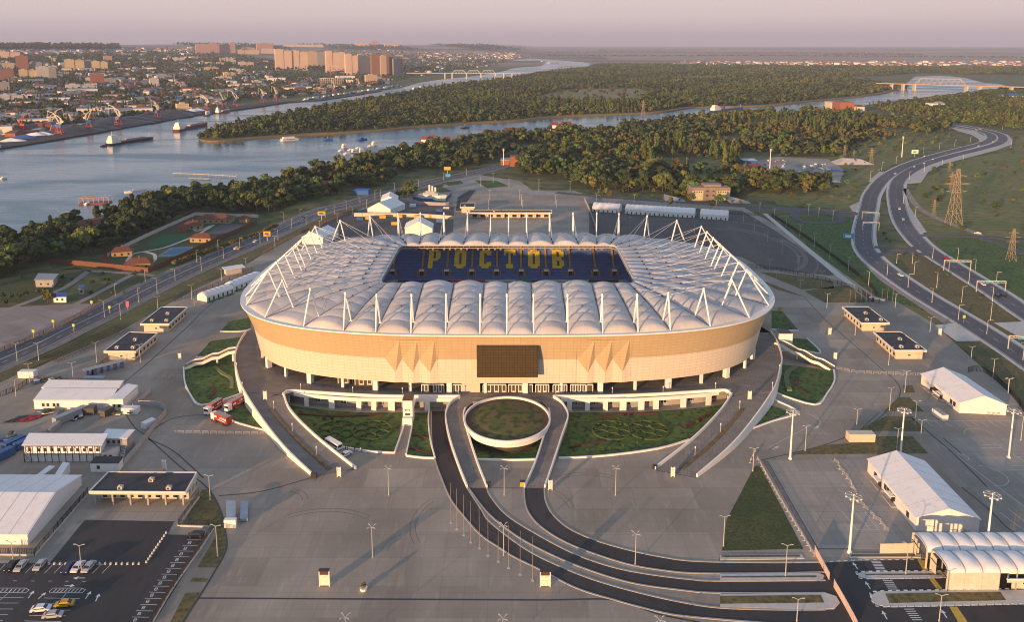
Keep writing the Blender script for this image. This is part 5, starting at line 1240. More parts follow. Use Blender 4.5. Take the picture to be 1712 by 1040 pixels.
# ================================================================ buildings near the stadium
def poly_z(pts_px, z): return [P(a, b, z) for a, b in pts_px]
def pavilion(roof, zr, label, base_in=1.2, fascia=0.9, canopy_front=False, name='ticket_pavilion', units=3):
    """roof = four photo corners front-left, front-right, back-right, back-left at height zr"""
    q = poly_z(roof, zr); c = sum(q, Vector())/4; t = empty(name, (c.x, c.y, 0.1), label=label, cat='pavilion'); q = [p-Vector((c.x, c.y, 0)) for p in q]
    mb = MB(); mb.hexa([p[:2] for p in q], zr-fascia, zr-0.1, 0)
    par = MB(); 
    for a, b_ in zip(q, q[1:]+q[:1]): par.bar((a.x*.985, a.y*.985, zr), (b_.x*.985, b_.y*.985, zr), .35, .35)
    rf = mb.build('roof', M_BEIGE, t); par.build('roof_edge', M_WHITE, rf)
    mb = MB(); mb.hexa([(p*.965)[:2] for p in q], zr-.12, zr-.02, 0); mb.build('roof_surface', M_BITUMEN, rf)
    u = (q[1]-q[0]).normalized(); v = (q[3]-q[0]).normalized(); Wd = (q[1]-q[0]).length; Dp = (q[3]-q[0]).length
    def loc(a, b_): return q[0]+u*a+v*b_
    f0 = 4.0 if canopy_front else base_in
    body = [loc(base_in, f0), loc(Wd-base_in, f0), loc(Wd-base_in, Dp-base_in*.7), loc(base_in, Dp-base_in*.7)]
    mb = MB(); mb.hexa([p[:2] for p in body], -.1, zr-fascia+.01); mb.build('wall', M_BEIGE, t)
    # windows and doors on front and both sides
    def wins(a, b_, n, z0, z1, fr=.55):
        d = (b_-a); L = d.length; d.normalize(); nn = Vector((d.y, -d.x, 0))
        for k in range(n):
            m_ = MB(); x0, x1 = L*(k+.5-fr/2)/n, L*(k+.5+fr/2)/n; p0, p1 = a+d*x0, a+d*x1
            fw = MB(); fw.hexa([(p0+nn*.06)[:2], (p0-nn*.1)[:2], (p1-nn*.1)[:2], (p1+nn*.06)[:2]][::-1], z0, z1); f_ = fw.build('window', M_WHITE, t)
            m_.hexa([(p0+d*.12+nn*.09)[:2], (p0+d*.12)[:2], (p1-d*.12)[:2], (p1-d*.12+nn*.09)[:2]][::-1], z0+.12, z1-.12); m_.build('pane', M_GLASS, f_)
    wins(body[1], body[2], 6, .9, 2.6); wins(body[3], body[0], 6, .9, 2.6)
    if canopy_front:
        for k in range(6): p = loc(1.4+(Wd-2.8)*k/5, .8); cm = MB(); cm.box(p.x-.25, p.x+.25, p.y-.25, p.y+.25, -.1, zr-fascia); cm.build('column', M_GREYC, t)
        wins(body[0], body[1], 10, .3, 2.7, .6)
    else: wins(body[0], body[1], 1, 1.3, 2.2, .12)
    for k in range(units):
        p = loc(Wd*(.3+.25*k), Dp*(.55 if k % 2 else .15)); m_ = MB(); m_.box(p.x-.7, p.x+.7, p.y-.6, p.y+.6, zr, zr+1.0); m_.box(p.x-.45, p.x+.3, p.y-.61, p.y-.6, zr+.15, zr+.8, m=1); m_.tube((p.x-.2, p.y, zr+1.0), (p.x-.2, p.y, zr+1.25), .35, .35, 8); m_.build('roof_vent', [M_CONC, M_DARK], t)
    return t
zr = 4.4
pavilion([(173, 588), (227, 588), (264, 557), (216, 555.5)], zr, 'flat black roofed beige pavilion nearest the brick square, lower of the left pair')
pavilion([(234, 542), (283, 542), (314, 514), (270, 513.5)], zr, 'flat black roofed beige pavilion beside the scalloped tents, upper of the left pair')
pavilion([(1440, 540.5), (1487.5, 540.5), (1451, 513), (1407.5, 513)], zr, 'flat black roofed beige pavilion, farther of the right pair')
pavilion([(1496, 586.5), (1550, 586.5), (1506, 555), (1460, 555)], zr, 'flat black roofed beige pavilion, nearer of the right pair')
pavilion([(148, 823), (311.5, 824), (330, 790.5), (180, 790)], 4.6, 'wide black roofed gatehouse with columned canopy above the car park', canopy_front=True, name='gatehouse', units=3)
pavilion([(769, 346.5), (794, 346.5), (794, 339), (771, 339)], 5, 'small square beige gate lodge at the end of the back gate', name='gate_lodge', units=1)
pavilion([(784, 355.5), (923, 355.5), (924, 351), (785, 351)], 5, 'long low glass fronted back gate with grey roof', canopy_front=True, name='gate_building', units=1)
pavilion([(1684, 970), (1740, 970), (1740, 960), (1686, 960)], 3.4, 'small dark roofed booth at the end of the canopy', name='checkpoint_booth', units=0)
def hall(FL, FR, BL, eave, ridge, label, name='fabric_hall', ends=True, wins_side=None, mroof=None, gable_patch=False, cat='hall'):
    """gabled hall; ridge runs from the FL-FR gable end towards BL"""
    FL, FR, BL = [Vector((v.x, v.y, 0)) for v in (FL, FR, BL)]
    t = empty(name, (FL+FR)/2+Vector((0, 0, .12)), label=label, cat=cat); o_ = (FL+FR)/2
    d = BL-FL; a, b_, c, e = FL-o_, FR-o_, FR-o_+d, FL-o_+d; m0, m1 = (a+b_)/2, (c+e)/2
    mr = mroof or M_VINYL
    mb = MB()
    up = lambda p, z: (p.x, p.y, z)
    mb.quad(up(a, 0), up(b_, 0), up(b_, eave), up(m0, ridge), up(a, eave)); mb.quad(up(c, 0), up(e, 0), up(e, eave), up(m1, ridge), up(c, eave))
    mb.quad(up(e, 0), up(a, 0), up(a, eave), up(e, eave)); mb.quad(up(b_, 0), up(c, 0), up(c, eave), up(b_, eave)); mb.build('wall', M_VINYL, t)
    ex = d.normalized()*.35; sx = (b_-a).normalized()*.35
    rb = MB()
    def slope(p, q, r_, s_): rb.quad(p, q, r_, s_); rb.quad(*[(x, y, z+.14) for x, y, z in (s_, r_, q, p)])
    A = [up(a-sx-ex, eave-.1), up(m0-ex, ridge+.05), up(m1+ex, ridge+.05), up(e-sx+ex, eave-.1)]; B2 = [up(m0-ex, ridge+.05), up(b_+sx-ex, eave-.1), up(c+sx+ex, eave-.1), up(m1+ex, ridge+.05)]
    slope(*A); slope(*B2)
    for q in (A, B2): 
        for i in range(4):
            p_, q_ = q[i], q[(i+1) % 4]; rb.quad(p_, q_, (q_[0], q_[1], q_[2]+.14), (p_[0], p_[1], p_[2]+.14))
    rf = rb.build('roof', mr, t)
    n = max(2, int(d.length/5)); sm = MB()
    for k in range(n+1):
        for P0, P1 in ((a-sx, m0), (m0, b_+sx)):
            z0, z1 = (eave-.1, ridge+.05) if P0 is not m0 else (ridge+.05, eave-.1)
            sm.bar((P0.x+d.x*k/n, P0.y+d.y*k/n, z0+.15), (P1.x+d.x*k/n, P1.y+d.y*k/n, z1+.15), .1, .07)
    sm.build('roof_seam', M_CONC, rf)
    u = d.normalized(); W2 = (b_-a).normalized()
    for k in (wins_side or []):
        p = a+d*k; fr = MB(); M4 = Matrix.Translation((p.x, p.y, 0)) @ Matrix.Rotation(math.atan2(u.y, u.x), 4, 'Z')
        fr.box(-.75, .75, -.02, .12, 1.2, 2.9, M=M4) if (Vector((-u.y, u.x, 0)).dot(W2) < 0) else fr.box(-.75, .75, -.12, .02, 1.2, 2.9, M=M4)
        f_ = fr.build('window', M_DARK, t)
    for k in (0.45, 0.72):
        if not wins_side: break
        p = a+d*k; M4 = Matrix.Translation((p.x, p.y, 0)) @ Matrix.Rotation(math.atan2(u.y, u.x), 4, 'Z'); s = 1 if (Vector((-u.y, u.x, 0)).dot(W2) < 0) else -1
        fr = MB(); fr.box(-1.6, 1.6, min(0, s*1.5), max(0, s*1.5), 2.6, 2.75, M=M4); fr.build('door_canopy', M_WHITE, t); fr = MB(); fr.box(-.9, .9, min(0, s*.08), max(0, s*.08), 0, 2.4, M=M4); fr.build('door', M_DARK, t)
        fr = MB(); fr.box(-3, 3, min(s*.2, s*1.6), max(s*.2, s*1.6), 0, .35, M=M4); fr.build('platform', M_GREYC, t)
    for k in range(3):
        if not wins_side: break
        p = a+(b_-a)*(.62+.1*k)-u*.4; ac = MB(); ac.box(p.x-.4, p.x+.4, p.y-.35, p.y+.3, .2, 1.0); ac.build('air_conditioner', M_CONC, t)
    return t
h1 = P(1603, 691); hall(h1, P(1681.5, 695), P(1539.5, 642), ZY(674, h1.y), ZY(662.5, P(1643, 693).y), 'smaller white gabled fabric hall with pink lit roof, up by the fence', wins_side=[.12, .2, .5, .55, .6, .65])
h2 = P(1530, 888.5); hall(h2, P(1636, 892), P(1450, 789), ZY(866, h2.y), ZY(851, P(1585, 890).y), 'long white gabled fabric hall on the worn concrete, nearest of the two', wins_side=[.15, .42, .48, .54, .6, .82])
# the hall lower left: its ridge runs to the left out of the frame
r0 = P(47.5, 912); r1 = P(137, 812); dd = Vector((-95, 1.2, 0)); hall(r1, r0, r1+dd, ZY(796, r1.y), ZY(825, (r0.y+r1.y)/2), 'huge white gabled fabric hall at the edge of the car park', wins_side=None)
gh = bpy.data.objects[-1] if False else None
hl = empty('hall_annex', P(95, 800)+Vector((0, 0, .12)), label='narrow white connecting corridor with grey sides behind the huge hall', cat='annex')
mb = MB(); w_ = [P(92, 812), P(103, 812), P(118, 790), P(107, 788)]; o0 = hl.location.copy(); mb.hexa([(p-o0)[:2] for p in w_], -.1, 3.2); mb.build('wall', M_VINYL, hl); mb = MB(); w_ = [P(65, 800), P(98, 800), P(100, 789), P(86, 789)]
mb = MB(); w_ = poly_z([(58, 797), (68, 797), (92, 780), (82, 779)], 3.4); mb.hexa([(p-o0)[:2] for p in w_], 3.1, 3.4); mb.build('roof', M_VINYL, hl)
# white modular buildings on the left
def block(quad, z0, z1, label, name, mwall, mroof, cat, wn=(), slope_back=0.0, rows=(1.0,), wh=1.3, ww=1.1, par=None, ac=False, over=.25):
    """quad: base corners (photo) front-left, front-right, back-right, back-left"""
    q = [P(a, b) for a, b in quad]; c = sum(q, Vector())/4; t = empty(name, (c.x, c.y, .12), label=label, cat=cat) if par is None else par
    q = [p-Vector((t.location.x, t.location.y, 0)) for p in q]
    mb = MB(); mb.hexa([p[:2] for p in q], z0-.1 if z0 == 0 else z0, z1); mb.build('wall', mwall, t)
    cc = sum(q, Vector())/4; rb = MB(); rq = [p+(p-cc).normalized()*over for p in q]; i0 = len(rb.v)
    zf, zb = z1+.02, z1+.02+slope_back
    rb.v += [(rq[0].x, rq[0].y, zf), (rq[1].x, rq[1].y, zf), (rq[2].x, rq[2].y, zb), (rq[3].x, rq[3].y, zb)]+[(rq[0].x, rq[0].y, zf+.2), (rq[1].x, rq[1].y, zf+.2), (rq[2].x, rq[2].y, zb+.2), (rq[3].x, rq[3].y, zb+.2)]
    for f_ in ((3, 2, 1, 0), (4, 5, 6, 7), (0, 1, 5, 4), (1, 2, 6, 5), (2, 3, 7, 6), (3, 0, 4, 7)): rb.f.append(f_); rb.m.append(0)
    rf = rb.build('roof', mroof, t)
    a, b_ = q[0], q[1]; d = (b_-a); L = d.length; d.normalize(); nn = Vector((d.y, -d.x, 0))
    for zz in rows:
        for k in wn:
            p = a+d*(L*k); fr = MB(); fr.hexa([(p-d*ww/2)[:2], (p+d*ww/2)[:2], (p+d*ww/2+nn*.06)[:2], (p-d*ww/2+nn*.06)[:2]][::-1], zz, zz+wh); f_ = fr.build('window', M_GREYC, t)
            gl = MB(); gl.hexa([(p-d*(ww/2-.1))[:2], (p+d*(ww/2-.1))[:2], (p+d*(ww/2-.1)+nn*.08)[:2], (p-d*(ww/2-.1)+nn*.08)[:2]][::-1], zz+.1, zz+wh-.1); gl.build('pane', M_GLASS, f_)
    return t
tA = block([(57.8, 684.5), (186, 684.5), (197, 670), (74, 669)], 0, 3.4, 'white L shaped modular hall with low pitched roofs in the left yard', 'modular_building', M_VINYL, M_VINYL, 'building', wn=(.12, .18, .26, .31), slope_back=1.2)
block([(72, 668), (200, 668), (208, 659), (85, 658)], 0, 4.6, None, '', M_VINYL, M_VINYL, '', par=tA, slope_back=.8)
block([(184, 686), (207, 686), (232, 664), (214, 661)], 0, 4.2, None, '', M_VINYL, M_VINYL, '', wn=(.3, .7), par=tA, slope_back=.3)
tB = block([(43, 772), (170, 772), (180, 757), (55, 756)], 0, 5.6, 'white two storey cabin block with steel stairs and frame in the left yard', 'cabin_block', M_VINYL, M_VINYL, 'building', wn=(.02+.05, .19, .27, .36, .45, .53, .62, .70, .79, .87, .96), slope_back=.9, rows=(3.5,), wh=1.2, over=.7)
block([(170, 758), (214, 758), (226, 745), (182, 744)], 0, 5.2, None, '', M_GREYC, M_VINYL, '', par=tB, wn=(.1, .3, .5, .7), slope_back=.3, rows=(3.4,), over=.4)
block([(170, 772), (192, 772), (201, 760), (180, 760)], 0, 2.7, None, '', M_VINYL, M_GREYC, '', par=tB, wn=(.3, .7), over=.2)
fm = MB(); q0, q1 = P(43, 772)-tB.location, P(170, 772)-tB.location; y_ = -.55
for k in range(12):
    p = q0.lerp(q1, k/11); fm.box(p.x-.09, p.x+.09, p.y+y_-.09, p.y+y_+.09, -.1, 5.7)
for z in (2.8, 5.6): fm.bar((q0.x, q0.y+y_, z), (q1.x, q1.y+y_, z), .16)
p, p2 = q0, q0.lerp(q1, 1/11)
for z0, z1 in ((0, 2.8), (2.8, 5.6)): fm.bar((p.x, p.y+y_, z0), (p2.x, p2.y+y_, z1), .08); fm.bar((p.x, p.y+y_, z1), (p2.x, p2.y+y_, z0), .08)
fm.build('steel_frame', M_DARK, tB)
for k in range(13):
    p = q0.lerp(q1, (k+.6)/13.2); ac = MB(); ac.box(p.x-.35, p.x+.35, p.y-.35, p.y, (4.7, 2.2)[k % 2], (5.25, 2.75)[k % 2]); ac.build('air_conditioner', M_CONC, tB)
st_ = MB(); a = P(203, 775)-tB.location; b_ = P(211, 752)-tB.location
for k in range(14): p = a.lerp(b_, k/13); st_.box(p.x-.6, p.x+.6, p.y-.2, p.y+.2, .2*k, .2*k+.12)
st_.bar((a.x-.6, a.y, 1), (b_.x-.6, b_.y, 3.8), .06); st_.bar((a.x+.6, a.y, 1), (b_.x+.6, b_.y, 3.8), .06); st_.build('outside_stair', M_STEEL, tB)
block([(152, 790), (199, 790), (207, 779), (162, 778)], 0, 2.9, 'dark roofed white container office beside the gatehouse', 'container_office', M_VINYL, M_BITUMEN, 'cabin', wn=(.28,), over=.1)
def container(px, py, a, L, W_, H_, m, label, mr=None, name='shipping_container'):
    t = empty(name, P(px, py)+Vector((0, 0, .13)), a, label=label, cat='container'); mb = MB(); mb.box(-L/2, L/2, -W_/2, W_/2, .1, H_)
    n = int(L/.6)
    for s in (-1, 1):
        for k in range(n): x = -L/2+.3+k*.6; mb.box(x, x+.28, s*W_/2-.03 if s > 0 else -W_/2-.04, W_/2+.04 if s > 0 else -W_/2+.03, .25, H_-.15)
    mb.build('body', m, t); rb = MB(); rb.box(-L/2+.05, L/2-.05, -W_/2+.05, W_/2-.05, H_, H_+.06); rb.build('roof', mr or m, t)
    db = MB(); db.box(L/2, L/2+.05, -W_/2+.1, -.03, .2, H_-.1); db.box(L/2, L/2+.05, .03, W_/2-.1, .2, H_-.1); db.build('door', m, t); return t
M_CBLUE = mat('container_blue', (.03, .10, .26), .5, .15, .7); M_CGREY = mat('container_grey', (.30, .31, .32), .5, .12); M_CDARK = mat('container_dark', (.10, .085, .07), .6, .2)
container(43, 666-38, .1, 7, 2.6, 3, M_VINYL, 'pale container cabin by the left fence under the lamps') if False else None
container(47, 631, 0, 6.5, 3, 2.8, M_VINYL, 'white container cabin by the fence beside the embankment lawn')
container(158, 641, 0, 8.5, 2.6, 2.6, M_CGREY, 'pale grey container with roof units just behind the L shaped hall')
container(118, 701, 1.05, 12, 2.6, 2.8, M_CGREY, 'long pale container lying between the two white halls')
container(146, 692, .1, 6, 3, 2.6, M_CDARK, 'dark brown container touching the L shaped hall, larger of two')
container(180, 694, 1.2, 4.5, 2.4, 2.4, M_CDARK, 'small dark container right of the larger brown one')
container(219, 691, 0, 6, 2.6, 2.4, M_VINYL, 'small white cabin by the curved grey screen fence')
container(249, 714, 1.1, 4.5, 2.4, 2.3, M_VINYL, 'tiny white guard cabin inside the corner of the grey fence')
container(24, 747, 1.15, 7, 2.5, 2.6, M_CBLUE, 'blue container nearest the white cabin block, left one')
container(43, 747, 1.15, 7, 2.5, 2.6, M_CBLUE, 'blue container touching the cabin block, right one')
container(4, 768, 1.15, 7.5, 2.5, 2.8, M_CBLUE, 'bright blue container at the frame edge, lowest of the blue ones')
container(190, 728, 0, 6, 2.2, 1.6, M_CDARK, 'low black container behind the cabin block roof')
container(1438, 737, 0, 9.0, 3.2, 2.9, M_BEIGE, 'beige service cabin with pipes on its roof on the right lawn')
container(1571, 699, 1.7, 6, 2.4, 2.4, M_VINYL, 'small white cabin with blue grey roof near the smaller hall', M_GREYC)
# long grey shade/wall pieces
t = empty('grey_ramp_wall', P(88, 720)+Vector((0, 0, .1)), label='slanting grey wall panel between the blue containers and the long container', cat='wall'); mb = MB(); w_ = [P(78, 727), P(84, 727), P(103, 711), P(94, 710)]; mb.hexa([(p-t.location)[:2] for p in w_], 0, 1.8); mb.build('panel', M_GREYC, t)
# screen fence curving round the left yard
def panel_fence(name, pxs, h, label, m, mp=None, gap=2.5, px=True, th=.12, cat='fence', bottom=.1, n=4, rails=True, base=None):
    pl = smooth_poly([P(*q) for q in pxs] if px else pxs, n); o_ = pl[0].copy(); t = empty(name, o_, label=label, cat=cat)
    mb = MB(); acc = 0; LL = sum((b_-a).length for a, b_ in zip(pl[:-1], pl[1:])); gap = max(gap, LL/60); pm = MB(); pm.bar((0, 0, 0), (0, 0, h+.1), .12); pme = pm.mesh('post', mp or m)
    for a, b_ in zip(pl[:-1], pl[1:]):
        L = (b_-a).length; k = 0
        if rails:
            for z in (bottom+.1, h-.1): mb.bar(a-o_+Vector((0, 0, z)), b_-o_+Vector((0, 0, z)), .06)
            m_ = max(1, int(L/.45))
            for i in range(m_): p = a.lerp(b_, (i+.5)/m_)-o_; mb.bar(p+Vector((0, 0, bottom)), p+Vector((0, 0, h)), .10)
        else: d = (b_-a).normalized(); nn = Vector((-d.y, d.x, 0))*th/2; mb.hexa([(a-o_-nn)[:2], (b_-o_-nn)[:2], (b_-o_+nn)[:2], (a-o_+nn)[:2]], bottom, h)
        while acc < L:
            p = a.lerp(b_, acc/L)-o_; po = bpy.data.objects.new('post', pme); COL.objects.link(po); po.parent = t; po.location = p; acc += gap
        acc -= L
    if base:
        bs = MB(); 
        for a, b_ in zip(pl[:-1], pl[1:]): d = (b_-a).normalized(); nn = Vector((-d.y, d.x, 0))*.2; bs.hexa([(a-o_-nn)[:2], (b_-o_-nn)[:2], (b_-o_+nn)[:2], (a-o_+nn)[:2]], 0, base)
        bs.build('plinth', M_CONC, t)
    mb.build('panels' if not rails else 'railing', m, t); return t
M_SCREEN = mat('grey_screen', (.38, .36, .35), .8, .12, .5)
panel_fence('screen_fence', [(208, 779), (240, 740), (270, 702), (278, 692), (273, 684), (262, 680), (232, 679)], 2.2, 'pale grey screen fence curving round the left yard', M_SCREEN, rails=False)
panel_fence('screen_fence', [(252, 652), (250, 658), (236, 670), (222, 683)], 2.0, 'short pale screen fence at the right end of the L shaped hall', M_SCREEN, rails=False)
M_BLK = mat('black_fence', (.02, .018, .018), .5)
panel_fence('metal_fence', [(0, 929), (58, 930)], 2.2, 'black railing in front of the huge hall', M_BLK, base=.5); panel_fence('metal_fence', [(58, 931), (90, 893), (148, 826)], 2.2, 'black railing between the huge hall and the car park', M_BLK, base=.5)
panel_fence('metal_fence', [(333, 833), (298, 881), (358, 883)], 2.2, 'black railing round the small lawn by the gatehouse', M_BLK, base=.6, n=1); panel_fence('metal_fence', [(357, 885), (338, 915), (310, 955), (285, 992), (254, 1045)], 2.2, 'black railing along the marked parking bays', M_BLK, base=.4)
panel_fence('metal_fence', [(0, 664), (30, 652), (62, 637), (138, 640), (160, 620), (188, 598)], 2.2, 'black railing closing the left yard', M_BLK)
panel_fence('metal_fence', [(-60, 615), (0, 589), (60, 566), (100, 548), (170, 507)], 2.2, 'brown railing between the brick square and the road', mat('brown_fence', (.09, .055, .05), .6))
panel_fence('metal_fence', [(1290, 361), (1350, 400), (1400, 436), (1450, 474), (1466, 494)], 2.4, 'long blue black railing beside the back car park', M_BLK)
panel_fence('metal_fence', [(1250, 447), (1300, 453), (1370, 468), (1430, 485), (1458, 505)], 2.4, 'black railing at the stadium end of the back car park', M_BLK)
panel_fence('metal_fence', [(1618, 623), (1645, 622), (1690, 660), (1712, 690)], 2.4, 'black railing behind the smaller hall', M_BLK, n=2)
panel_fence('metal_fence', [(1420, 505), (1465, 505), (1490, 505)], 2.4, 'black railing behind the cabinets', M_BLK)
panel_fence('metal_fence', [(1042, 349), (1150, 354), (1270, 361)], 2.2, 'thin railing behind the long marquees', M_BLK)
panel_fence('metal_fence', [(290, 505), (330, 492), (400, 462), (425, 452)], 2.2, 'brown railing behind the scalloped tent row', mat('brown_fence', (.09, .055, .05), .6))
panel_fence('metal_fence', [(440, 425), (480, 402), (560, 366), (600, 352)], 2.2, 'brown railing along the back left edge of the grounds', mat('brown_fence', (.09, .055, .05), .6))
panel_fence('park_fence', [(85, 440), (120, 443), (180, 449), (248, 456)], 3.2, 'brown boarded fence in front of the little park', mat('rust_fence', (.16, .06, .035), .8), rails=False, gap=4, n=2)
panel_fence('park_fence', [(248, 456), (300, 433), (360, 405), (430, 374)], 3.0, 'brown boarded fence between the little park and the road', mat('rust_fence', (.16, .06, .035), .8), rails=False, gap=4)
panel_fence('park_wall', [(180, 430), (242, 398), (327, 360)], 2.6, 'long white wall behind the sports courts', M_CONC, rails=False, gap=6); panel_fence('park_wall', [(327, 360), (380, 362), (432, 364)], 2.6, 'white wall behind the largest red roofed house', M_CONC, rails=False, gap=6)
panel_fence('yard_wall', [(592, 362), (690, 363), (759, 367)], 3, 'beige concrete wall between the two back yards', M_BEIGE, rails=False, gap=5)
panel_fence('yard_fence', [(666, 338), (700, 342), (745, 344), (756, 340)], 3, 'grey concrete fence under the ship shaped building', M_GREYC, rails=False, gap=4); panel_fence('covered_walk', [(977, 335), (985, 352), (998, 388)], 3, 'dark covered walkway leading from the back gate', M_GREYC, rails=False, gap=4)
M_PINKP = mat('pink_barrier', (.62, .47, .42), .7, .08)
panel_fence('barrier', [(1362, 926), (1386, 971)], 2.3, 'pale pink hoarding across the end of the outer road', M_PINKP, rails=False, gap=3); panel_fence('barrier', [(1394, 983), (1414, 1018), (1432, 1052)], 2.3, 'pale pink hoarding across the end of the near road', M_PINKP, rails=False, gap=3)
panel_fence('hoarding', [(1471, 927), (1536, 926)], 3.1, 'beige hoarding standing left of the canopies', M_BEIGE, rails=False, gap=4)
# freestanding crowd barriers
gb = None
def crowd_barrier(p, rz, look, cat='barrier', grp='crowd barriers standing on the paving'):
    global gb
    if gb is None:
        gb = empty('crowd_barrier'); m_ = MB()
        for s in (-1, 1): m_.bar((s*1.1, 0, 0), (s*1.1, 0, 1.15), .06); m_.bar((s*1.1, -.4, .03), (s*1.1, .4, .03), .12)
        m_.build('frame', M_CONC, gb); m_ = MB(); m_.bar((-1.1, 0, 1.12), (1.1, 0, 1.12), .06); m_.bar((-1.1, 0, .25), (1.1, 0, .25), .05)
        for k in range(9): m_.bar((-.9+k*.225, 0, .25), (-.9+k*.225, 0, 1.12), .03)
        m_.build('bars', M_STEEL, gb); t = gb
    else: t = dup(gb)
    t.location = p; t.rotation_euler.z = rz; tag(t, None, cat, grp); place_label(t, look, Vector(p))
def barrier_row(pts, look, n, jitter=.1):
    pl = [P(*q) for q in pts]; d = [0]
    for a, b_ in zip(pl[:-1], pl[1:]): d.append(d[-1]+(b_-a).length)
    for i in range(n):
        t = d[-1]*i/(n-1); k = 0
        while k < len(pl)-2 and d[k+1] < t: k += 1
        a, b_ = pl[k], pl[k+1]; p = a.lerp(b_, (t-d[k])/(d[k+1]-d[k])); crowd_barrier((p.x, p.y, .13), math.atan2(b_.y-a.y, b_.x-a.x)+random.uniform(-jitter, jitter), look)
barrier_row([(1255, 772), (1262, 758)], 'crowd barrier at the lawn tip', 3); barrier_row([(1268, 772), (1300, 830), (1358, 927)], 'steel crowd barrier by the triangle lawn', 22)
barrier_row([(1398, 775), (1422, 810), (1440, 845), (1485, 890)], 'crowd barrier of the broken line', 15, .5); barrier_row([(1403, 619), (1430, 624), (1500, 627), (1538, 628)], 'crowd barrier in the upper right row', 12, .3)
barrier_row([(172, 632), (250, 633), (300, 632)], 'crowd barrier of the left paving row', 11); barrier_row([(275, 725), (330, 726), (440, 728)], 'crowd barrier in the row below the lorries', 13)
# scalloped tent rows
def marquee(A, B2, Wd, eave, top, segs, label, back=1, green=False, name='marquee'):
    """row of barrel segments from ground point A to B2, depth Wd away from the camera"""
    A = Vector((A.x, A.y, 0)); B2 = Vector((B2.x, B2.y, 0)); t = empty(name, A+Vector((0, 0, .13)), label=label, cat='tent'); d = B2-A; L = d.length; u = d.normalized(); v = Vector((-u.y, u.x, 0))*back
    mb = MB()
    q = [Vector((0, 0, 0)), d, d+v*Wd, v*Wd]; 
    for a, b_ in ((0, 1), (2, 3)): mb.quad(*[(p.x, p.y, z) for p, z in ((q[a], 0), (q[b_], 0), (q[b_], eave), (q[a], eave))])
    for a, b_ in ((q[1], q[2]), (q[3], q[0])):
        n = 6; mb.quad(*([(a.x, a.y, 0), (b_.x, b_.y, 0)]+[(a.lerp(b_, 1-k/n).x, a.lerp(b_, 1-k/n).y, eave+(top-eave)*(1-abs(1-2*(k/n))**2.0)) for k in range(n+1)]))
    mb.build('wall', M_VINYL, t)
    rb = MB(); ns = segs*6; nt = 10; g_ = []
    for i in range(ns+1):
        s = i/ns; ph = (s*segs) % 1.0; sag = -.28*math.sin(math.pi*ph) if False else .38*abs(math.sin(math.pi*s*segs))-.0
        for j in range(nt+1):
            tt = j/nt; h = eave+(top-eave)*(1-abs(1-2*tt)**2.0)+sag*math.sin(math.pi*tt)*.9; p = d*s+v*(Wd*tt); g_.append((p.x, p.y, h+.03))
    rb.v = g_
    for i in range(ns):
        for j in range(nt): k = i*(nt+1)+j; rb.f.append((k, k+nt+1, k+nt+2, k+1)); rb.m.append(0)
    rb.build('roof', M_VINYL, t, smooth=True)
    s_ = -1 if back > 0 else 1
    for i in range(segs):
        p = d*((i+.5)/segs); m_ = MB(); M4 = Matrix.Translation(p) @ Matrix.Rotation(math.atan2(u.y, u.x), 4, 'Z')
        m_.box(-.45, .45, -.08 if back > 0 else 0, 0 if back > 0 else .08, .1, 2.0, M=M4); m_.build('door', M_DARK, t)
        if green and i % 2 == 0: m_ = MB(); m_.box(-2.2, 2.2, -2.2, -.2, 0, .3, M=M4); m_.build('green_mat', mat('green_mat', (.01, .14, .07), .8), t)
    return t
marquee(P(346, 505.5), P(392, 489.5), 7.5, 2.7, 4.6, 6, 'white scalloped tent row nearer the pavilions', back=1, green=True); marquee(P(392, 487), P(440, 468), 7.5, 2.7, 4.6, 6, 'white scalloped tent row touching the stadium rim in view', back=1, green=True)
marquee(P(990, 354), P(1035, 357), 13, 3.8, 6.5, 6, 'white marquee row, shortest and leftmost of the three', green=True); marquee(P(1044.6, 357.5), P(1161, 365), 13, 3.8, 6.5, 15, 'white marquee row, the long middle one', green=True); marquee(P(1170, 366), P(1217, 369), 13, 3.8, 6.5, 6, 'white marquee row, right end one beside the car park corner', green=True)
hall(P(614.6, 358), P(653, 359), P(640, 349), ZY(349, P(614.6, 358).y), ZY(338, P(635, 358).y), 'white gabled tent hall behind the beige wall, front one')
hall(P(637, 346), P(664, 347), P(640, 338), 6, 9.5, 'white gabled tent hall right beside the embankment road, rear one')
hall(P(677, 394), P(723, 395), P(680, 385), 5.5, 10.5, 'white gabled tent roof peeping over the stadium rim'); hall(P(505, 408), P(540, 409), P(532, 396), 5, 8.6, 'white gabled tent beside the left rear masts')
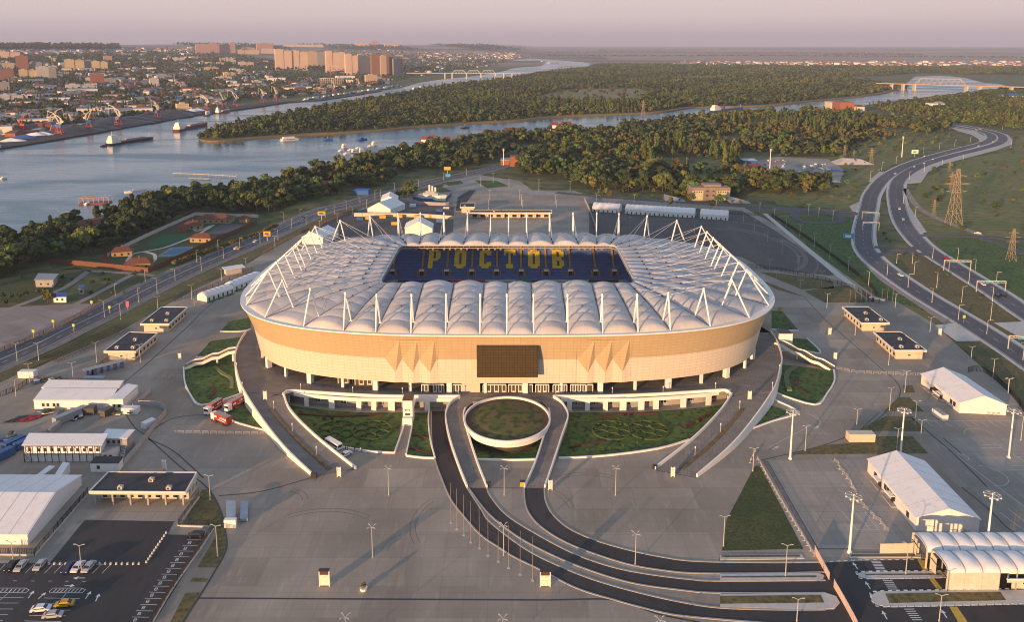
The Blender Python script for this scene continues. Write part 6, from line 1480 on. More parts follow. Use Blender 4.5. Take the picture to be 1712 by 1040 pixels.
# barrel canopies bottom right
def canopy(pa, n_seg, segw, Wd, eave, top, label, wall=False):
    A = pa; t = empty('barrel_canopy', (A.x, A.y, .14), label=label, cat='canopy'); rb = MB(); ns = n_seg*8; nt = 14
    for i in range(ns+1):
        s = i/8.0; bulge = .55*math.sin(math.pi*(s % 1.0)) if i % 8 else 0
        for j in range(nt+1):
            tt = j/nt; a = math.pi*tt; y = Wd*(1-math.cos(a))/2; z = eave+(top-eave)*math.sin(a)**.8 if 0 < tt < 1 else eave
            rb.v.append((s*segw, y, z-(.45-bulge)*math.sin(a)*.9))
    for i in range(ns):
        for j in range(nt): k = i*(nt+1)+j; rb.f.append((k, k+nt+1, k+nt+2, k+1)); rb.m.append(0)
    rb.build('roof', M_VINYL, t, smooth=True)
    for i in range(n_seg+1):
        f_ = MB(); x = i*segw
        for y in (.1, Wd-.1): f_.box(x-.12, x+.12, y-.12, y+.12, 0, eave)
        for j in range(nt):
            pts = []
            for jj in (j, j+1): a = math.pi*jj/nt; pts.append((x, Wd*(1-math.cos(a))/2, (eave+(top-eave)*max(0, math.sin(a))**.8)-.35*math.sin(a)+.05))
            f_.bar(pts[0], pts[1], .2)
        f_.build('arch', M_GREYC if i else M_BEIGE, t)
    g_ = MB(); 
    for j in range(nt):
        a0, a1 = math.pi*j/nt, math.pi*(j+1)/nt; ys = [Wd*(1-math.cos(a))/2 for a in (a0, a1)]; zs = [(eave+(top-eave)*max(0, math.sin(a))**.8)-.5*math.sin(a) for a in (a0, a1)]
        if ys[0] < Wd*.62: g_.quad((.2, ys[0], 2.6), (.2, ys[1], 2.6), (.2, ys[1], zs[1]), (.2, ys[0], zs[0])) if False else None
    if wall:
        for i in range(3): w_ = MB(); w_.box(i*segw+.05, (i+1)*segw-.05, -.05, .05, .1, eave+.1); w_.build('side_curtain', mat('beige_curtain', (.62, .55, .45), .6), t)
    e = MB(); e.box(.2, .3, Wd*.72, Wd, 0, eave); e.box(.2, .3, 0, Wd*.1, 0, eave); e.build('end_curtain', mat('beige_curtain', (.62, .55, .45), .6), t)
    e = MB(); e.bar((-.1, 0, 3.4), (-.1, Wd, 3.4), .15); e.build('end_beam', M_DARK, t)
    return t
c0 = P(1582, 988); e_ = ZY(960, c0.y); valley = P(1560, 926, e_)
wd = valley.y-c0.y; segw = (P(1611, 988)-P(1582, 988)).x
canopy(c0, 7, segw, wd, e_, e_+1.9, 'white barrel vaulted entrance canopy, nearer one with beige side curtains', wall=True)
canopy(Vector((valley.x-1.5, valley.y+.2, 0)), 8, segw, wd*.95, e_, e_+1.9, 'white barrel vaulted entrance canopy, the farther one behind')
# ================================================================ gardens and kerb walls by the stadium
def garden(pts, m=M_LUSH, z=.18): return sheet('lawn', pts, z, m)
garden([(484, 678), (500, 681), (560, 688), (600, 690.5), (674, 691), (662, 757), (620, 755), (575, 749), (548, 741), (560, 757), (500, 700)])
garden([(692, 691), (717, 691), (719, 725), (724, 764), (680, 762)]); garden([(782, 720), (800, 735), (900, 735), (912, 722), (896, 769), (789, 769)])
garden([(938, 691), (1000, 690.5), (1060, 690.5), (1120, 687), (1180, 682), (1212, 676), (1200, 695), (1150, 736), (1100, 751), (1010, 763), (934, 767)])
for q in ([(308, 620), (330, 608), (391, 588), (393, 640), (402, 659), (338, 678), (318, 660), (309, 640)], [(329, 597), (352, 571), (403, 564), (392, 582)], [(369, 554), (384, 538), (420, 531), (418, 551)], [(377, 691), (410, 677), (440, 719), (388, 705)],
          [(1290, 520), (1308, 521), (1334, 552), (1290, 550)], [(1322, 566), (1349, 567.5), (1371, 590), (1330, 583)], [(1298, 657), (1306, 610), (1393, 620), (1394, 640), (1382, 659), (1362, 677)], [(1285, 677), (1321, 690), (1258, 717)]): garden(q)
def kerbwall(pts, h=.55, th=.5, label='low white kerb wall round a garden'):
    pl = smooth_poly([P(*q) for q in pts], 4); o_ = pl[0].copy(); mb = MB(); a, b = offs(pl, th/2), offs(pl, -th/2)
    for k in range(len(pl)-1): mb.hexa([(a[k]-o_)[:2], (b[k]-o_)[:2], (b[k+1]-o_)[:2], (a[k+1]-o_)[:2]], .05, h)
    o = mb.build('kerb_wall', M_WHITE, loc=o_); tag(o, label, 'kerb wall')
kerbwall([(546, 742), (575, 750), (620, 757), (660, 759)], .7, .5, 'low white kerb wall along the left soccer ball garden'); kerbwall([(660, 759), (672, 725), (676, 712)], 1.0, .4, 'low white wall left of the lift tower walkway'); kerbwall([(679, 763), (687, 725), (689, 712)], 1.0, .4, 'low white wall right of the lift tower walkway')
kerbwall([(680, 764), (704, 767), (726, 768)], .7, .5, 'short low white kerb beside the garage road'); kerbwall([(727, 768), (719, 735), (716, 702), (718, 689)], 1.1, .4, 'white side wall of the sunken garage road'); kerbwall([(789, 770), (845, 771), (897, 770)], .7, .5, 'white kerb between the two footbridges')
kerbwall([(934, 768), (1010, 764), (1100, 752), (1152, 737)], .7, .5, 'low white kerb wall along the right soccer ball garden')
kerbwall([(307, 615), (309, 640), (318, 661), (338, 679), (402, 660)], .6, .6, 'curved white kerb round the left side garden'); kerbwall([(376, 692), (390, 706), (442, 721)], .6, .5, 'white kerb below the red lorries'); kerbwall([(328, 598), (366, 600), (394, 586)], .5, .5, 'white kerb of the upper left garden'); kerbwall([(368, 555), (402, 555), (421, 551)], .5, .8, 'thick white kerb of the topmost left garden')
kerbwall([(1394, 620), (1395, 638), (1383, 659), (1362, 678), (1296, 658)], .6, .6, 'curved white kerb round the right side garden'); kerbwall([(1255, 719), (1290, 706), (1333, 691), (1300, 672), (1284, 667)], .6, .5, 'white kerb of the small garden under the right ramp'); kerbwall([(1290, 552), (1336, 554)], .5, .7, 'white kerb of the topmost right garden'); kerbwall([(1330, 584), (1372, 591), (1348, 566)], .5, .5, 'white kerb beside the right lift tower')
M_HEDGE = mat('hedge_gold', (.07, .092, .018), .95, .3, 2.5, bump=.5)
def ball_hedges(cx, cy, r, label):
    c = P(cx, cy); t = empty('flower_bed', c+Vector((0, 0, .18)), label=label, cat='flower bed', group='soccer ball shaped flower beds'); mb = MB()
    def ringpts(R_, n, a0=0): return [Vector((math.cos(2*math.pi*k/n+a0)*R_, math.sin(2*math.pi*k/n+a0)*R_, 0)) for k in range(n)]
    o_ = ringpts(r, 28); [mb.bar(a+Vector((0, 0, .25)), b+Vector((0, 0, .25)), .5, .5) for a, b in zip(o_, o_[1:]+o_[:1])]
    i_ = ringpts(r*.36, 6); [mb.bar(a+Vector((0, 0, .25)), b+Vector((0, 0, .25)), .42, .4) for a, b in zip(i_, i_[1:]+i_[:1])]
    m_ = ringpts(r*.66, 6); e0 = ringpts(r, 24)
    for k in range(6):
        mb.bar(i_[k]+Vector((0, 0, .25)), m_[k]+Vector((0, 0, .25)), .42, .4)
        for s in (1, 23): q = e0[(k*4+s*1) % 24]; mb.bar(m_[k]+Vector((0, 0, .25)), q+Vector((0, 0, .25)), .42, .4)
    mb.build('hedge', M_HEDGE, t); return t
sc_ = P(1, 1)
for cx, l in ((567, 'outer left soccer ball bed in the left garden'), (600, 'inner soccer ball bed in the left garden, nearer the lift tower'), (1023, 'soccer ball bed of the right garden nearer the footbridge'), (1080, 'soccer ball bed of the right garden nearer the ramp')):
    x = {567: 563, 600: 622, 1023: 1023, 1080: 1084}[cx]; ball_hedges(x, 721, 7.0, l)
# ---- foliage
def foliage(name, c, c2, rnd):
    m = mat(name, c, .9, scale=.35, col2=c2, rnd=rnd); return m
M_LEAF = foliage('leaves', (.028, .060, .013), (.105, .148, .034), .5); M_LEAFD = foliage('dark_leaves', (.020, .042, .012), (.055, .080, .022), .3); M_LEAFY = foliage('yellowing_leaves', (.095, .10, .022), (.19, .155, .035), .3)
M_BARK = mat('bark', (.10, .075, .055), .95, .2)
def crown_mesh(name, rx, ry, rz, zc, n, leaf, m, seed, lobes=11, shape='round', core=True):
    rg_ = random.Random(seed); mb = MB(); L = []
    for k in range(lobes):
        a = rg_.uniform(0, 6.28); u = rg_.uniform(-1, 1); rr_ = rg_.uniform(.3, .95)
        if shape == 'poplar': L.append((math.cos(a)*rx*.3, math.sin(a)*ry*.3, zc+rz*(k/(lobes-1)*1.7-.85), rx*(.75-.45*abs(k/(lobes-1)-.35)), rx*1.1))
        else: h = math.sqrt(max(0, 1-u*u)); L.append((math.cos(a)*rx*rr_*h, math.sin(a)*ry*rr_*h, zc+u*rz*.62, rx*rg_.uniform(.24, .52), rz*rg_.uniform(.22, .44)))
    for k in range(n):
        l = L[k % lobes]; a = rg_.uniform(0, 6.28); u = rg_.uniform(-.75, 1); h = math.sqrt(1-u*u); rad = rg_.uniform(.72, 1.08)
        nx, ny, nz = math.cos(a)*h, math.sin(a)*h, u
        c = Vector((l[0]+nx*l[3]*rad, l[1]+ny*l[3]*rad, l[2]+nz*l[4]*rad)); N = Vector((nx+rg_.uniform(-.5, .5), ny+rg_.uniform(-.5, .5), nz+rg_.uniform(-.3, .6))).normalized()
        t = N.cross(Vector((rg_.uniform(-1, 1), rg_.uniform(-1, 1), rg_.uniform(-1, 1)))).normalized(); b = N.cross(t); s = leaf*rg_.uniform(.6, 1.25)
        mb.quad(c-t*s-b*s*.6, c+t*s*.3-b*s, c+t*s+b*s*.5, c-t*s*.4+b*s)
    if core:
        for l in L:
            i0 = len(mb.v); ss = 5
            for j in range(1, 4):
                ph = math.pi*j/4
                for k in range(ss): a = 2*math.pi*k/ss; mb.v.append((l[0]+math.sin(ph)*math.cos(a)*l[3]*.8, l[1]+math.sin(ph)*math.sin(a)*l[3]*.8, l[2]+math.cos(ph)*l[4]*.8))
            for j in range(2):
                for k in range(ss): kk = (k+1) % ss; mb.f.append((i0+j*ss+k, i0+(j+1)*ss+k, i0+(j+1)*ss+kk, i0+j*ss+kk)); mb.m.append(0)
            mb.f.append(tuple(i0+k for k in range(ss))); mb.m.append(0)
    return mb.mesh(name, m)
def trunk_mesh(h, r): mb = MB(); mb.tube((0, 0, 0), (0, 0, h), r, r*.45, 6); [mb.tube((0, 0, h*.55), (math.cos(a)*h*.3, math.sin(a)*h*.3, h*.95), r*.4, r*.15, 4) for a in (.4, 2.3, 4.4)]; return mb.mesh('trunk', M_BARK)
KINDS_T = {'broad': (4.6, 4.6, 4.6, 7.2, 700, .62, M_LEAF), 'dark': (4.2, 4.2, 4.8, 7.0, 650, .62, M_LEAFD), 'poplar': (1.9, 1.9, 7.5, 9.5, 560, .5, M_LEAF), 'yellow': (3.6, 3.6, 3.8, 5.8, 520, .55, M_LEAFY), 'bush': (2.6, 2.6, 1.9, 1.8, 300, .42, M_LEAF)}
TM = {}
for k, (kn, a) in enumerate(KINDS_T.items()):
    for v_ in range(2): TM[(kn, v_)] = (crown_mesh('crown', a[0], a[1], a[2], a[3], a[4], a[5], a[6], 10*k+v_, 13 if kn != 'poplar' else 9, 'poplar' if kn == 'poplar' else 'round'), trunk_mesh(a[3]-a[2]*.3, .3 if kn != 'bush' else .12))
TL_ = {'broad': ('broadleaf_tree', 'broad rounded green tree in the riverside wood', 'tree'), 'dark': ('broadleaf_tree', 'dark green rounded tree in the riverside wood', 'tree'), 'poplar': ('poplar_tree', 'tall narrow poplar in the riverside wood', 'tree'), 'yellow': ('broadleaf_tree', 'yellowing tree in the riverside wood', 'tree'), 'bush': ('shrub', 'low green shrub at the edge of the wood', 'shrub')}
def tree(kn, p, s, rz, label=None, cat=None, group=None, v_=0):
    nm, lb, ct = TL_[kn]; t = empty(nm, p, rz, label or lb, cat or ct, group or lb.replace(' in the', 's of the').split(' at ')[0]+' group'); t.scale = (s, s, s*random.uniform(.9, 1.1))
    for m_, n_ in zip(TM[(kn, v_)], ('crown', 'trunk')): o = bpy.data.objects.new(n_, m_); COL.objects.link(o); o.parent = t
    return t
def inside(pt, poly):
    x, y = pt; c = False; j = len(poly)-1
    for i in range(len(poly)):
        xi, yi = poly[i]; xj, yj = poly[j]
        if (yi > y) != (yj > y) and x < (xj-xi)*(y-yi)/(yj-yi)+xi: c = not c
        j = i
    return c
def scatter(px_poly, spacing, rg_, far=1e9, z=0.0, terr=False):
    w_ = [(lambda v: (v.x, v.y))(PH(a, b) if terr else P(a, b)) for a, b in px_poly]; xs = [p[0] for p in w_]; ys = [p[1] for p in w_]; out = []
    y = min(ys)
    while y < max(ys):
        x = min(xs)+rg_.uniform(0, spacing)
        while x < max(xs):
            p = (x+rg_.uniform(-.42, .42)*spacing, y+rg_.uniform(-.42, .42)*spacing)
            if inside(p, w_) and math.hypot(*p) < far: out.append(p)
            x += spacing
        y += spacing
    return out
rg = random.Random(3)
WOOD = [(-160, 520), (-60, 470), (0, 470), (55, 450), (90, 436), (180, 427), (235, 398), (250, 392), (320, 355), (440, 360), (470, 350), (560, 327), (600, 322), (640, 309), (700, 298), (760, 289), (800, 280), (850, 264), (868, 296), (930, 298), (985, 318), (1100, 322), (1150, 330), (1230, 333), (1240, 322), (1390, 324), (1385, 306), (1240, 300), (1240, 268), (1290, 262), (1410, 262), (1430, 240), (1500, 228), (1560, 222), (1600, 214), (1560, 208), (1520, 203), (1490, 198), (1440, 196), (1400, 188), (1290, 189), (1210, 194), (1149, 200), (1111, 208), (1048, 213), (950, 220), (860, 229), (794, 237), (701, 250), (656, 261), (606, 272), (540, 288), (488, 301), (440, 311), (400, 322), (359, 327), (271, 345), (213, 352), (141, 377), (88, 392), (35, 407), (0, 417), (-200, 500)]
gaps = [[(1190, 285), (1240, 292), (1240, 318), (1140, 312), (1120, 300)], [(835, 262), (870, 262), (870, 280), (835, 280)], [(1235, 255), (1300, 255), (1300, 300), (1235, 300)], [(425, 300), (470, 300), (470, 313), (425, 313)], [(500, 305), (556, 305), (556, 318), (500, 318)], [(915, 208), (962, 208), (962, 220), (915, 220)], [(130, 372), (180, 372), (180, 395), (130, 395)], [(695, 231), (775, 229), (775, 243), (695, 245)], [(1385, 175), (1450, 175), (1450, 190), (1385, 190)], [(575, 316), (620, 316), (620, 328), (575, 328)]]
gapsW = [[(P(*q).x, P(*q).y) for q in g_] for g_ in gaps]
pts = [p for p in scatter(WOOD, 8.6, rg, 1500) if not any(inside(p, g_) for g_ in gapsW)]
pts += [p for p in scatter(WOOD, 11.5, rg) if math.hypot(*p) >= 1500 and not any(inside(p, g_) for g_ in gapsW)]
pts.sort(key=lambda p: math.hypot(p[0], p[1])+(0 if abs(p[0]) < p[1]*.66 else 1e5))
def pick(p):
    if 60 < p[0] < 340 and 790 < p[1] < 1110 and rg.random() < .5: return rg.choice(('bush', 'bush', 'yellow', 'broad'))
    if 330 < p[0] < 640 and 990 < p[1] < 1320 and rg.random() < .6: return rg.choice(('yellow', 'yellow', 'bush'))
    q = math.sin(p[0]*.013+2)*math.cos(p[1]*.009+1)+rg.uniform(-.8, .8)+(.35 if p[0] > 150 and p[1] < 1700 else 0)
    return 'poplar' if q > 1.12 else 'yellow' if q > .55 else 'dark' if q < -.35 else 'bush' if rg.random() < .10 else 'broad'
cnt = {}
NI = 0
rest = []
for p in pts:
    kn = pick(p); s = rg.uniform(.6, 1.32)
    if NI >= 285 and p[1] > 620 and math.sin(p[0]*.021+p[1]*.004)*math.sin(p[1]*.017-p[0]*.006) > .62: continue
    if NI < 285: tree(kn, (p[0], p[1], 0), s*1.22, rg.uniform(0, 6.28), v_=rg.randint(0, 1)); NI += 1
    else: rest.append((p[0], p[1], 0, s*(1.2 if p[1] < 900 else 1.1), kn))
# instanced woods: one object each, tree prototypes scattered by geometry nodes
proto = bpy.data.collections.new('wood_prototypes'); order = []
def low(kn, k, n, leaf):
    a = KINDS_T[kn]; return crown_mesh('crown', a[0], a[1], a[2], a[3], n, leaf, a[6], 50+k, 12, 'poplar' if kn == 'poplar' else 'round')
for k, (kn, n, lf) in enumerate([('broad', 380, .66), ('dark', 360, .66), ('poplar', 300, .55), ('yellow', 320, .6), ('bush', 160, .5), ('broad', 330, .75)]):
    me = low(kn, k, n, lf); o = bpy.data.objects.new('wood_%d' % k, me); proto.objects.link(o); order.append(kn)
def gn_scatter(name, items, label, cat='trees', coll=None):
    me = bpy.data.meshes.new(name); me.from_pydata([(x, y, z) for x, y, z, s, k in items], [], [])
    a = me.attributes.new('scl', 'FLOAT_VECTOR', 'POINT'); a.data.foreach_set('vector', [c for it in items for c in (it[3]*rg.uniform(.8, 1.2), it[3]*rg.uniform(.8, 1.2), it[3]*rg.uniform(.7, 1.15))])
    b = me.attributes.new('idx', 'INT', 'POINT'); b.data.foreach_set('value', [order.index(it[4]) if rg.random() < .7 or it[4] != 'broad' else 5 for it in items])
    o = bpy.data.objects.new(name, me); COL.objects.link(o)
    ng = bpy.data.node_groups.new(name, 'GeometryNodeTree'); ng.interface.new_socket('Geometry', in_out='INPUT', socket_type='NodeSocketGeometry'); ng.interface.new_socket('Geometry', in_out='OUTPUT', socket_type='NodeSocketGeometry')
    N = ng.nodes; gi = N.new('NodeGroupInput'); go = N.new('NodeGroupOutput'); ip = N.new('GeometryNodeInstanceOnPoints'); ci = N.new('GeometryNodeCollectionInfo'); ci.inputs[0].default_value = coll or proto; ci.inputs['Separate Children'].default_value = True; ci.inputs['Reset Children'].default_value = True
    na = N.new('GeometryNodeInputNamedAttribute'); na.data_type = 'FLOAT_VECTOR'; na.inputs[0].default_value = 'scl'; nb = N.new('GeometryNodeInputNamedAttribute'); nb.data_type = 'INT'; nb.inputs[0].default_value = 'idx'
    rv = N.new('FunctionNodeRandomValue'); rv.data_type = 'FLOAT_VECTOR'; rv.inputs[0].default_value = (-.06, -.06, 0); rv.inputs[1].default_value = (.06, .06, 6.28)
    lk = ng.links.new; lk(gi.outputs[0], ip.inputs['Points']); lk(ci.outputs[0], ip.inputs['Instance']); ip.inputs['Pick Instance'].default_value = True
    lk([s_ for s_ in nb.outputs if s_.enabled][0], ip.inputs['Instance Index']); lk([s_ for s_ in na.outputs if s_.enabled][0], ip.inputs['Scale']); lk([s_ for s_ in rv.outputs if s_.enabled][0], ip.inputs['Rotation']); lk(ip.outputs[0], go.inputs[0])
    md = o.modifiers.new('scatter', 'NODES'); md.node_group = ng
    o['kind'] = 'stuff'; o['label'] = label; o['category'] = cat; return o
gn_scatter('riverside_wood', rest, 'mixed green and rusty wood between the stadium grounds and the river channel')
ISL = [(338, 236)]+ISL_NEAR+[(1492, 150), (1520, 150), (1512, 146), (1480, 143), (1440, 134), (1380, 127), (1200, 116), (1000, 114), (943, 118), (900, 124), (857, 132)]+ISL_FAR[::-1][1:]
clear = [[(P(*q).x, P(*q).y) for q in g_] for g_ in ([(880, 166), (950, 150), (1060, 148), (1090, 155), (1065, 171), (960, 172)], [(1130, 128.5), (1210, 126), (1210, 132), (1130, 133)], [(1010, 141), (1050, 138), (1060, 143), (1020, 146)])]
it = []
for p in scatter(ISL, 10.5, rg, 2600)+[q for q in scatter(ISL, 15, rg) if math.hypot(*q) >= 2600]:
    if any(inside(p, g_) for g_ in clear) and rg.random() < .93: continue
    it.append((p[0], p[1], 0, rg.uniform(.6, 1.3)*(1.1 if p[1] > 2500 else 1), pick(p)))
gn_scatter('island_wood', it, 'dense olive green wood covering the long island between the two river arms')
it = []
FAR1 = [(1440, 128), (1500, 126), (1530, 122), (1712, 126), (1900, 130), (1900, 118), (1500, 113), (1200, 110), (1000, 108), (985, 112), (1200, 115), (1380, 126)]
FAR2 = [(1500, 192), (1560, 200), (1640, 212), (1672, 213), (1712, 220), (1900, 235), (1900, 148), (1712, 152), (1665, 152), (1610, 160), (1560, 166), (1515, 172), (1450, 180)]
for p in scatter(FAR1, 17, rg, 7000): it.append((p[0], p[1], 0, rg.uniform(.9, 1.4), pick(p)))
for p in scatter(FAR2, 11, rg): it.append((p[0], p[1], 0, rg.uniform(.7, 1.15), pick(p)))
for L in ([(860, 95), (1290, 94), (1712, 97)], [(900, 89), (1200, 88.5), (1500, 89.5)], [(1380, 92), (1500, 91.5), (1540, 92.5)], [(1000, 84), (1300, 83.6), (1712, 84.2)], [(880, 82.3), (1200, 82), (1712, 82.2)], [(1700, 103), (1750, 104)]):
    for a, b in zip(L[:-1], L[1:]):
        A, B = P(*a), P(*b); n = int((B-A).length/24)
        for k in range(n):
            for r_ in range(3): q = A.lerp(B, (k+rg.random())/n); it.append((q.x, q.y+rg.uniform(-90, 90), 0, rg.uniform(1.1, 1.7), 'dark'))
gn_scatter('far_wood', it, 'hazy woods and tree belts on the plain beyond the river bend')
it = []
for q_, sp in (([(1100, 322), (1240, 322), (1240, 283), (1180, 280), (1110, 300)], 9), ([(1400, 300), (1440, 292), (1470, 262), (1560, 243), (1600, 225), (1540, 215), (1430, 240), (1400, 262)], 15), ([(1520, 340), (1712, 385), (1850, 400), (1850, 240), (1700, 228), (1690, 255), (1560, 300)], 34), ([(985, 322), (1100, 322), (1230, 334), (1270, 350), (1150, 345), (990, 332)], 14), ([(1290, 345), (1430, 350), (1440, 330), (1390, 300), (1290, 320)], 17)):
    for p in scatter(q_, sp, rg): it.append((p[0], p[1], 0, rg.uniform(.22, .85), rg.choice(('bush', 'bush', 'yellow', 'broad'))))
gn_scatter('scrub', it, 'low scrub and bushes on the rough ground behind the stadium', 'bushes')
# sparse single trees and shrubs nearer by
def singles(L, kn, s0, s1, lab, grp):
    for x, y in L: tree(kn, P(x, y), rg.uniform(s0, s1), rg.uniform(0, 6.28), lab, None, grp, rg.randint(0, 1))
singles([(80, 507)], 'yellow', .95, 1.0, 'orange autumn tree beside the grey toilet block', None)
singles([(676, 330), (684, 322), (690, 330), (668, 335)], 'broad', .8, 1.1, 'green tree beside the road left of the ship shaped building', 'trees beside the ship shaped building')
singles([(rg.uniform(1545, 1712), rg.uniform(262, 340)) for k in range(16)], 'bush', .5, 1.2, 'low dark bush on the meadow right of the highway', 'bushes on the right meadow')
singles([(1500, 350+k*7) for k in range(0)], 'bush', .5, .9, 'x', 'x')
singles([(1472, 380), (1478, 392), (1482, 400), (1489, 405), (1512, 426), (1530, 430), (1568, 450), (1585, 462), (1640, 500), (1590, 440)], 'bush', .35, .6, 'small shrub on the grass between the carriageways', 'shrubs between the carriageways')
singles([(1558, 322), (1566, 318), (1575, 326), (1608, 388), (1562, 288), (1416, 310), (1430, 318)], 'broad', .35, .6, 'small tree on the rough meadow near the pylons', 'small trees near the pylons')
for k in range(46):
    t = k/45; x = 262+t*170; y = 459-t*62+rg.uniform(-1.5, 1.5); tree('yellow', P(x+30, y-14), rg.uniform(.28, .45), k, 'young yellow green tree in the row along the park fence', 'tree', 'young trees along the park fence')
for k in range(16): tree('bush', P(rg.uniform(20, 240), rg.uniform(455, 492)), rg.uniform(.3, .6), k, 'young shrub in the lawns left of the road', 'shrub', 'young shrubs in the left lawns')
for k, (x, y) in enumerate([(5, 500), (19, 502), (32, 503), (44, 497), (10, 512), (64, 470), (105, 470)]): tree('dark', P(x, y), .35, k, 'small dark conifer like shrub near the brick square', 'shrub', 'small dark shrubs near the brick square')
for k in range(34):
    g_ = rg.choice([(500, 655, 698, 750), (945, 1180, 695, 755), (945, 1180, 695, 755)]); x, y = rg.uniform(g_[0], g_[1]), rg.uniform(g_[2], g_[3])
    if (g_[0] < 900 and not inside((x, y), [(500, 695), (665, 695), (655, 752), (560, 742)])) or (g_[0] > 900 and not inside((x, y), [(945, 695), (1195, 688), (1150, 732), (1010, 757), (940, 760)])): continue
    tree('bush', P(x, y)+Vector((0, 0, .2)), rg.uniform(.16, .34), k, 'small round shrub planted in a front garden', 'shrub', 'shrubs in the front gardens')
hd = MB()
def hedge(pts, w_, h, m, label):
    pl = smooth_poly([P(*q) for q in pts], 5); o_ = pl[0].copy(); mb = MB(); a, b = offs(pl, w_/2), offs(pl, -w_/2)
    for k in range(len(pl)-1): mb.hexa([(a[k]-o_)[:2], (b[k]-o_)[:2], (b[k+1]-o_)[:2], (a[k+1]-o_)[:2]], .1, h+rg.uniform(-.08, .08))
    o = mb.build('hedge', m, loc=o_); tag(o, label, 'hedge')
M_RH = mat('red_hedge', (.09, .03, .02), .95, .3, 2, bump=.5); M_PH = mat('pale_hedge', (.15, .17, .07), .95, .3, 2, bump=.5)
hedge([(500, 693), (560, 697), (640, 695)], 1.2, .6, M_RH, 'dark red hedge strip at the top of the left garden'); hedge([(690, 728), (720, 735)], .8, .5, M_RH, 'dark red hedge strip across the narrow garden'); hedge([(684, 750), (722, 760)], .8, .5, M_RH, 'lower dark red hedge strip in the narrow garden')
hedge([(800, 752), (845, 757), (890, 748)], 1.4, .5, M_RH, 'dark red hedge below the oval ring garden'); hedge([(1003, 700), (1040, 694), (1100, 693)], 1.2, .6, M_RH, 'dark red hedge strip at the top of the right garden'); hedge([(1145, 715), (1175, 700), (1190, 690)], 1.2, .6, M_RH, 'dark red hedge curving towards the right ramp'); hedge([(950, 750), (975, 745), (1010, 738)], 1.0, .5, M_RH, 'dark red hedge strip low in the right garden')
hedge([(360, 616), (372, 626), (386, 634), (387, 650)], 1.4, .7, M_PH, 'pale yellow hedge winding through the left side garden'); hedge([(1331, 615), (1317, 625), (1315, 640), (1320, 655)], 2.0, .9, M_PH, 'pale green hedge winding through the right side garden'); hedge([(355, 646), (360, 655), (350, 668)], 1.0, .4, M_RH, 'rusty hedge in the left side garden'); hedge([(1334, 632), (1332, 645), (1352, 660)], 1.0, .4, M_RH, 'rusty hedge in the right side garden')
# ---- stairs down from the deck, lift box
def stairway(top, bot, w_, label):
    A = P(top[0], top[1], ZDECK); B = P(bot[0], bot[1], 0.1); t = empty('stairway', (B.x, B.y, .1), label=label, cat='stairs'); o_ = Vector((B.x, B.y, 0)); A -= o_; B = Vector((0, 0, 0)); u = Vector((A.x, A.y, 0)); L = u.length; u.normalize(); v = Vector((-u.y, u.x, 0))*w_/2
    prof = []; n = 3; L0 = L/n; 
    for k in range(n): prof += [(k*L0, ZDECK*k/n), (k*L0+L0*.6, ZDECK*(k+1)/n)]
    prof.append((L, ZDECK)); mb = MB(); rl = MB(); ym = MB()
    for (s0, z0), (s1, z1) in zip(prof[:-1], prof[1:]):
        a, b = u*s0, u*s1
        if z1 > z0:
            ns = 8
            for k in range(ns):
                p, q = a.lerp(b, k/ns), a.lerp(b, (k+1)/ns); z = z0+(z1-z0)*(k+1)/ns; mb.hexa([(p-v)[:2], (p+v)[:2], (q+v)[:2], (q-v)[:2]], z-.5, z)
            for f_ in (.33, .66): ym.bar(a.lerp(b, .1)+v*(2*f_-1)+Vector((0, 0, z0+.5)), b+v*(2*f_-1)+Vector((0, 0, z1+.1)), .25, .12)
        else: mb.hexa([(a-v)[:2], (a+v)[:2], (b+v)[:2], (b-v)[:2]], z1-.5, z1)
        for s in (-1, 1):
            p, q = a+v*s, b+v*s; nn = v.normalized()*s*.2
            for zz in (0,): rl.v += [(p.x, p.y, z0-.6), (q.x, q.y, z1-.6), (q.x, q.y, z1+.7), (p.x, p.y, z0+.7), (p.x+nn.x, p.y+nn.y, z0-.6), (q.x+nn.x, q.y+nn.y, z1-.6), (q.x+nn.x, q.y+nn.y, z1+.7), (p.x+nn.x, p.y+nn.y, z0+.7)]; i = len(rl.v)-8
            for f_ in ((0, 1, 2, 3), (7, 6, 5, 4), (3, 2, 6, 7), (0, 4, 5, 1)): rl.f.append(tuple(i+j for j in f_)); rl.m.append(0)
    mb.build('steps', M_PAVE, t); rl.build('side_walls', M_WHITE, t); ym.build('yellow_guides', M_YEL, t)
    for k in (1, 2, 3): p = u*(L*k/3.2); c = MB(); c.box(p.x-.3, p.x+.3, p.y-.3, p.y+.3, -.1, ZDECK*k/3.2-.3); c.build('pier', M_WHITE, t)
stairway((394, 586), (310, 614), 4.6, 'zigzag white walled stairway going down on the left of the stadium'); stairway((1299, 573), (1392, 617), 4.6, 'zigzag white walled stairway going down on the right of the stadium')
lb = empty('lift_tower', P(1310, 585)+Vector((0, 0, .1)), label='cream lift tower with dark top beside the right stairway', cat='lift tower'); mb = MB(); mb.box(-3, 3, -2, 3.5, 0, 8.2); mb.build('wall', M_WHITE, lb); mb = MB(); mb.box(-2.8, 2.8, -1.8, 3.3, 8.2, 8.35); mb.build('roof', M_DARK, lb)
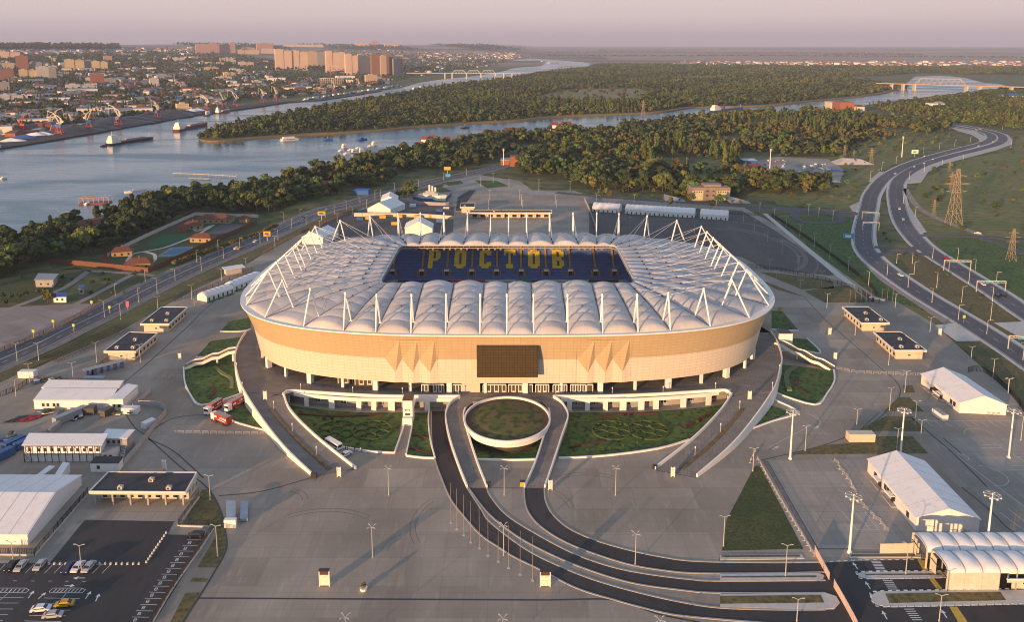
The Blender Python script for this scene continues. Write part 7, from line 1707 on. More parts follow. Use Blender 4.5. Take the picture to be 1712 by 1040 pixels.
# ---- kiosks, totems, boxes
def totem(p, h, label, big=False, cat='information sign', g=None):
    t = empty('kiosk' if big else 'information_sign', p, label=label, cat=cat, group=g); w_ = 1.25 if big else .55
    mb = MB()
    for s in (-1, 1): mb.box(s*w_-.1, s*w_+.1, -.25, .25, 0, h)
    mb.build('frame', M_WHITE, t); mb = MB(); mb.box(-w_+.1, w_-.1, -.18, .18, h*.08, h*.72); mb.build('poster', mat('poster', (.74, .68, .52), .6, .25, 2.5), t)
    mb = MB(); mb.box(-w_+.1, w_-.1, -.2, .2, h*.76, h*.93); mb.build('panel', mat('dark_red_panel', (.10, .04, .03), .5) if big else M_WHITE, t)
    if big: mb = MB(); mb.box(-w_-.1, w_+.1, -.6, .6, h, h+.12); [mb.bar((x, 0, h), (x, 0, h+.8), .06) for x in (-1, -.3, .4, 1)]; mb.build('top', M_DARK, t)
totem(P(543, 981), 4.6, 'tall white info kiosk standing alone on the open paving, left one', True); totem(P(911.5, 982), 4.6, 'tall white info kiosk beside the curved road, right of the flagpoles', True)
for (x, y), l in (((567, 798), 'slim white info sign at the foot of the left ramp'), ((1124.7, 798), 'slim white info sign at the foot of the right ramp'), ((920, 820), 'slim white info sign right of the right footbridge foot'), ((301, 603), 'slim white info sign on the left paving by the pavilions'), ((275, 786), 'slim white info sign beyond the screen fence corner'), ((1387, 560), 'white info sign on the paving right of the stadium rim'), ((1396, 602), 'slim white info sign by the foot of the right stairway'), ((1571, 561), 'small white info sign on the paving below the highway')): totem(P(x, y)+Vector((0, 0, .1)), 3.4, l)
totem(P(443.5, 668, ZDECK), 3.4, 'slim white info sign at the top of the left ramp'); totem(P(1253, 668, ZDECK), 3.4, 'slim white info sign at the top of the right ramp')
def crate(p, a, b, h, m, label, name='litter_bin', cat='bin'):
    t = empty(name, p, label=label, cat=cat); mb = MB(); mb.box(-a/2, a/2, -b/2, b/2, .1, h); mb.build('body', m, t); mb = MB(); mb.box(-a/2-.06, a/2+.06, -b/2-.06, b/2+.06, h, h+.12); mb.build('lid', M_DARK, t)
crate(P(525, 799), 1.8, 1.4, 1.4, M_DARK, 'black bin at the foot of the left ramp'); crate(P(1095, 784), 1.4, 1.2, 1.2, M_DARK, 'black bin at the foot of the right ramp'); crate(P(817, 813), 1.4, 1.2, 1.2, M_DARK, 'black bin at the foot of the left footbridge'); crate(P(873.7, 813), 1.6, 1.2, 1.6, M_YEL, 'yellow box at the foot of the right footbridge', 'storage_box', 'box'); crate(P(1304, 520), 1.6, 1.2, 1.6, M_YEL, 'yellow box by the upper right garden', 'storage_box', 'box')
pl_ = empty('planter', P(608, 988), label='small white round stand-in for a little figure, alone on the open paving', cat='planter'); mb = MB(); mb.tube((0, 0, 0), (0, 0, .9), .8, 1.0, 12); mb.build('bowl', M_WHITE, pl_); o = bpy.data.objects.new('plant', TM[('yellow', 0)][0]); COL.objects.link(o); o.parent = pl_; o.scale = (.2, .2, .2); o.location = (0, 0, .4)  # made-up bowl and greenery in place of a small figure on a round base
for k in range(21):
    x, y = (82+k*9.4, 945) if k < 17 else (0, 0)
    if k >= 17: break
    b = MB(); b.tube((0, 0, 0), (0, 0, .55), .33, .26, 8); o = b.build('bollard', M_CONC, loc=P(x, y)+Vector((0, 0, .15))); tag(o, 'round concrete bollard in the row along the top of the bays', 'bollard', 'bollards across the car park')
for k in range(11): b = MB(); b.tube((0, 0, 0), (0, 0, .55), .33, .26, 8); o = b.build('bollard', M_CONC, loc=P(245+k*3.3, 942-k*4.9)+Vector((0, 0, .15))); tag(o, 'round concrete bollard in the slanting row towards the gatehouse', 'bollard', 'slanting bollards of the car park')
t = empty('step_platform', P(384, 884), label='white and grey mobile steps standing beside the curved lawn', cat='steps'); mb = MB(); mb.box(-1.6, 1.8, 0, 1.2, 0, 2.6); mb.build('cabinet', M_WHITE, t); mb = MB(); mb.hexa([(-1.4, 1.2), (1.4, 1.2), (-2.0, 11), (-4.8, 11)], 1.6, 1.9); mb.hexa([(2.0, 3), (4.2, 3), (1.4, 12), (-.8, 12)], .4, 1.1); mb.build('ramp', mat('blue_grey_sheet', (.30, .36, .42), .5), t)
for k in range(6):
    A, B = P(66+k*6, 600+k*1.5), P(196+k*5, 541+k*2.2); t = empty('queue_railing', A+Vector((0, 0, .1)), label='long row of dark queue railings beside the left road, %sfrom the road' % (ORDS[k] or 'first '), cat='railing'); v = B-A; mb = MB(); mb.bar((0, 0, 1), v+Vector((0, 0, 1)), .1)
    for j in range(60): q = v*(j/59); mb.bar(q, q+Vector((0, 0, 1)), .12)
    mb.build('rail', M_BLK, t)
# sheds, pipes, debris in the left yard
rg2 = random.Random(5)
junk = [M_CDARK, M_CGREY, M_BLUE, M_VINYL, mat('wood_pile', (.22, .14, .07), .8), mat('green_net', (.04, .10, .05), .8)]
for k in range(38):
    zone = rg2.choice([(0, 60, 728, 742), (45, 105, 688, 697), (60, 110, 636, 641), (120, 140, 695, 703), (150, 225, 690, 694)]); x = rg2.uniform(zone[0], zone[1]); y = rg2.uniform(zone[2], zone[3]); m_ = rg2.randint(0, 5)
    t = empty('pallet_stack', P(x, y)+Vector((0, 0, .13)), rg2.uniform(0, 3), 'low pile of stored materials in the left yard', 'pile', 'piles of material in the left yard'); n = rg2.randint(2, 4)
    for i in range(n): mb = MB(); a, b = rg2.uniform(.6, 1.8), rg2.uniform(.4, 1.0); mb.box(-a, a, -b, b, i*.32, i*.32+.28); mb.build('layer', junk[(m_+i) % 6], t)
t = empty('tarpaulin', P(33, 703)+Vector((0, 0, .13)), label='crumpled red and black tarpaulin on the yard ground', cat='tarpaulin'); mb = MB()
for i in range(9):
    for j in range(6):
        f_ = lambda a, b: (a*1.1-5+b*.5, b*.9-2.5+a*.12, .25+.35*math.sin(a*1.9+b)*math.cos(b*1.4))
        mb.quad(f_(i, j), f_(i+1, j), f_(i+1, j+1), f_(i, j+1), m=0 if i > 3 else 1)
mb.build('sheet', [mat('red_sheet', (.28, .02, .025), .7), M_DARK], t)
t = empty('bus_shelter', P(175, 622)+Vector((0, 0, .13)), .75, 'long open canopy with blue cabins by the left railing', 'canopy'); mb = MB(); mb.box(-8, 8, -1.6, 1.6, 2.9, 3.1); mb.build('roof', M_CGREY, t)
for k in range(6): mb = MB(); mb.box(-7+k*2.7, -6+k*2.7, -.8, .8, 0, 2.3); mb.build('cabin', M_BLUE, t)
t = empty('road_shelter', P(391, 457)+Vector((0, 0, .1)), .6, 'white flat canopy between the road and the tent rows', 'canopy'); mb = MB(); mb.box(-6, 6, -3.5, 3.5, 3.6, 3.9); mb.build('roof', M_VINYL, t); mb = MB(); mb.box(-5, 4, -2.5, 2.5, 0, 3.6); mb.build('wall', M_CONC, t)
t = empty('utility_cabinet', P(1466, 505)+Vector((0, 0, .1)), 2.4, 'grey green utility cabinets behind the paired ticket pavilions', 'cabinet')
for k in range(3): mb = MB(); mb.box(-4+k*2.8, -1.6+k*2.8, -1, 1, 0, 2.2); mb.build('cabinet', M_CGREY, t)
# ================================================================ park houses, back buildings
M_TILE = mat('brown_roof_tile', (.15, .055, .03), .8, .2, .8); M_YWALL = mat('ochre_wall', (.36, .26, .13), .85, .1, .6); M_TILE2 = mat('red_roof_tile', (.26, .07, .045), .8, .2, .8)
def house(px, py, L, W_, h, rh, a, label, mw=M_YWALL, mr=M_TILE, win=True, grp=None, cat='house', hip=.25):
    t = empty('house', P(px, py)+Vector((0, 0, .06)), a, label, cat, grp); mb = MB(); mb.box(-L/2, L/2, -W_/2, W_/2, 0, h); mb.build('wall', mw, t); rb = MB(); e = .6; i = L*hip
    c = [(-L/2-e, -W_/2-e, h), (L/2+e, -W_/2-e, h), (L/2+e, W_/2+e, h), (-L/2-e, W_/2+e, h)]; r0, r1 = (-L/2+i-e, 0, h+rh), (L/2-i+e, 0, h+rh)
    rb.quad(c[0], c[1], r1, r0); rb.quad(c[2], c[3], r0, r1); rb.quad(c[1], c[2], r1); rb.quad(c[3], c[0], r0); rb.quad(*c[::-1]); rf = rb.build('roof', mr, t)
    ch = MB(); ch.box(-.4, .4, .6, 1.4, h+rh*.4, h+rh+.7); ch.build('chimney', M_REDB, rf)
    if win:
        n = max(2, int(L/4))
        for k in range(n): x = -L/2+L*(k+.5)/n; w_ = MB(); w_.box(x-.6, x+.6, -W_/2-.05, -W_/2+.02, .9, 2.3); w_.build('window', M_GLASS, t)
    return t
house(361, 371, 26, 10, 3.4, 2.8, .0, 'largest brown roofed park house at the far end of the courts'); house(323, 382, 13, 9, 3.2, 2.8, .2, 'brown roofed park house by the white wall'); house(340, 403, 15, 9, 3.2, 2.6, -.1, 'red brown roofed park house beside the blue court'); house(205, 427, 12, 8, 3.2, 2.8, .35, 'brown roofed park house by the red running path'); house(233, 447, 15, 8, 3.2, 3.0, .2, 'brown roofed park house just behind the boarded fence'); house(409, 371, 6, 6, 2.6, 2.4, 0, 'tiny brown roofed park hut near the road', win=False); house(306, 387, 6, 5, 2.6, 2.2, 0, 'small red park shelter between the pitch and a house', M_REDB, win=False)
sheet('sports_court', [(242, 410.5), (270, 393), (312, 390), (311, 396), (285, 410)], .1, mat('green_turf', (.02, .10, .035), .9, .1)); sheet('sports_court', [(262, 429), (285, 414), (323, 412), (322, 417), (294, 429)], .1, mat('court_grey', (.12, .16, .20), .9, .1)); sheet('sports_court', [(272, 426), (290, 416), (318, 414.5), (316, 418), (292, 426)], .12, mat('court_blue', (.02, .13, .26), .9, .1)); sheet('sports_court', [(345, 390), (372, 375), (404, 375), (404, 379), (385, 391)], .1, mat('court_dark', (.09, .09, .10), .9, .1))
pth = spl([(212, 437), (222, 425), (240, 421), (275, 414), (305, 403), (330, 392), (357, 376), (330, 386), (322, 378), (330, 368)]); strip('path', pth, 1.1, 1.1, .1, M_CONC); strip('path', spl([(240, 421), (257, 425), (259, 434), (250, 440)]), 1.1, 1.1, .105, M_CONC)
strip('path', spl([(195, 415), (175, 428), (176, 436), (200, 440), (225, 441)]), 1.3, 1.3, .1, mat('red_track', (.16, .03, .035), .9)); strip('path', spl([(200, 412), (250, 392), (300, 375), (325, 362)]), 1.3, 1.3, .1, mat('red_track', (.16, .03, .035), .9))
for q in ([(148, 453), (110, 480), (60, 500), (20, 515)], [(225, 457), (175, 484), (128, 508)], [(148, 453), (220, 457), (265, 462)]): strip('path', spl(q), 1.8, 1.8, .1, M_BRICKPAVE)
panel_fence('court_fence', [(242, 411), (268, 393), (312, 390)], 4, 'tall mesh fence round the green pitch', M_STEEL, gap=5, n=1, rails=False) if False else None
house(155, 388, 22, 12, 6.5, 3.5, .5, 'white riverside house with brown roof among the trees', M_WHITE, M_TILE); 
block([(60, 480), (90, 480), (97, 470), (66, 469)], 0, 4, 'flat grey toilet block among the left lawns', 'toilet_block', M_GREYC, M_CGREY, 'building', wn=(.3, .7), over=.8)
block([(90, 506), (111, 506), (112, 499), (92, 499)], 0, 3, 'white kiosk with blue strip on the left lawn edge', 'kiosk', M_WHITE, M_BLUE, 'kiosk', wn=(.3, .7), over=.5); block([(132, 493), (141, 492), (141, 487), (133, 487)], 0, 3.4, 'small square blue grey kiosk beside the diagonal path', 'kiosk', M_CGREY, M_BLUE, 'kiosk', wn=(.5,), over=.4)
# brown and yellow substation
q = [P(1156, 336), P(1222, 337.5), P(1224, 329), P(1158, 328)]; zt = ZY(313.5, q[0].y); t = empty('substation', (q[0].x, q[0].y, .1), label='boxy substation with yellow wings and brown centre by the back road', cat='building'); d = q[1]-q[0]; L = d.length
mb = MB(); mb.box(0, L, 0, 22, 0, zt); mb.build('wall', mat('brown_cladding', (.25, .19, .145), .8), t); [MB().box(xa, xb, -.15, 0, .6, zt*.78).build('yellow_panel', mat('yellow_cladding', (.50, .44, .26), .8), t) for xa, xb in ((.4, L*.30), (L*.64, L-.4))]; mb = MB(); mb.box(L*.34, L*.78, 3, 14, zt, zt+2.2); mb.build('roof_house', mat('brown_cladding', (.25, .19, .145), .8), t)
for z in (zt*.35, zt*.68):
    for x in (.38, .54): w_ = MB(); w_.box(L*x, L*x+1.6, -.08, .02, z, z+1.3); w_.build('window', M_DARK, t)
for x in (.06, .12, .18, .24, .68, .74, .8, .86, .92): w_ = MB(); w_.box(L*x, L*x+.9, -.22, -.14, zt*.62, zt*.72); w_.build('window', M_DARK, t)
for s, l in ((1128, 'left'), (1236, 'right')):
    p = P(s, 338 if s > 1200 else 335); t = empty('spoil_slab', p, label='pale sloping concrete slab on the %s side of the substation' % l, cat='ramp'); mb = MB(); mb.v = [(-9, -4, 0), (9, -4, 0), (9, 4, 0), (-9, 4, 0), (-9 if s < 1200 else -9, 4, 5), (6, 4, 1)]; mb.f = [(0, 1, 5, 4), (0, 4, 3), (1, 2, 5), (3, 4, 5, 2), (0, 3, 2, 1)]; mb.m = [0]*5; mb.build('slab', M_CGREY, t)
# ship shaped building
p = P(724, 334); t = empty('ship_building', p+Vector((0, 0, .1)), -.25, 'white ship shaped building with three funnels behind a blue fence', 'building'); t.scale = (.78, .78, .78); mb = MB(); hull = [(-15, -3.5), (9, -4), (15, -1), (15, 1), (9, 4), (-15, 3.5)]; top = [(x*1.12, y*1.2) for x, y in hull]; n = 6
for k in range(n): j = (k+1) % n; mb.quad((*hull[k], 1), (*hull[j], 1), (*top[j], 6), (*top[k], 6))
mb.quad(*[(*q_, 6) for q_ in top]); mb.build('hull', M_WHITE, t); mb = MB(); mb.box(-11, 7, -3, 3, 6, 8.3); mb.box(-8, 3, -2.4, 2.4, 8.3, 10.2); mb.build('cabin', M_CGREY, t)
for k, x in enumerate((-4, -.5, 3)): mb = MB(); mb.tube((x, 0, 8), (x, 0, 17-k*1.2), 1.1, 1.0, 10); mb.build('funnel', M_WHITE, t)
panel_fence('site_fence', [(690, 333), (705, 337), (745, 338), (755, 327)], 3, 'blue site fence round the ship shaped building', M_BLUE, rails=False, gap=5, n=1)
cr = [('yellow', 615, 367), ('yellow', 640, 365), ('blue', 602, 368), ('yellow', 668, 364), ('yellow', 698, 365), ('yellow', 722, 364), ('yellow', 660, 376), ('white', 735, 372), ('yellow', 712, 375), ('yellow', 690, 374), ('blue', 735, 354), ('white', 746, 351), ('white', 690, 346)]
for k, (c, x, y) in enumerate(cr): container(x, y, rg2.uniform(-.1, .1), 5, 2.4, 2.3, {'yellow': M_YEL, 'blue': M_BLUE, 'white': M_VINYL}[c], None, name='storage_box'); o = [q_ for q_ in COL.objects if q_.type == 'EMPTY'][-1]; tag(o, '%s storage box in the back yard behind the stadium' % c, 'container', '%s boxes in the back yard' % c)
# billboards and signs
def board(px, yb, w_, z0, z1, m, label, a=0, m2=None, name='billboard'):
    t = empty(name, P(px, yb), a, label, 'billboard' if name == 'billboard' else 'road sign'); mb = MB(); mb.bar((0, 0, 0), (0, 0, z0+.2), .4 if w_ > 3 else .12); mb.build('post', M_STEEL, t); mb = MB(); mb.box(-w_/2, w_/2, -.2, .2, z0, z1); mb.build('panel', m, t)
    if m2: mb = MB(); mb.box(-w_*.3, w_*.25, -.24, -.2, z0+(z1-z0)*.25, z0+(z1-z0)*.7); mb.build('picture', m2, t)
M_SKYB = mat('sky_blue_print', (.05, .35, .52), .5, .3, .4)
board(1418, 400, 7.5, .6, 4.2, M_SKYB, 'sky blue billboard low on the grass slope', m2=M_WHITE); board(538, 368, 6, 4, 7, M_YEL, 'yellow billboard by the far part of the left road', m2=M_BLUE); board(447, 403, 5, 3.5, 7, M_YEL, 'yellow billboard nearer the stadium on the left road', m2=mat('purple_print', (.2, .03, .2), .5)); board(1529, 262, 8, 4, 8.5, M_WHITE, 'white and green billboard beside the highway bend', m2=mat('green_print', (.15, .4, .1), .5)); board(748, 292, 7, 5, 8.5, M_YEL, 'billboard at the roundabout entrance of the left road'); board(1592, 208, 8, 4, 8, M_YEL, 'yellow billboard at the far end of the highway'); board(749, 297, 5, 1, 4, M_SKYB, 'blue sign board below the roundabout billboard')
for k, (x, y) in enumerate([(154, 516), (184, 525), (90, 549), (124, 556), (57, 566)]): board(x, y, 1.2, 3, 4.3, mat('lime_sign', (.45, .55, .05), .5), 'small lime crossing sign by the left road, %sfrom the left' % (ORDS[[4, 2, 3, 1, 0].index(0) if False else sorted([154, 184, 90, 124, 57]).index(x)] or 'first '), name='road_sign')
board(214, 519, 1.6, 2, 5, mat('pink_sign', (.6, .08, .15), .5), 'pink upright sign by the little flower beds', name='road_sign'); board(1611, 540, 1.2, 2.5, 4, mat('lime_sign', (.45, .55, .05), .5), 'lime sign at the right highway crossing', name='road_sign')
def gantry(x0, y0, x1, y1, label, h=6.5):
    A, B = P(x0, y0), P(x1, y1); t = empty('sign_gantry', A, label=label, cat='gantry'); v = B-A
    for p in (Vector(), v): mb = MB(); mb.bar(p, p+Vector((0, 0, h)), .32); mb.build('post', M_CONC, t)
    mb = MB(); mb.bar(Vector((0, 0, h)), v+Vector((0, 0, h)), .35); mb.bar(Vector((0, 0, h-.9)), v+Vector((0, 0, h-.9)), .2); [mb.bar(v*(k/10)+Vector((0, 0, h-.9)), v*((k+1)/10)+Vector((0, 0, h)), .1) for k in range(10)]; mb.build('beam', M_CONC, t)
    for k in (.35, .7): p = v*k; mb = MB(); mb.box(p.x-.9, p.x+.9, p.y-.35, p.y-.2, h-1.4, h-.2); mb.build('panel', M_SKYB, t)
gantry(1577.5, 452, 1622, 453, 'overhead sign gantry over the outer highway, upper one'); gantry(1632, 488, 1680, 489, 'overhead sign gantry over the outer highway, lower one'); gantry(1685, 584, 1735, 588, 'overhead sign gantry over the inner highway at the frame edge'); gantry(1441, 367, 1469, 369, 'overhead sign gantry at the small road loop, farther'); gantry(1442, 385, 1469, 386, 'overhead sign gantry at the small road loop, nearer')
# ================================================================ pylons and masts
PYL = None
def pylon(px, yb, yt, label):
    global PYL
    h = hof(px, yb, yt)
    if PYL is None:
        PYL = empty('power_pylon'); mb = MB(); H_ = 40.0; w0, w1 = 4.2, .8; lv = [0, 9, 17, 24, 30, 35, 40]
        wd = lambda z: w0+(w1-w0)*(z/H_)**.8
        for s in ((1, 1), (1, -1), (-1, 1), (-1, -1)):
            for a, b in zip(lv[:-1], lv[1:]): mb.bar((s[0]*wd(a), s[1]*wd(a), a), (s[0]*wd(b), s[1]*wd(b), b), .26)
        for a, b in zip(lv[:-1], lv[1:]):
            for s in (-1, 1):
                mb.bar((-wd(a), s*wd(a), a), (wd(b), s*wd(b), b), .14); mb.bar((wd(a), s*wd(a), a), (-wd(b), s*wd(b), b), .2); mb.bar((s*wd(a), -wd(a), a), (s*wd(b), wd(b), b), .2); mb.bar((-wd(b), s*wd(b), b), (wd(b), s*wd(b), b), .2)
        mb.build('lattice', mat('rusty_pylon', (.34, .26, .17), .6), PYL)
        for z, w_ in ((24, 7.5), (29.5, 9.5), (35, 6.5)): mb = MB(); [(mb.bar((0, 0, z+1.2), (s*w_, 0, z), .25), mb.bar((0, 0, z-.6), (s*w_, 0, z), .25)) for s in (-1, 1)]; mb.build('crossarm', mat('rusty_pylon', (.34, .26, .17), .6), PYL)
        t = PYL
    else: t = dup(PYL)
    t.location = P(px, yb); s = h/40; t.scale = (s, s, s); tag(t, label, 'pylon', 'power pylons on the right'); return t
for a in [(1594, 375, 282.5, 'tallest lattice pylon on the meadow right of the highway'), (1590, 318, 287.5, 'lattice pylon just behind the tallest one'), (1690, 436, 382.5, 'lattice pylon right of the road junction'), (1411, 266, 242.5, 'lattice pylon left of the billboard above the junkyard'), (1427, 265, 250, 'short lattice pylon on the pale mound'), (1456, 276, 247.5, 'lattice pylon between the mound and the highway'), (1561, 360, 334, 'small lattice pylon beside the sandy track'), (1322, 245, 225, 'lattice pylon in the wood left of the mound'), (1587, 287, 267, 'distant lattice pylon above the meadow pair'), (1075, 194, 167, 'lattice pylon on the river bank seen against the water'), (1238, 214.6, 198, 'lattice pylon standing in the wood below the barge')]: pylon(*a)
for x, yb, yt, l in [(1507.5, 262.5, 227.5, 'slim white telecom mast beside the highway'), (1287, 281, 248, 'slim white telecom mast in the junkyard'), (842, 276, 248, 'thin mast left of the brick building')]:
    t = empty('telecom_mast', P(x, yb), label=l, cat='mast'); h = hof(x, yb, yt); mb = MB(); mb.tube((0, 0, 0), (0, 0, h), .6, .3, 8); mb.build('pole', M_WHITE, t); mb = MB(); mb.tube((0, 0, h-3), (0, 0, h), 1.0, 1.0, 8); mb.build('antenna', M_CONC, t)
# mid distance buildings in the wood
def bld(x0, x1, yb, yt, dep, mw, mr, label, rh=0, name='building', a=None, grp=None):
    A, B = PH(x0, yb), PH(x1, yb); B = Vector((B.x, A.y, A.z)); h = ZY(yt, A.y)-A.z; L = B.x-A.x; t = empty(name, (A.x, A.y, A.z), label=label, cat='building', group=grp)
    mb = MB(); mb.box(0, L, 0, dep, -3, h); mb.build('wall', mw, t); mb = MB()
    if rh: e = .5; mb.quad((-e, -e, h), (L+e, -e, h), (L-L*.15, dep/2, h+rh), (L*.15, dep/2, h+rh)); mb.quad((L+e, dep+e, h), (-e, dep+e, h), (L*.15, dep/2, h+rh), (L*.85, dep/2, h+rh)); mb.quad((L+e, -e, h), (L+e, dep+e, h), (L*.85, dep/2, h+rh)); mb.quad((-e, dep+e, h), (-e, -e, h), (L*.15, dep/2, h+rh))
    else: mb.box(-.3, L+.3, -.3, dep+.3, h, h+.5)
    mb.build('roof', mr, t); return t
M_CREAM = mat('cream_wall', (.62, .52, .38), .8); M_BROOF = mat('blue_roof', (.02, .11, .38), .6); M_RROOF = mat('crimson_roof', (.25, .03, .03), .7)
bld(837, 852, 276, 268, 18, M_REDB, M_GREYC, 'red brick building left part by the wood edge', 0); bld(853, 867, 278, 263, 16, M_REDB, M_REDB, 'taller red brick building in the wood above the roundabout', 0); bld(1387.5, 1402, 183, 171, 30, M_CREAM, M_CREAM, 'cream cube building on the near river bank', 0); bld(1404, 1427, 187, 171, 40, M_REDB, M_REDB, 'brown brick block on the near river bank, broadest', 0); bld(1433, 1445, 188, 178, 24, M_CREAM, M_TILE, 'small cream and brown building right of the brick block', 3)
bld(920, 935, 217, 209, 14, M_WHITE, M_RROOF, 'white riverside villa with red roof, left one', 4); bld(937, 958, 217, 209, 16, M_WHITE, M_RROOF, 'white riverside villa with red roof, right one', 5)
for k, (x, y, w_) in enumerate([(704, 238, 10), (715, 236, 12), (728, 240, 12), (742, 238, 10), (755, 240, 10), (766, 235, 9), (696, 247, 12), (668, 249, 10)]): bld(x, x+w_, y, y-5, 12, M_WHITE, M_TILE2, 'red roofed white cottage in the cluster on the near river bank', 4, 'house', grp='red roofed cottages on the near bank')
bld(806, 830, 229, 223, 20, M_REDB, M_TILE, 'long dark red roofed building by the water, left one', 5); bld(840, 868, 226, 220, 22, M_REDB, M_TILE, 'long dark red roofed building by the water, right one', 5)
bld(430, 466, 312, 306, 12, M_CONC, M_BROOF, 'building with bright blue roof among the trees, leftmost', 2); bld(503, 516, 316, 309, 10, M_CONC, M_BROOF, 'building with bright blue roof in the wood middle', 2); bld(518, 552, 316, 308, 14, M_CONC, M_RROOF, 'building with crimson roof among the trees', 2); bld(592, 616, 326, 318, 9, M_BROOF, M_BROOF, 'blue roofed shed by the left road', 1); bld(546, 553, 318, 312, 8, M_CREAM, M_BROOF, 'tiny blue roofed hut right of the crimson roof', 1)
bld(1243, 1266, 275, 268, 16, M_BROOF, M_CONC, 'blue shed with pale roof at the junkyard', 1); bld(1240, 1252, 290, 282, 14, M_CREAM, M_RROOF, 'red roofed shed at the left end of the junkyard', 2); bld(1255, 1272, 285, 278, 14, M_YWALL, M_RROOF, 'yellow walled red roofed shed in the junkyard', 2); bld(1272, 1282, 300, 292, 12, M_CREAM, M_GREYC, 'grey roofed hut in the junkyard', 0); bld(1392, 1410, 293, 287, 14, M_CREAM, M_BROOF, 'cream hut with blue roof at the right end of the junkyard', 1); bld(1394, 1404, 311, 305, 10, M_YWALL, M_CREAM, 'pale yellow hut below the junkyard', 0)
bld(1533, 1542, 172, 167, 18, M_WHITE, M_CONC, 'small white building in the far right wood', 0); bld(1557, 1568, 181, 173, 25, M_WHITE, M_CREAM, 'white building near the highway end, taller', 0); bld(1569, 1580, 180, 173, 25, M_CONC, M_CGREY, 'pale shed near the highway end', 4); bld(1685, 1712, 166, 160, 40, M_WHITE, M_BROOF, 'long white building with bright blue roof near the bridge', 5); bld(1645, 1655, 178, 174, 15, M_REDB, M_RROOF, 'small red house in the far right wood', 3)
sheet('yard', [(1238, 300), (1250, 272), (1300, 262), (1385, 266), (1412, 285), (1400, 312), (1300, 300)], .12, M_PLAZA2)
for k in range(150):
    x, y = rg2.uniform(1255, 1400), rg2.uniform(268, 300)
    s = rg2.uniform(.8, 2.6); m_ = [M_WHITE, M_CGREY, M_CONC, M_CREAM, M_BLUE, M_RED][min(5, int(rg2.random()**1.6*6))]
    if k < 60:
        mb = MB(); mb.hexa([(-s, -s*.6), (s, -s*.5), (s*.9, s*.5), (-s*.8, s*.7)], 0, rg2.uniform(.5, 1.8), mt=0); o = mb.build('scrap_heap', m_, loc=P(x, y)+Vector((0, 0, .1)), rz=rg2.uniform(0, 3)); tag(o, 'heap of pale scrap in the junkyard', 'heap', 'scrap heaps in the junkyard')
mound = empty('concrete_mound', P(1424, 273), label='pale stepped mound under the short pylon', cat='mound'); mb = MB(); mb.v = [(-22, -12, 0), (22, -10, 0), (18, 12, 0), (-20, 12, 0), (-8, -2, 6), (10, -2, 5), (8, 6, 5), (-8, 6, 6)]; mb.f = [(0, 1, 5, 4), (1, 2, 6, 5), (2, 3, 7, 6), (3, 0, 4, 7), (4, 5, 6, 7)]; mb.m = [0]*5; mb.build('mound', M_SLOPE, mound)
# ================================================================ river, port, bridges
M_HULL = mat('dark_hull', (.03, .02, .022), .5); M_HULLR = mat('rust_hull', (.20, .055, .035), .6); M_SHW = mat('ship_white', (.72, .68, .62), .5)
def ship(x0, y0, x1, y1, wide, kind, label, hullm=None, h=None, grp=None):
    A, B = P(x0, y0), P(x1, y1); L = (B-A).length; c = (A+B)/2; t = empty('cargo_ship' if kind == 'cargo' else 'boat', (c.x, c.y, .12), math.atan2(B.y-A.y, B.x-A.x), label, 'ship' if kind == 'cargo' else 'boat', grp); W_ = wide/2; h = h or max(1.2, L*.028)
    pl = [(-L/2, -W_*.8), (-L*.42, -W_), (L*.38, -W_), (L/2, 0), (L*.38, W_), (-L*.42, W_), (-L/2, W_*.8)]
    mb = MB(); n = len(pl)
    for k in range(n): a, b = pl[k], pl[(k+1) % n]; mb.quad((a[0]*.97, a[1]*.9, 0), (b[0]*.97, b[1]*.9, 0), (b[0], b[1], h+(.6*h if b[0] > L*.3 else 0)), (a[0], a[1], h+(.6*h if a[0] > L*.3 else 0)))
    mb.quad(*[(p[0], p[1], h+(.6*h if p[0] > L*.3 else 0)-.05) for p in pl]); mb.build('hull', hullm or M_HULL, t)
    if kind == 'cargo':
        mb = MB(); mb.box(-L*.46, -L*.28, -W_*.8, W_*.8, h, h+4.5); mb.box(-L*.45, -L*.31, -W_*.6, W_*.6, h+4.5, h+8); mb.box(-L*.44, -L*.35, -W_*.4, W_*.4, h+8, h+10.5); mb.build('superstructure', M_SHW, t)
        mb = MB(); mb.box(-L*.24, L*.33, -W_*.75, W_*.75, h, h+1.3); mb.build('hatch_cover', M_HULLR, t); mb = MB(); mb.tube((-L*.40, 0, h+8), (-L*.40, 0, h+16), .3, .15, 5); mb.tube((L*.4, 0, h), (L*.4, 0, h+8), .25, .15, 5); mb.build('mast', M_SHW, t)
        mb = MB()
        for k in range(5): mb.box(-L*.1+k*6, -L*.1+k*6+5, -3, 3, h+1.3, h+3.5)
        mb.build('deck_cargo', M_CGREY, t)
    elif kind == 'liner':
        mb = MB(); mb.box(-L*.44, L*.3, -W_*.85, W_*.85, h, h+2.2); mb.box(-L*.36, L*.2, -W_*.7, W_*.7, h+2.2, h+4.2); mb.build('cabin', M_SHW, t); mb = MB(); mb.box(-L*.42, L*.28, -W_*.86, -W_*.84, h+.8, h+1.5); mb.box(-L*.42, L*.28, W_*.84, W_*.86, h+.8, h+1.5); mb.build('windows', M_GLASS, t)
    else:
        mb = MB(); mb.box(-L*.25, L*.1, -W_*.6, W_*.6, h, h+L*.13); mb.build('cabin', M_SHW if kind != 'tug' else M_BLUE, t); mb = MB(); mb.tube((-L*.1, 0, h), (-L*.1, 0, h+L*.35), .15, .08, 4); mb.build('mast', M_STEEL, t)
    return t
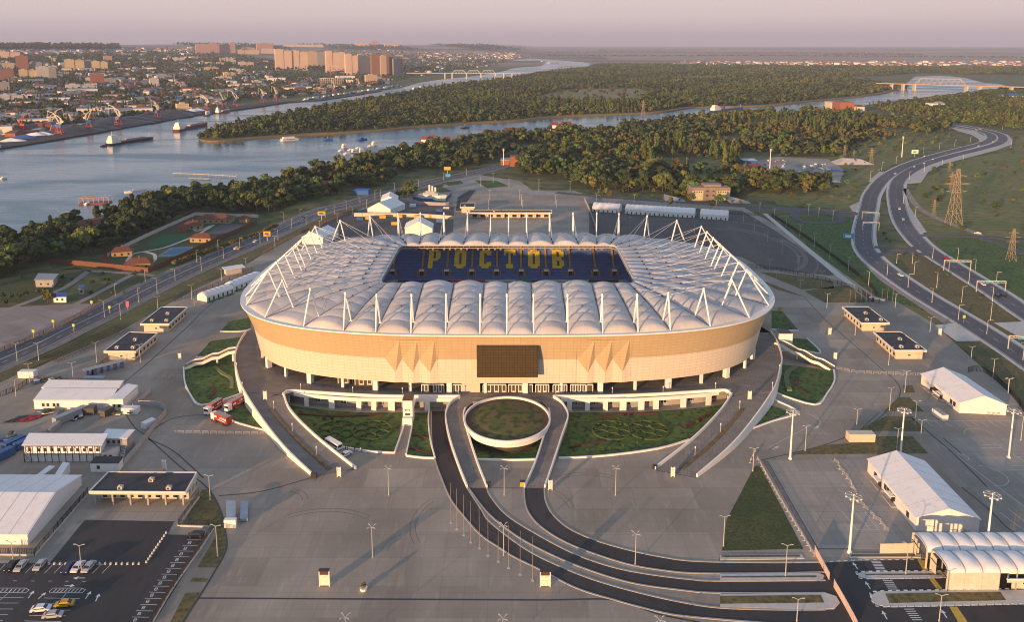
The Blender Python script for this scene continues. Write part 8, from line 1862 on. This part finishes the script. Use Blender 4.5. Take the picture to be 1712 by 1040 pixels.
ship(180, 243, 257, 232, 13, 'cargo', 'long dark cargo ship with cream bridge, nearest in the wide river'); ship(293, 220, 347, 208, 13, 'cargo', 'rust red cargo ship near the island tip', M_HULLR); ship(168, 245, 179, 244, 5, 'tug', 'tiny dark tug right behind the nearest cargo ship')
ship(469, 236, 501, 233.5, 10, 'liner', 'white passenger boat in the near river arm', M_SHW); ship(541, 235, 557, 234, 8, 'tug', 'dark blue tug right of the passenger boat', M_BLUE); ship(597, 235, 613, 233, 8, 'tug', 'dark tug beside the marina', M_BLUE); ship(771, 214.5, 784, 213.5, 8, 'tug', 'small dark tug far along the near arm'); ship(1, 299.5, 12, 298, 4, 'launch', 'small white motor boat at the left frame edge', M_SHW)
ship(1189, 187.5, 1243, 182, 14, 'cargo', 'blue hulled barge behind the trees of the right wood', M_BLUE); ship(343, 194, 353, 190, 8, 'launch', 'dark tug moored under the port cranes'); ship(362, 190, 384, 186, 9, 'cargo', 'low orange barge moored at the quay', mat('orange_hull', (.45, .10, .03), .6)); ship(-6, 250, 12, 246, 8, 'tug', 'dark green tug at the quay, left frame edge')
ship(222, 322, 208, 323, 4, 'launch', 'white motor boat moored at the small jetty', M_SHW); ship(142, 343, 149, 341, 3, 'launch', 'small boat moored at the red frame pontoon', M_SHW)
for k in range(20):
    u = k/19; x = 506+u*155+rg2.uniform(-3, 3); y = 168-u*22+rg2.uniform(-1, 0); ship(x, y, x+rg2.uniform(7, 12), y-1.2, 7, rg2.choice(('launch', 'liner', 'tug')), 'small moored boat in the crowded row along the far quay', rg2.choice((M_SHW, M_HULL, M_BLUE)), grp='boats moored along the far quay')
for k, (x, y) in enumerate([(566, 247), (572, 241), (582, 246), (588, 250), (595, 243), (600, 249), (615, 240), (622, 237), (575, 252), (690, 143), (700, 141)]): ship(x, y+6, x+9, y+5, 5, 'liner' if k % 2 else 'launch', 'white boat in the marina by the near bank', M_SHW, grp='white boats in the marina')
ship(916, 105.5, 934, 105, 14, 'liner', 'distant pale ship on the far river bend, right', M_SHW); ship(905, 103, 913, 102.5, 10, 'liner', 'distant pale ship on the far river bend, left', M_SHW)
def pier(pts, w_, h, label, m=M_CONC, posts=True, name='jetty'):
    pl = spl(pts); o_ = pl[0].copy(); t = empty(name, o_, label=label, cat='jetty'); mb = MB(); a, b = offs(pl, w_/2), offs(pl, -w_/2)
    for k in range(len(pl)-1): mb.hexa([(a[k]-o_)[:2], (b[k]-o_)[:2], (b[k+1]-o_)[:2], (a[k+1]-o_)[:2]], h-.4, h)
    mb.build('deck', m, t)
    L = sum((q-p).length for p, q in zip(pl[:-1], pl[1:])); n = int(L/7); d = 0
    for k in range(n): p = pl[0].lerp(pl[-1], k/max(1, n-1))-o_; c = MB(); c.tube((p.x, p.y, 0), (p.x, p.y, h+(1.2 if k % 2 else 0)), .25, .25, 5); c.build('pile', m, t)
pier([(290, 292), (340, 294), (396, 297)], 3, 2.2, 'long pale jetty on piles reaching into the river'); pier([(318, 299), (352, 300)], 5, 1.2, 'low platform beside the long jetty'); pier([(222, 319), (245, 316)], 2.5, 1.5, 'small jetty below the long one'); 
t = empty('pontoon', P(160, 340), .2, 'red and white frame pontoon by the left trees', 'pontoon'); mb = MB(); mb.box(-12, 12, -5, 5, .1, 1.2); mb.build('deck', M_HULLR, t); mb = MB()
for x in range(-12, 13, 4):
    for y in (-5, 5): mb.bar((x, y, 1.2), (x, y, 6), .35)
for y in (-5, 5): mb.bar((-12, y, 6), (12, y, 6), .35)
for x in range(-12, 13, 4): mb.bar((x, -5, 6), (x, 5, 6), .25)
mb.build('frame', mat('pink_steel', (.5, .28, .24), .6), t)
# quay wall and heaps
qp = [P(*q) for q in [(-300, 280), (0, 250), (45, 243), (200, 216), (330, 193), (430, 179.5), (480, 171.5)]]; strip('quay', qp, 42, 2, 2.2, mat('quay_ground', (.04, .033, .032), .9, .3, .05, vec='World'), 'structure')
q3 = [P(*q) for q in [(480, 171.5), (535, 168.5), (600, 158.5), (637, 152.5)]]; strip('quay', q3, 25, 2, 1.8, mat('quay_ground', (.075, .06, .055), .9), 'structure')
def heap(px, py, rx, ry, h, m, label, grp):
    c = P(px, py); mb = MB(); n, r_ = 18, 5; mb.v = []
    for j in range(r_):
        f_ = 1-j/r_
        for k in range(n): a = 2*math.pi*k/n; w_ = 1+.18*math.sin(a*3+px)+.1*math.sin(a*7); mb.v.append((math.cos(a)*rx*f_*w_, math.sin(a)*ry*f_*w_, h*(1-f_**1.3)*(1+.12*math.sin(a*2+j))))
    mb.v.append((0, 0, h))
    for j in range(r_-1):
        for k in range(n): kk = (k+1) % n; mb.f.append((j*n+k, j*n+kk, (j+1)*n+kk, (j+1)*n+k)); mb.m.append(0)
    for k in range(n): mb.f.append(((r_-1)*n+k, (r_-1)*n+(k+1) % n, r_*n)); mb.m.append(0)
    o = mb.build('coal_heap' if m is M_DARK else 'cargo_heap', m, loc=(c.x, c.y, 2), smooth=True); tag(o, label, 'heap', grp)
for k, (x, y, rx, ry, h) in enumerate([(120, 220, 45, 22, 8), (160, 216, 40, 20, 7), (190, 207, 60, 30, 10), (222, 203, 45, 25, 8), (240, 198, 40, 20, 6), (287, 194, 50, 26, 11), (305, 191, 40, 20, 7), (100, 225, 35, 16, 6)]): heap(x, y, rx, ry, h, M_DARK, 'black coal heap on the quay under the cranes', 'coal heaps on the quay')
for x, y, c in ((62, 228, M_WHITE), (72, 227, M_WHITE), (20, 238, M_WHITE), (42, 232, M_BLUE), (331, 186, M_WHITE), (320, 187, M_WHITE)): heap(x, y, 18, 9, 4.5, c, ('white' if c is M_WHITE else 'blue covered')+' cargo heap on the quay', ('white' if c is M_WHITE else 'blue')+' heaps on the quay')
M_CRY = mat('crane_cream', (.72, .60, .40), .5); M_CRR = mat('crane_red', (.45, .07, .04), .5)
CR = {}
def crane(px, yb, yt, flip, label, red=False):
    h = ZY(yt, PH(px, yb).y); H_ = 36.0
    if red not in CR:
        t = empty('port_crane'); lm, bm_ = M_CRR, (M_CRR if red else M_CRY)
        for sx in (-1, 1):
            for sy in (-1, 1): m_ = MB(); m_.bar((sx*6, sy*5, 0), (sx*2, sy*2, 11), .9); m_.build('leg', lm, t)
        m_ = MB(); m_.bar((-5, -4, 3), (5, -4, 3), .6); m_.bar((-5, 4, 3), (5, 4, 3), .6); m_.bar((-4, -4, 6), (4, -4, 6), .6); m_.build('portal_beam', lm, t)
        m_ = MB(); m_.box(-3.5, 4, -2.5, 2.5, 11, 16); m_.build('machine_house', M_BLUE if not red else M_CRR, t)
        m_ = MB(); up_ = lambda a, b, w_: m_.bar((a[0], -1.2, a[1]), (b[0], -1.2, b[1]), w_) and m_.bar((a[0], 1.2, a[1]), (b[0], 1.2, b[1]), w_)
        up_((2, 16), (-6, 33), .9); up_((-6, 33), (-14, 36), .7); up_((4, 16), (3, 25), .8); up_((3, 25), (-6, 33), .6); up_((3, 25), (6, 20), .6); m_.bar((-14, 0, 36), (-15, 0, 22), .35); m_.box(4.5, 7.5, -1.8, 1.8, 18, 21)
        for k in range(6): a, b = (2-8*k/6, 16+17*k/6), (2-8*(k+1)/6, 16+17*(k+1)/6); m_.bar((a[0], -1.2, a[1]), (b[0], 1.2, b[1]), .4)
        m_.build('boom', bm_, t); CR[red] = t
    else: t = dup(CR[red])
    p = PH(px, yb); s = (h-0)/H_*.92; t.location = (p.x, p.y, 2.1); t.scale = (s*flip[0], s, s); t.rotation_euler.z = flip[1]; tag(t, label, 'crane', 'portal cranes of the river port'); return t
seq = ['first', 'second', 'third', 'fourth', 'fifth', 'sixth', 'seventh', 'eighth', 'ninth', 'tenth', 'eleventh', 'twelfth', 'thirteenth']
crane(39, 222, 189, (-1, .2), 'all red portal crane at the left end of the port', True)
for k, (x, yb, yt, f_) in enumerate([(100, 227, 184, (1, .1)), (91, 222, 180, (-1, .6)), (120, 215, 187, (1, 1.4)), (150, 219, 178, (-1, .3)), (198, 212, 173.6, (1, 0)), (264, 200, 165, (1, 1.3)), (346, 185, 157, (1, -.2)), (373.5, 182, 150, (1, .9)), (394, 180, 149, (1, .2)), (440, 173, 145, (1, 1.2)), (462, 170, 142, (1, 1.2)), (559, 157, 133, (1, 1.3)), (600, 149, 130, (1, 1.3))]):
    crane(x, yb, yt, f_, 'cream and red portal crane on the quay, %s from the left' % seq[k])
# bridges
def bridge(deck, spans, piers, w_, label, m, zt):
    A, B = P(deck[0], deck[1], 0), P(deck[2], deck[3], 0); Y = A.y; t = empty('truss_bridge', (A.x, A.y, 0), label=label, cat='bridge'); kx = lambda px: (px-VPX)/(deck[1]-VPY)/COSP*CAMH
    return t
def bridge2(Yref_px, deck_y0, deck_y1, x0, x1, spans, piers, top_y, w_, m, label):
    """Yref_px: photo row where the piers meet the water"""
    c0 = P(x0, Yref_px[0]); c1 = P(x1, Yref_px[1]); t = empty('truss_bridge', c0, label=label, cat='bridge'); u = (c1-c0); L = u.length; u.normalize(); n = Vector((-u.y, u.x, 0))
    def at(px):
        lo, hi = 0.0, 1.0
        for _ in range(30):
            m_ = (lo+hi)/2; q = c0.lerp(c1, m_); dz = CAMH/(q.y+CAMH*0+1e-9); D = CAMH; v = FPX*CAMH/COSP**2/(q.y+TANP*CAMH); x = VPX+q.x*v*COSP/CAMH
            if x < px: lo = m_
            else: hi = m_
        return c0.lerp(c1, lo)-c0
    z0 = ZY(deck_y0, c0.y); z1 = ZY(deck_y1, c1.y); zd = (z0+z1)/2
    mb = MB(); mb.bar(Vector((0, 0, zd)), c1-c0+Vector((0, 0, zd)), w_, 2.0); mb.build('deck', m, t)
    for px in piers: p = at(px); c = MB(); c.box(p.x-2.2, p.x+2.2, p.y-w_/2, p.y+w_/2, -1, zd-1); c.build('pier', M_CONC, t)
    for a, b in spans:
        A, B = at(a), at(b); zt = ZY(top_y, (A+c0).y); mb = MB(); k_ = max(5, int((B-A).length/14))
        for s in (-1, 1):
            o = n*(s*w_/2); P0 = lambda f_, z: A.lerp(B, f_)+o+Vector((0, 0, z))
            mb.bar(P0(0, zd+1), P0(.5/k_*2, zt), .9); mb.bar(P0(1, zd+1), P0(1-1/k_, zt), .9); mb.bar(P0(1/k_, zt), P0(1-1/k_, zt), .8)
            for j in range(1, k_): mb.bar(P0(j/k_, zt), P0((j+.5)/k_, zd+1), .5); mb.bar(P0((j-.5)/k_, zd+1), P0(j/k_, zt), .5)
        mb.build('truss', m, t)
bridge2((131, 131), 121, 122.5, 680, 870, [(756, 779), (781, 803), (805, 828)], [744, 756, 780, 804, 828, 842, 856], 116.8, 12, mat('bridge_grey', (.45, .45, .46), .6), 'grey three span truss railway bridge over the far river arm')
bridge2((149, 158), 139, 146, 1464, 1760, [(1529, 1614)], [1490, 1509, 1528, 1615, 1637, 1690, 1720], 130.5, 13, mat('bridge_pink', (.42, .29, .22), .6), 'pale pink truss bridge over the near river arm on the right')
# ================================================================ the town on the far bank
def towermat(name, c, win=(.10, .09, .09), fl=3.0, bay=3.6):
    m = mat(name, c, .8, .06, .02)
    def fn(t, s):
        b = bricks(t, bay, fl, fl*.24, uv=True); s2 = mixc(t, .16, s, b.outputs['Color'], 'MULTIPLY')
        b2 = bricks(t, bay, fl, fl*.30, uv=True); k = t.nodes.new('ShaderNodeMath'); k.operation = 'SUBTRACT'; k.inputs[0].default_value = 1; t.links.new(b2.outputs['Fac'], k.inputs[1])
        return mixc(t, k.outputs[0], s2, tuple((a*.45+w_*.5) for a, w_ in zip(c, win)))
    return layered(m, fn)
TMAT = {'peach': towermat('peach_block', (.80, .56, .40)), 'tan': towermat('tan_block', (.60, .44, .30)), 'yellow': towermat('yellow_block', (.74, .56, .30)), 'grey': towermat('grey_block', (.36, .34, .33)), 'white': towermat('white_block', (.62, .58, .54)), 'brick': towermat('brick_block', (.36, .13, .08)), 'brown': towermat('brown_block', (.30, .15, .085)), 'pink': towermat('pink_block', (.55, .33, .27))}
def tower(x0, x1, yt, yb, c, label, dep=18, rot=.5, steps=1, grp=None):
    A = PH((x0+x1)/2, yb); sc = FPX/A.y; wpx = (x1-x0)/sc; h = ZY(yt, A.y)-A.z; W_ = max(8, (wpx-dep*math.sin(rot)*.9)/math.cos(rot)) if wpx > dep*.9 else wpx*.8; dep = min(dep, wpx*.8)
    t = empty('apartment_block', (A.x, A.y+dep/2, A.z), rot, label, 'building', grp)
    n = steps; mb = MB()
    for k in range(n):
        xa, xb = -W_/2+W_*k/n, -W_/2+W_*(k+1)/n; hh = h*(1-.07*((k*7) % 3)); y0 = (k % 2)*1.5 if n > 1 else 0; mb.box(xa+.01, xb-.01, -dep/2+y0, dep/2+y0, -6, hh)
    mb.build('wall', TMAT[c], t)
    for k in range(n): xa, xb = -W_/2+W_*k/n, -W_/2+W_*(k+1)/n; hh = h*(1-.07*((k*7) % 3)); r_ = MB(); r_.box(xa+W_/n*.3, xb-W_/n*.3, -dep*.2, dep*.3, hh, hh+3.2); r_.box(xa, xb, -dep/2, dep/2, hh+.0, hh+.6); r_.build('roof_house', TMAT['tan' if c == 'peach' else c], t)
    return t
TW = [(460, 487, 82, 117, 'peach', 2), (486, 513, 84, 117, 'peach', 2), (513, 530, 86, 114, 'tan', 1), (529, 545, 87, 113, 'grey', 1), (544, 566, 85, 122, 'peach', 2), (564, 577, 87, 120, 'peach', 1), (576, 598, 90, 125, 'peach', 2), (597, 618, 91, 124, 'peach', 2), (619, 635, 92, 129, 'brown', 1), (634, 646, 93, 127, 'tan', 1), (643, 656, 92, 126, 'brown', 1), (656, 673, 98, 127, 'grey', 1), (609, 630, 125, 141, 'tan', 1),
      (26, 45, 93, 118, 'brick', 1), (2, 21, 105, 118, 'tan', 1), (47, 58, 103, 117, 'grey', 1), (58, 69, 104, 116, 'grey', 1), (31, 57, 116, 132, 'yellow', 2), (59, 80, 112, 132, 'white', 1), (79, 93, 112, 134, 'grey', 1), (-4, 20, 116, 138, 'brown', 1), (-4, 14, 137, 156, 'grey', 1), (108, 137, 99, 117, 'yellow', 2), (137, 155, 101, 116, 'grey', 1), (153, 177, 102, 117, 'yellow', 2), (172, 186, 93.5, 104, 'pink', 1), (149, 172, 123.6, 145, 'brick', 1), (173, 192, 132, 143, 'grey', 1), (110, 153, 141, 153, 'white', 2), (247, 264, 131, 144, 'white', 1), (0, 29, 86, 100, 'peach', 2), (83, 92, 97, 104, 'yellow', 1), (339, 372, 104, 110, 'yellow', 2), (399, 422, 103, 111.5, 'peach', 2), (328, 349, 73, 90, 'pink', 1), (350, 362, 71, 89, 'pink', 1), (362, 383, 74, 89, 'pink', 2), (383, 393, 70.5, 88, 'pink', 1), (397, 430, 82.6, 90, 'yellow', 3),
      (224, 242, 177, 189, 'brick', 1), (290, 314, 174, 187, 'yellow', 1), (51, 80, 206, 220, 'brick', 2), (0, 40, 158, 170, 'white', 3), (620, 632, 67.6, 78, 'pink', 1), (594, 616, 71, 79, 'peach', 2), (643, 665, 73, 79, 'peach', 2), (430, 455, 72, 88, 'pink', 1), (436, 458, 81, 89, 'peach', 1), (478, 538, 74, 78, 'peach', 4), (405, 425, 79, 84, 'pink', 1), (360, 385, 128, 134, 'white', 1), (420, 436, 135, 142, 'white', 1), (298, 312, 141, 149, 'grey', 1), (372, 392, 121, 130, 'yellow', 2), (105, 130, 107, 114, 'grey', 1), (545, 556, 143, 152, 'grey', 1), (520, 545, 147, 153, 'tan', 1)]
for k in range(70):
    x = rg2.uniform(0, 700); y = rg2.uniform(86, 175)
    if (455 < x < 680 and y > 104) or y > 205-x*.13: continue
    w_ = rg2.uniform(7, 22); tower(x, x+w_, y-rg2.uniform(3, 8)*(1 if y > 95 else .6), y, rg2.choice(('white', 'yellow', 'tan', 'brick', 'grey', 'peach', 'white')), 'mid rise block standing among the town trees', 14, .5, 2, 'mid rise blocks among the town trees')
ordn = {}
for x0, x1, yt, yb, c, n in TW:
    k = 'tall' if yb-yt > 14 else 'low'
    where = 'in the big cluster above the river' if 455 < x0 < 675 and yb > 110 else 'on the skyline' if yb < 91 else 'in the left part of the town' if x0 < 200 else 'in the middle of the town'
    key = (c, k, where); ordn[key] = ordn.get(key, 0)+1; tower(x0, x1, yt, yb, c, None, 20, .45 if x0 > 440 else .55, n); o = [q for q in COL.objects if q.name.startswith('apartment_block')][-1]; o['_k'] = 1; TWL = globals().setdefault('TWL', []); TWL.append((key, x0, o))
for key in ordn:
    L = sorted([(x, i) for i, (k2, x, o) in enumerate(TWL) if k2 == key])
    for r_, (x, i) in enumerate(L): TWL[i][2]['label'] = '%s %s apartment block %s%s' % (key[1], {'peach': 'peach coloured', 'tan': 'tan'}.get(key[0], key[0]), key[2], ', %sfrom the left' % (ORDS[min(r_, 11)] or 'first ') if len(L) > 1 else '')
for _, _, o in TWL: del o['_k']
for k, (x, yb, yt) in enumerate([(553, 128, 110), (562, 130, 116), (574, 131, 120), (672, 127, 96)]):
    A = PH(x, yb); h = ZY(yt, A.y)-A.z; t = empty('tower_crane', A, .4, 'thin tower crane over the building sites, %sfrom the left' % (ORDS[k] or 'first '), 'crane', 'tower cranes over the building sites'); mb = MB(); mb.bar((0, 0, 0), (0, 0, h), 1.8); mb.build('mast', M_CRR, t); mb = MB(); mb.bar((-12, 0, h-2), (32, 0, h-2), 1.3); mb.bar((0, 0, h+5), (28, 0, h-2), .4); mb.build('jib', M_CRY, t)
A = PH(535, 143); t = empty('building_shell', A, .2, 'unfinished concrete building frame below the peach blocks', 'building')
for fl in range(4): mb = MB(); mb.box(0, 75, 0, 25, fl*6+5.5, fl*6+6.2); mb.build('floor_slab', M_CONC, t)
for k in range(13): mb = MB(); mb.box(k*6, k*6+1, 0, 1, 0, 25); mb.build('column', M_CREAM, t)
# small houses
HM = [(mat('h_wall_%d' % i, a, .85), mat('h_roof_%d' % i, b, .8)) for i, (a, b) in enumerate([((.66, .58, .48), (.30, .10, .06)), ((.50, .25, .15), (.20, .19, .19)), ((.80, .72, .62), (.26, .25, .24)), ((.64, .50, .32), (.40, .15, .08)), ((.30, .28, .26), (.13, .10, .09)), ((.74, .68, .6), (.12, .20, .32)), ((.36, .15, .09), (.16, .06, .045))])]
def hmesh(i, L, W_, h, rh):
    mb = MB(); mb.box(-L/2, L/2, -W_/2, W_/2, -3, h); e = .4
    mb.quad((-L/2-e, -W_/2-e, h-.1), (L/2+e, -W_/2-e, h-.1), (L/2-L*.12, 0, h+rh), (-L/2+L*.12, 0, h+rh), m=1); mb.quad((L/2+e, W_/2+e, h-.1), (-L/2-e, W_/2+e, h-.1), (-L/2+L*.12, 0, h+rh), (L/2-L*.12, 0, h+rh), m=1)
    mb.quad((L/2+e, -W_/2-e, h-.1), (L/2+e, W_/2+e, h-.1), (L/2-L*.12, 0, h+rh), m=1); mb.quad((-L/2-e, W_/2+e, h-.1), (-L/2-e, -W_/2-e, h-.1), (-L/2+L*.12, 0, h+rh), m=1)
    for k in range(3): x = -L/2+L*(k+.5)/3; mb.box(x-.5, x+.5, -W_/2-.06, -W_/2+.01, .9, 2.2, m=2)
    return mb.mesh('small_house', [HM[i][0], HM[i][1], M_GLASS])
HME = [hmesh(i % 7, *d) for i, d in enumerate([(12, 9, 3.4, 3), (14, 9, 4, 3), (18, 11, 6, 3), (11, 8, 3.2, 2.6), (22, 12, 5, 2), (13, 10, 6, 3), (10, 9, 3.4, 3), (30, 13, 7, 1.5), (16, 10, 3.6, 3), (40, 15, 9, .8), (12, 8, 3.4, 2.4), (26, 11, 5, 2), (12, 9, 4, 3), (15, 10, 6.5, 3)])]
TOWN = [(-40, 100), (200, 92), (330, 92), (400, 96), (460, 104), (560, 84), (640, 80), (700, 86), (780, 92), (850, 100), (840, 108), (780, 116), (720, 124), (690, 131), (640, 142), (590, 148), (540, 158), (480, 163), (420, 167), (330, 181), (260, 192), (200, 202), (120, 212), (60, 216), (0, 225), (-40, 228)]
hp = []
tries = 0
while len(hp) < 1150 and tries < 20000:
    tries += 1; x, y = rg2.uniform(-40, 850), rg2.uniform(80, 228)
    if not inside((x, y), TOWN) or (455 < x < 680 and 108 < y < 132): continue
    p = PH(x, y)
    if p.y > 9000: continue
    hp.append((p, x, y))
hp.sort(key=lambda a: a[0].y)
big = MB(); far_items = []
for k, (p, x, y) in enumerate(hp):
    me = HME[rg2.randint(0, 13)]
    if k < 285:
        o = bpy.data.objects.new('town_house', me); COL.objects.link(o); o.location = p; o.rotation_euler.z = rg2.choice((.4, .4, 1.97, .9))+rg2.uniform(-.1, .1); o.scale = (rg2.uniform(1.1, 1.6),)*3; col_ = me.materials[1].name[-1]
        nm = {'0': 'red roofed pale house', '1': 'grey roofed brick house', '2': 'pale roofed white house', '3': 'orange roofed tan house', '4': 'dark roofed grey house', '5': 'blue roofed white house', '6': 'brown roofed brick house'}[col_]
        tag(o, nm+' among the trees of the far bank town', 'house', nm+'s of the far bank town')
    else: far_items.append((p, me, rg2.choice((.4, 1.97, .9))+rg2.uniform(-.1, .1), rg2.uniform(1.1, 1.7)))
vv = []; ff_ = []; mm = []; mats_ = [q for pr in HM for q in pr]+[M_GLASS]; mi = {m_.name: i for i, m_ in enumerate(mats_)}
def add_far(p, me, a, s):
    i0 = len(vv); ca, sa = math.cos(a)*s, math.sin(a)*s
    for v_ in me.vertices: c = v_.co; vv.append((p.x+c.x*ca-c.y*sa, p.y+c.x*sa+c.y*ca, p.z+c.z*s))
    for pl_ in me.polygons: ff_.append(tuple(i0+i for i in pl_.vertices)); mm.append(mi[me.materials[pl_.material_index].name])
for a in far_items: add_far(*a)
for k in range(700):                      # far villages on the plain and the plateau edge
    z_ = rg2.choice([(1130, 1712, 103, 109.5), (1130, 1712, 103, 109.5), (700, 870, 88, 98), (0, 330, 80, 90)]); x = rg2.uniform(z_[0], z_[1]); y = rg2.uniform(z_[2], z_[3]); p = PH(x, y)
    if p.y < 12000: add_far(p, HME[rg2.choice((0, 2, 3, 6, 8, 12, 4, 10))], rg2.uniform(0, 3), rg2.uniform(1.2, 2.0))
me = bpy.data.meshes.new('distant_houses'); me.from_pydata(vv, [], ff_); [me.materials.append(m_) for m_ in mats_]; me.polygons.foreach_set('material_index', mm); me.update(); o = bpy.data.objects.new('distant_houses', me); COL.objects.link(o); tag(o, 'countless tiny houses of the far town and villages fading into haze', 'houses', None, 'stuff')
# trees of the town
it = []
TOWN2 = TOWN[:-2]+[(0, 224), (-60, 232)]
n = 0
while n < 23000:
    x, y = rg2.uniform(-60, 900), 78+150*rg2.random()**1.25
    if not inside((x, y), [(a, b-4) if b < 100 else (a, b) for a, b in TOWN2]) : n += .25; continue
    p = PH(x, y); n += 1
    if p.y > 9500: continue
    if math.sin(p.x*.012)*math.cos(p.y*.009) > rg2.uniform(-.3, 1.3): continue
    it.append((p.x, p.y, p.z, rg2.uniform(.62, 1.12)*(1 if p.y < 3500 else 1.4), rg2.choice(('dark', 'dark', 'dark', 'dark', 'broad', 'poplar'))))
for k in range(5000):
    x, y = rg2.uniform(-60, 880), rg2.uniform(73.5, 84); p = PH(x, y)
    if p.y < 14000 and math.sin(p.x*.004+p.y*.002) < .3: it.append((p.x, p.y, p.z, rg2.uniform(1.6, 2.6), 'dark'))
pl = smooth_poly([P(*q) for q in [(640, 150), (690, 134), (740, 127), (800, 121)]], 8)
gn_scatter('town_trees', it, 'dark trees filling the gaps between the houses of the far bank town')
for k in range(16):
    u = k/15; bx = 8+u*330; by = 232-u*48; bld(bx, bx+rg2.uniform(10, 20), by-4, by-4-rg2.uniform(3, 6), 25, rg2.choice((M_REDB, M_GREYC, M_CREAM, M_REDB)), rg2.choice((M_CGREY, M_TILE, M_GUT)), 'low warehouse along the port quay', rg2.choice((0, 3)), 'warehouse', grp='warehouses along the port quay')
# ================================================================ the evening haze
hz = MB(); hz.box(-27500, 27500, -1500, 27200, -1.0, 330.0); ho = hz.build('haze', bpy.data.materials.new('haze_air')); hm_ = ho.data.materials[0]; hm_.use_nodes = True; t = hm_.node_tree; t.nodes.remove(t.nodes['Principled BSDF']); v_ = t.nodes.new('ShaderNodeVolumePrincipled'); t.links.new(v_.outputs[0], t.nodes['Material Output'].inputs['Volume'])
v_.inputs['Color'].default_value = (.62, .69, .90, 1); v_.inputs['Density'].default_value = 0.000058; v_.inputs['Anisotropy'].default_value = 0.0
tag(ho, 'thin evening haze over the river valley', 'haze', None, 'stuff')
finish_labels()
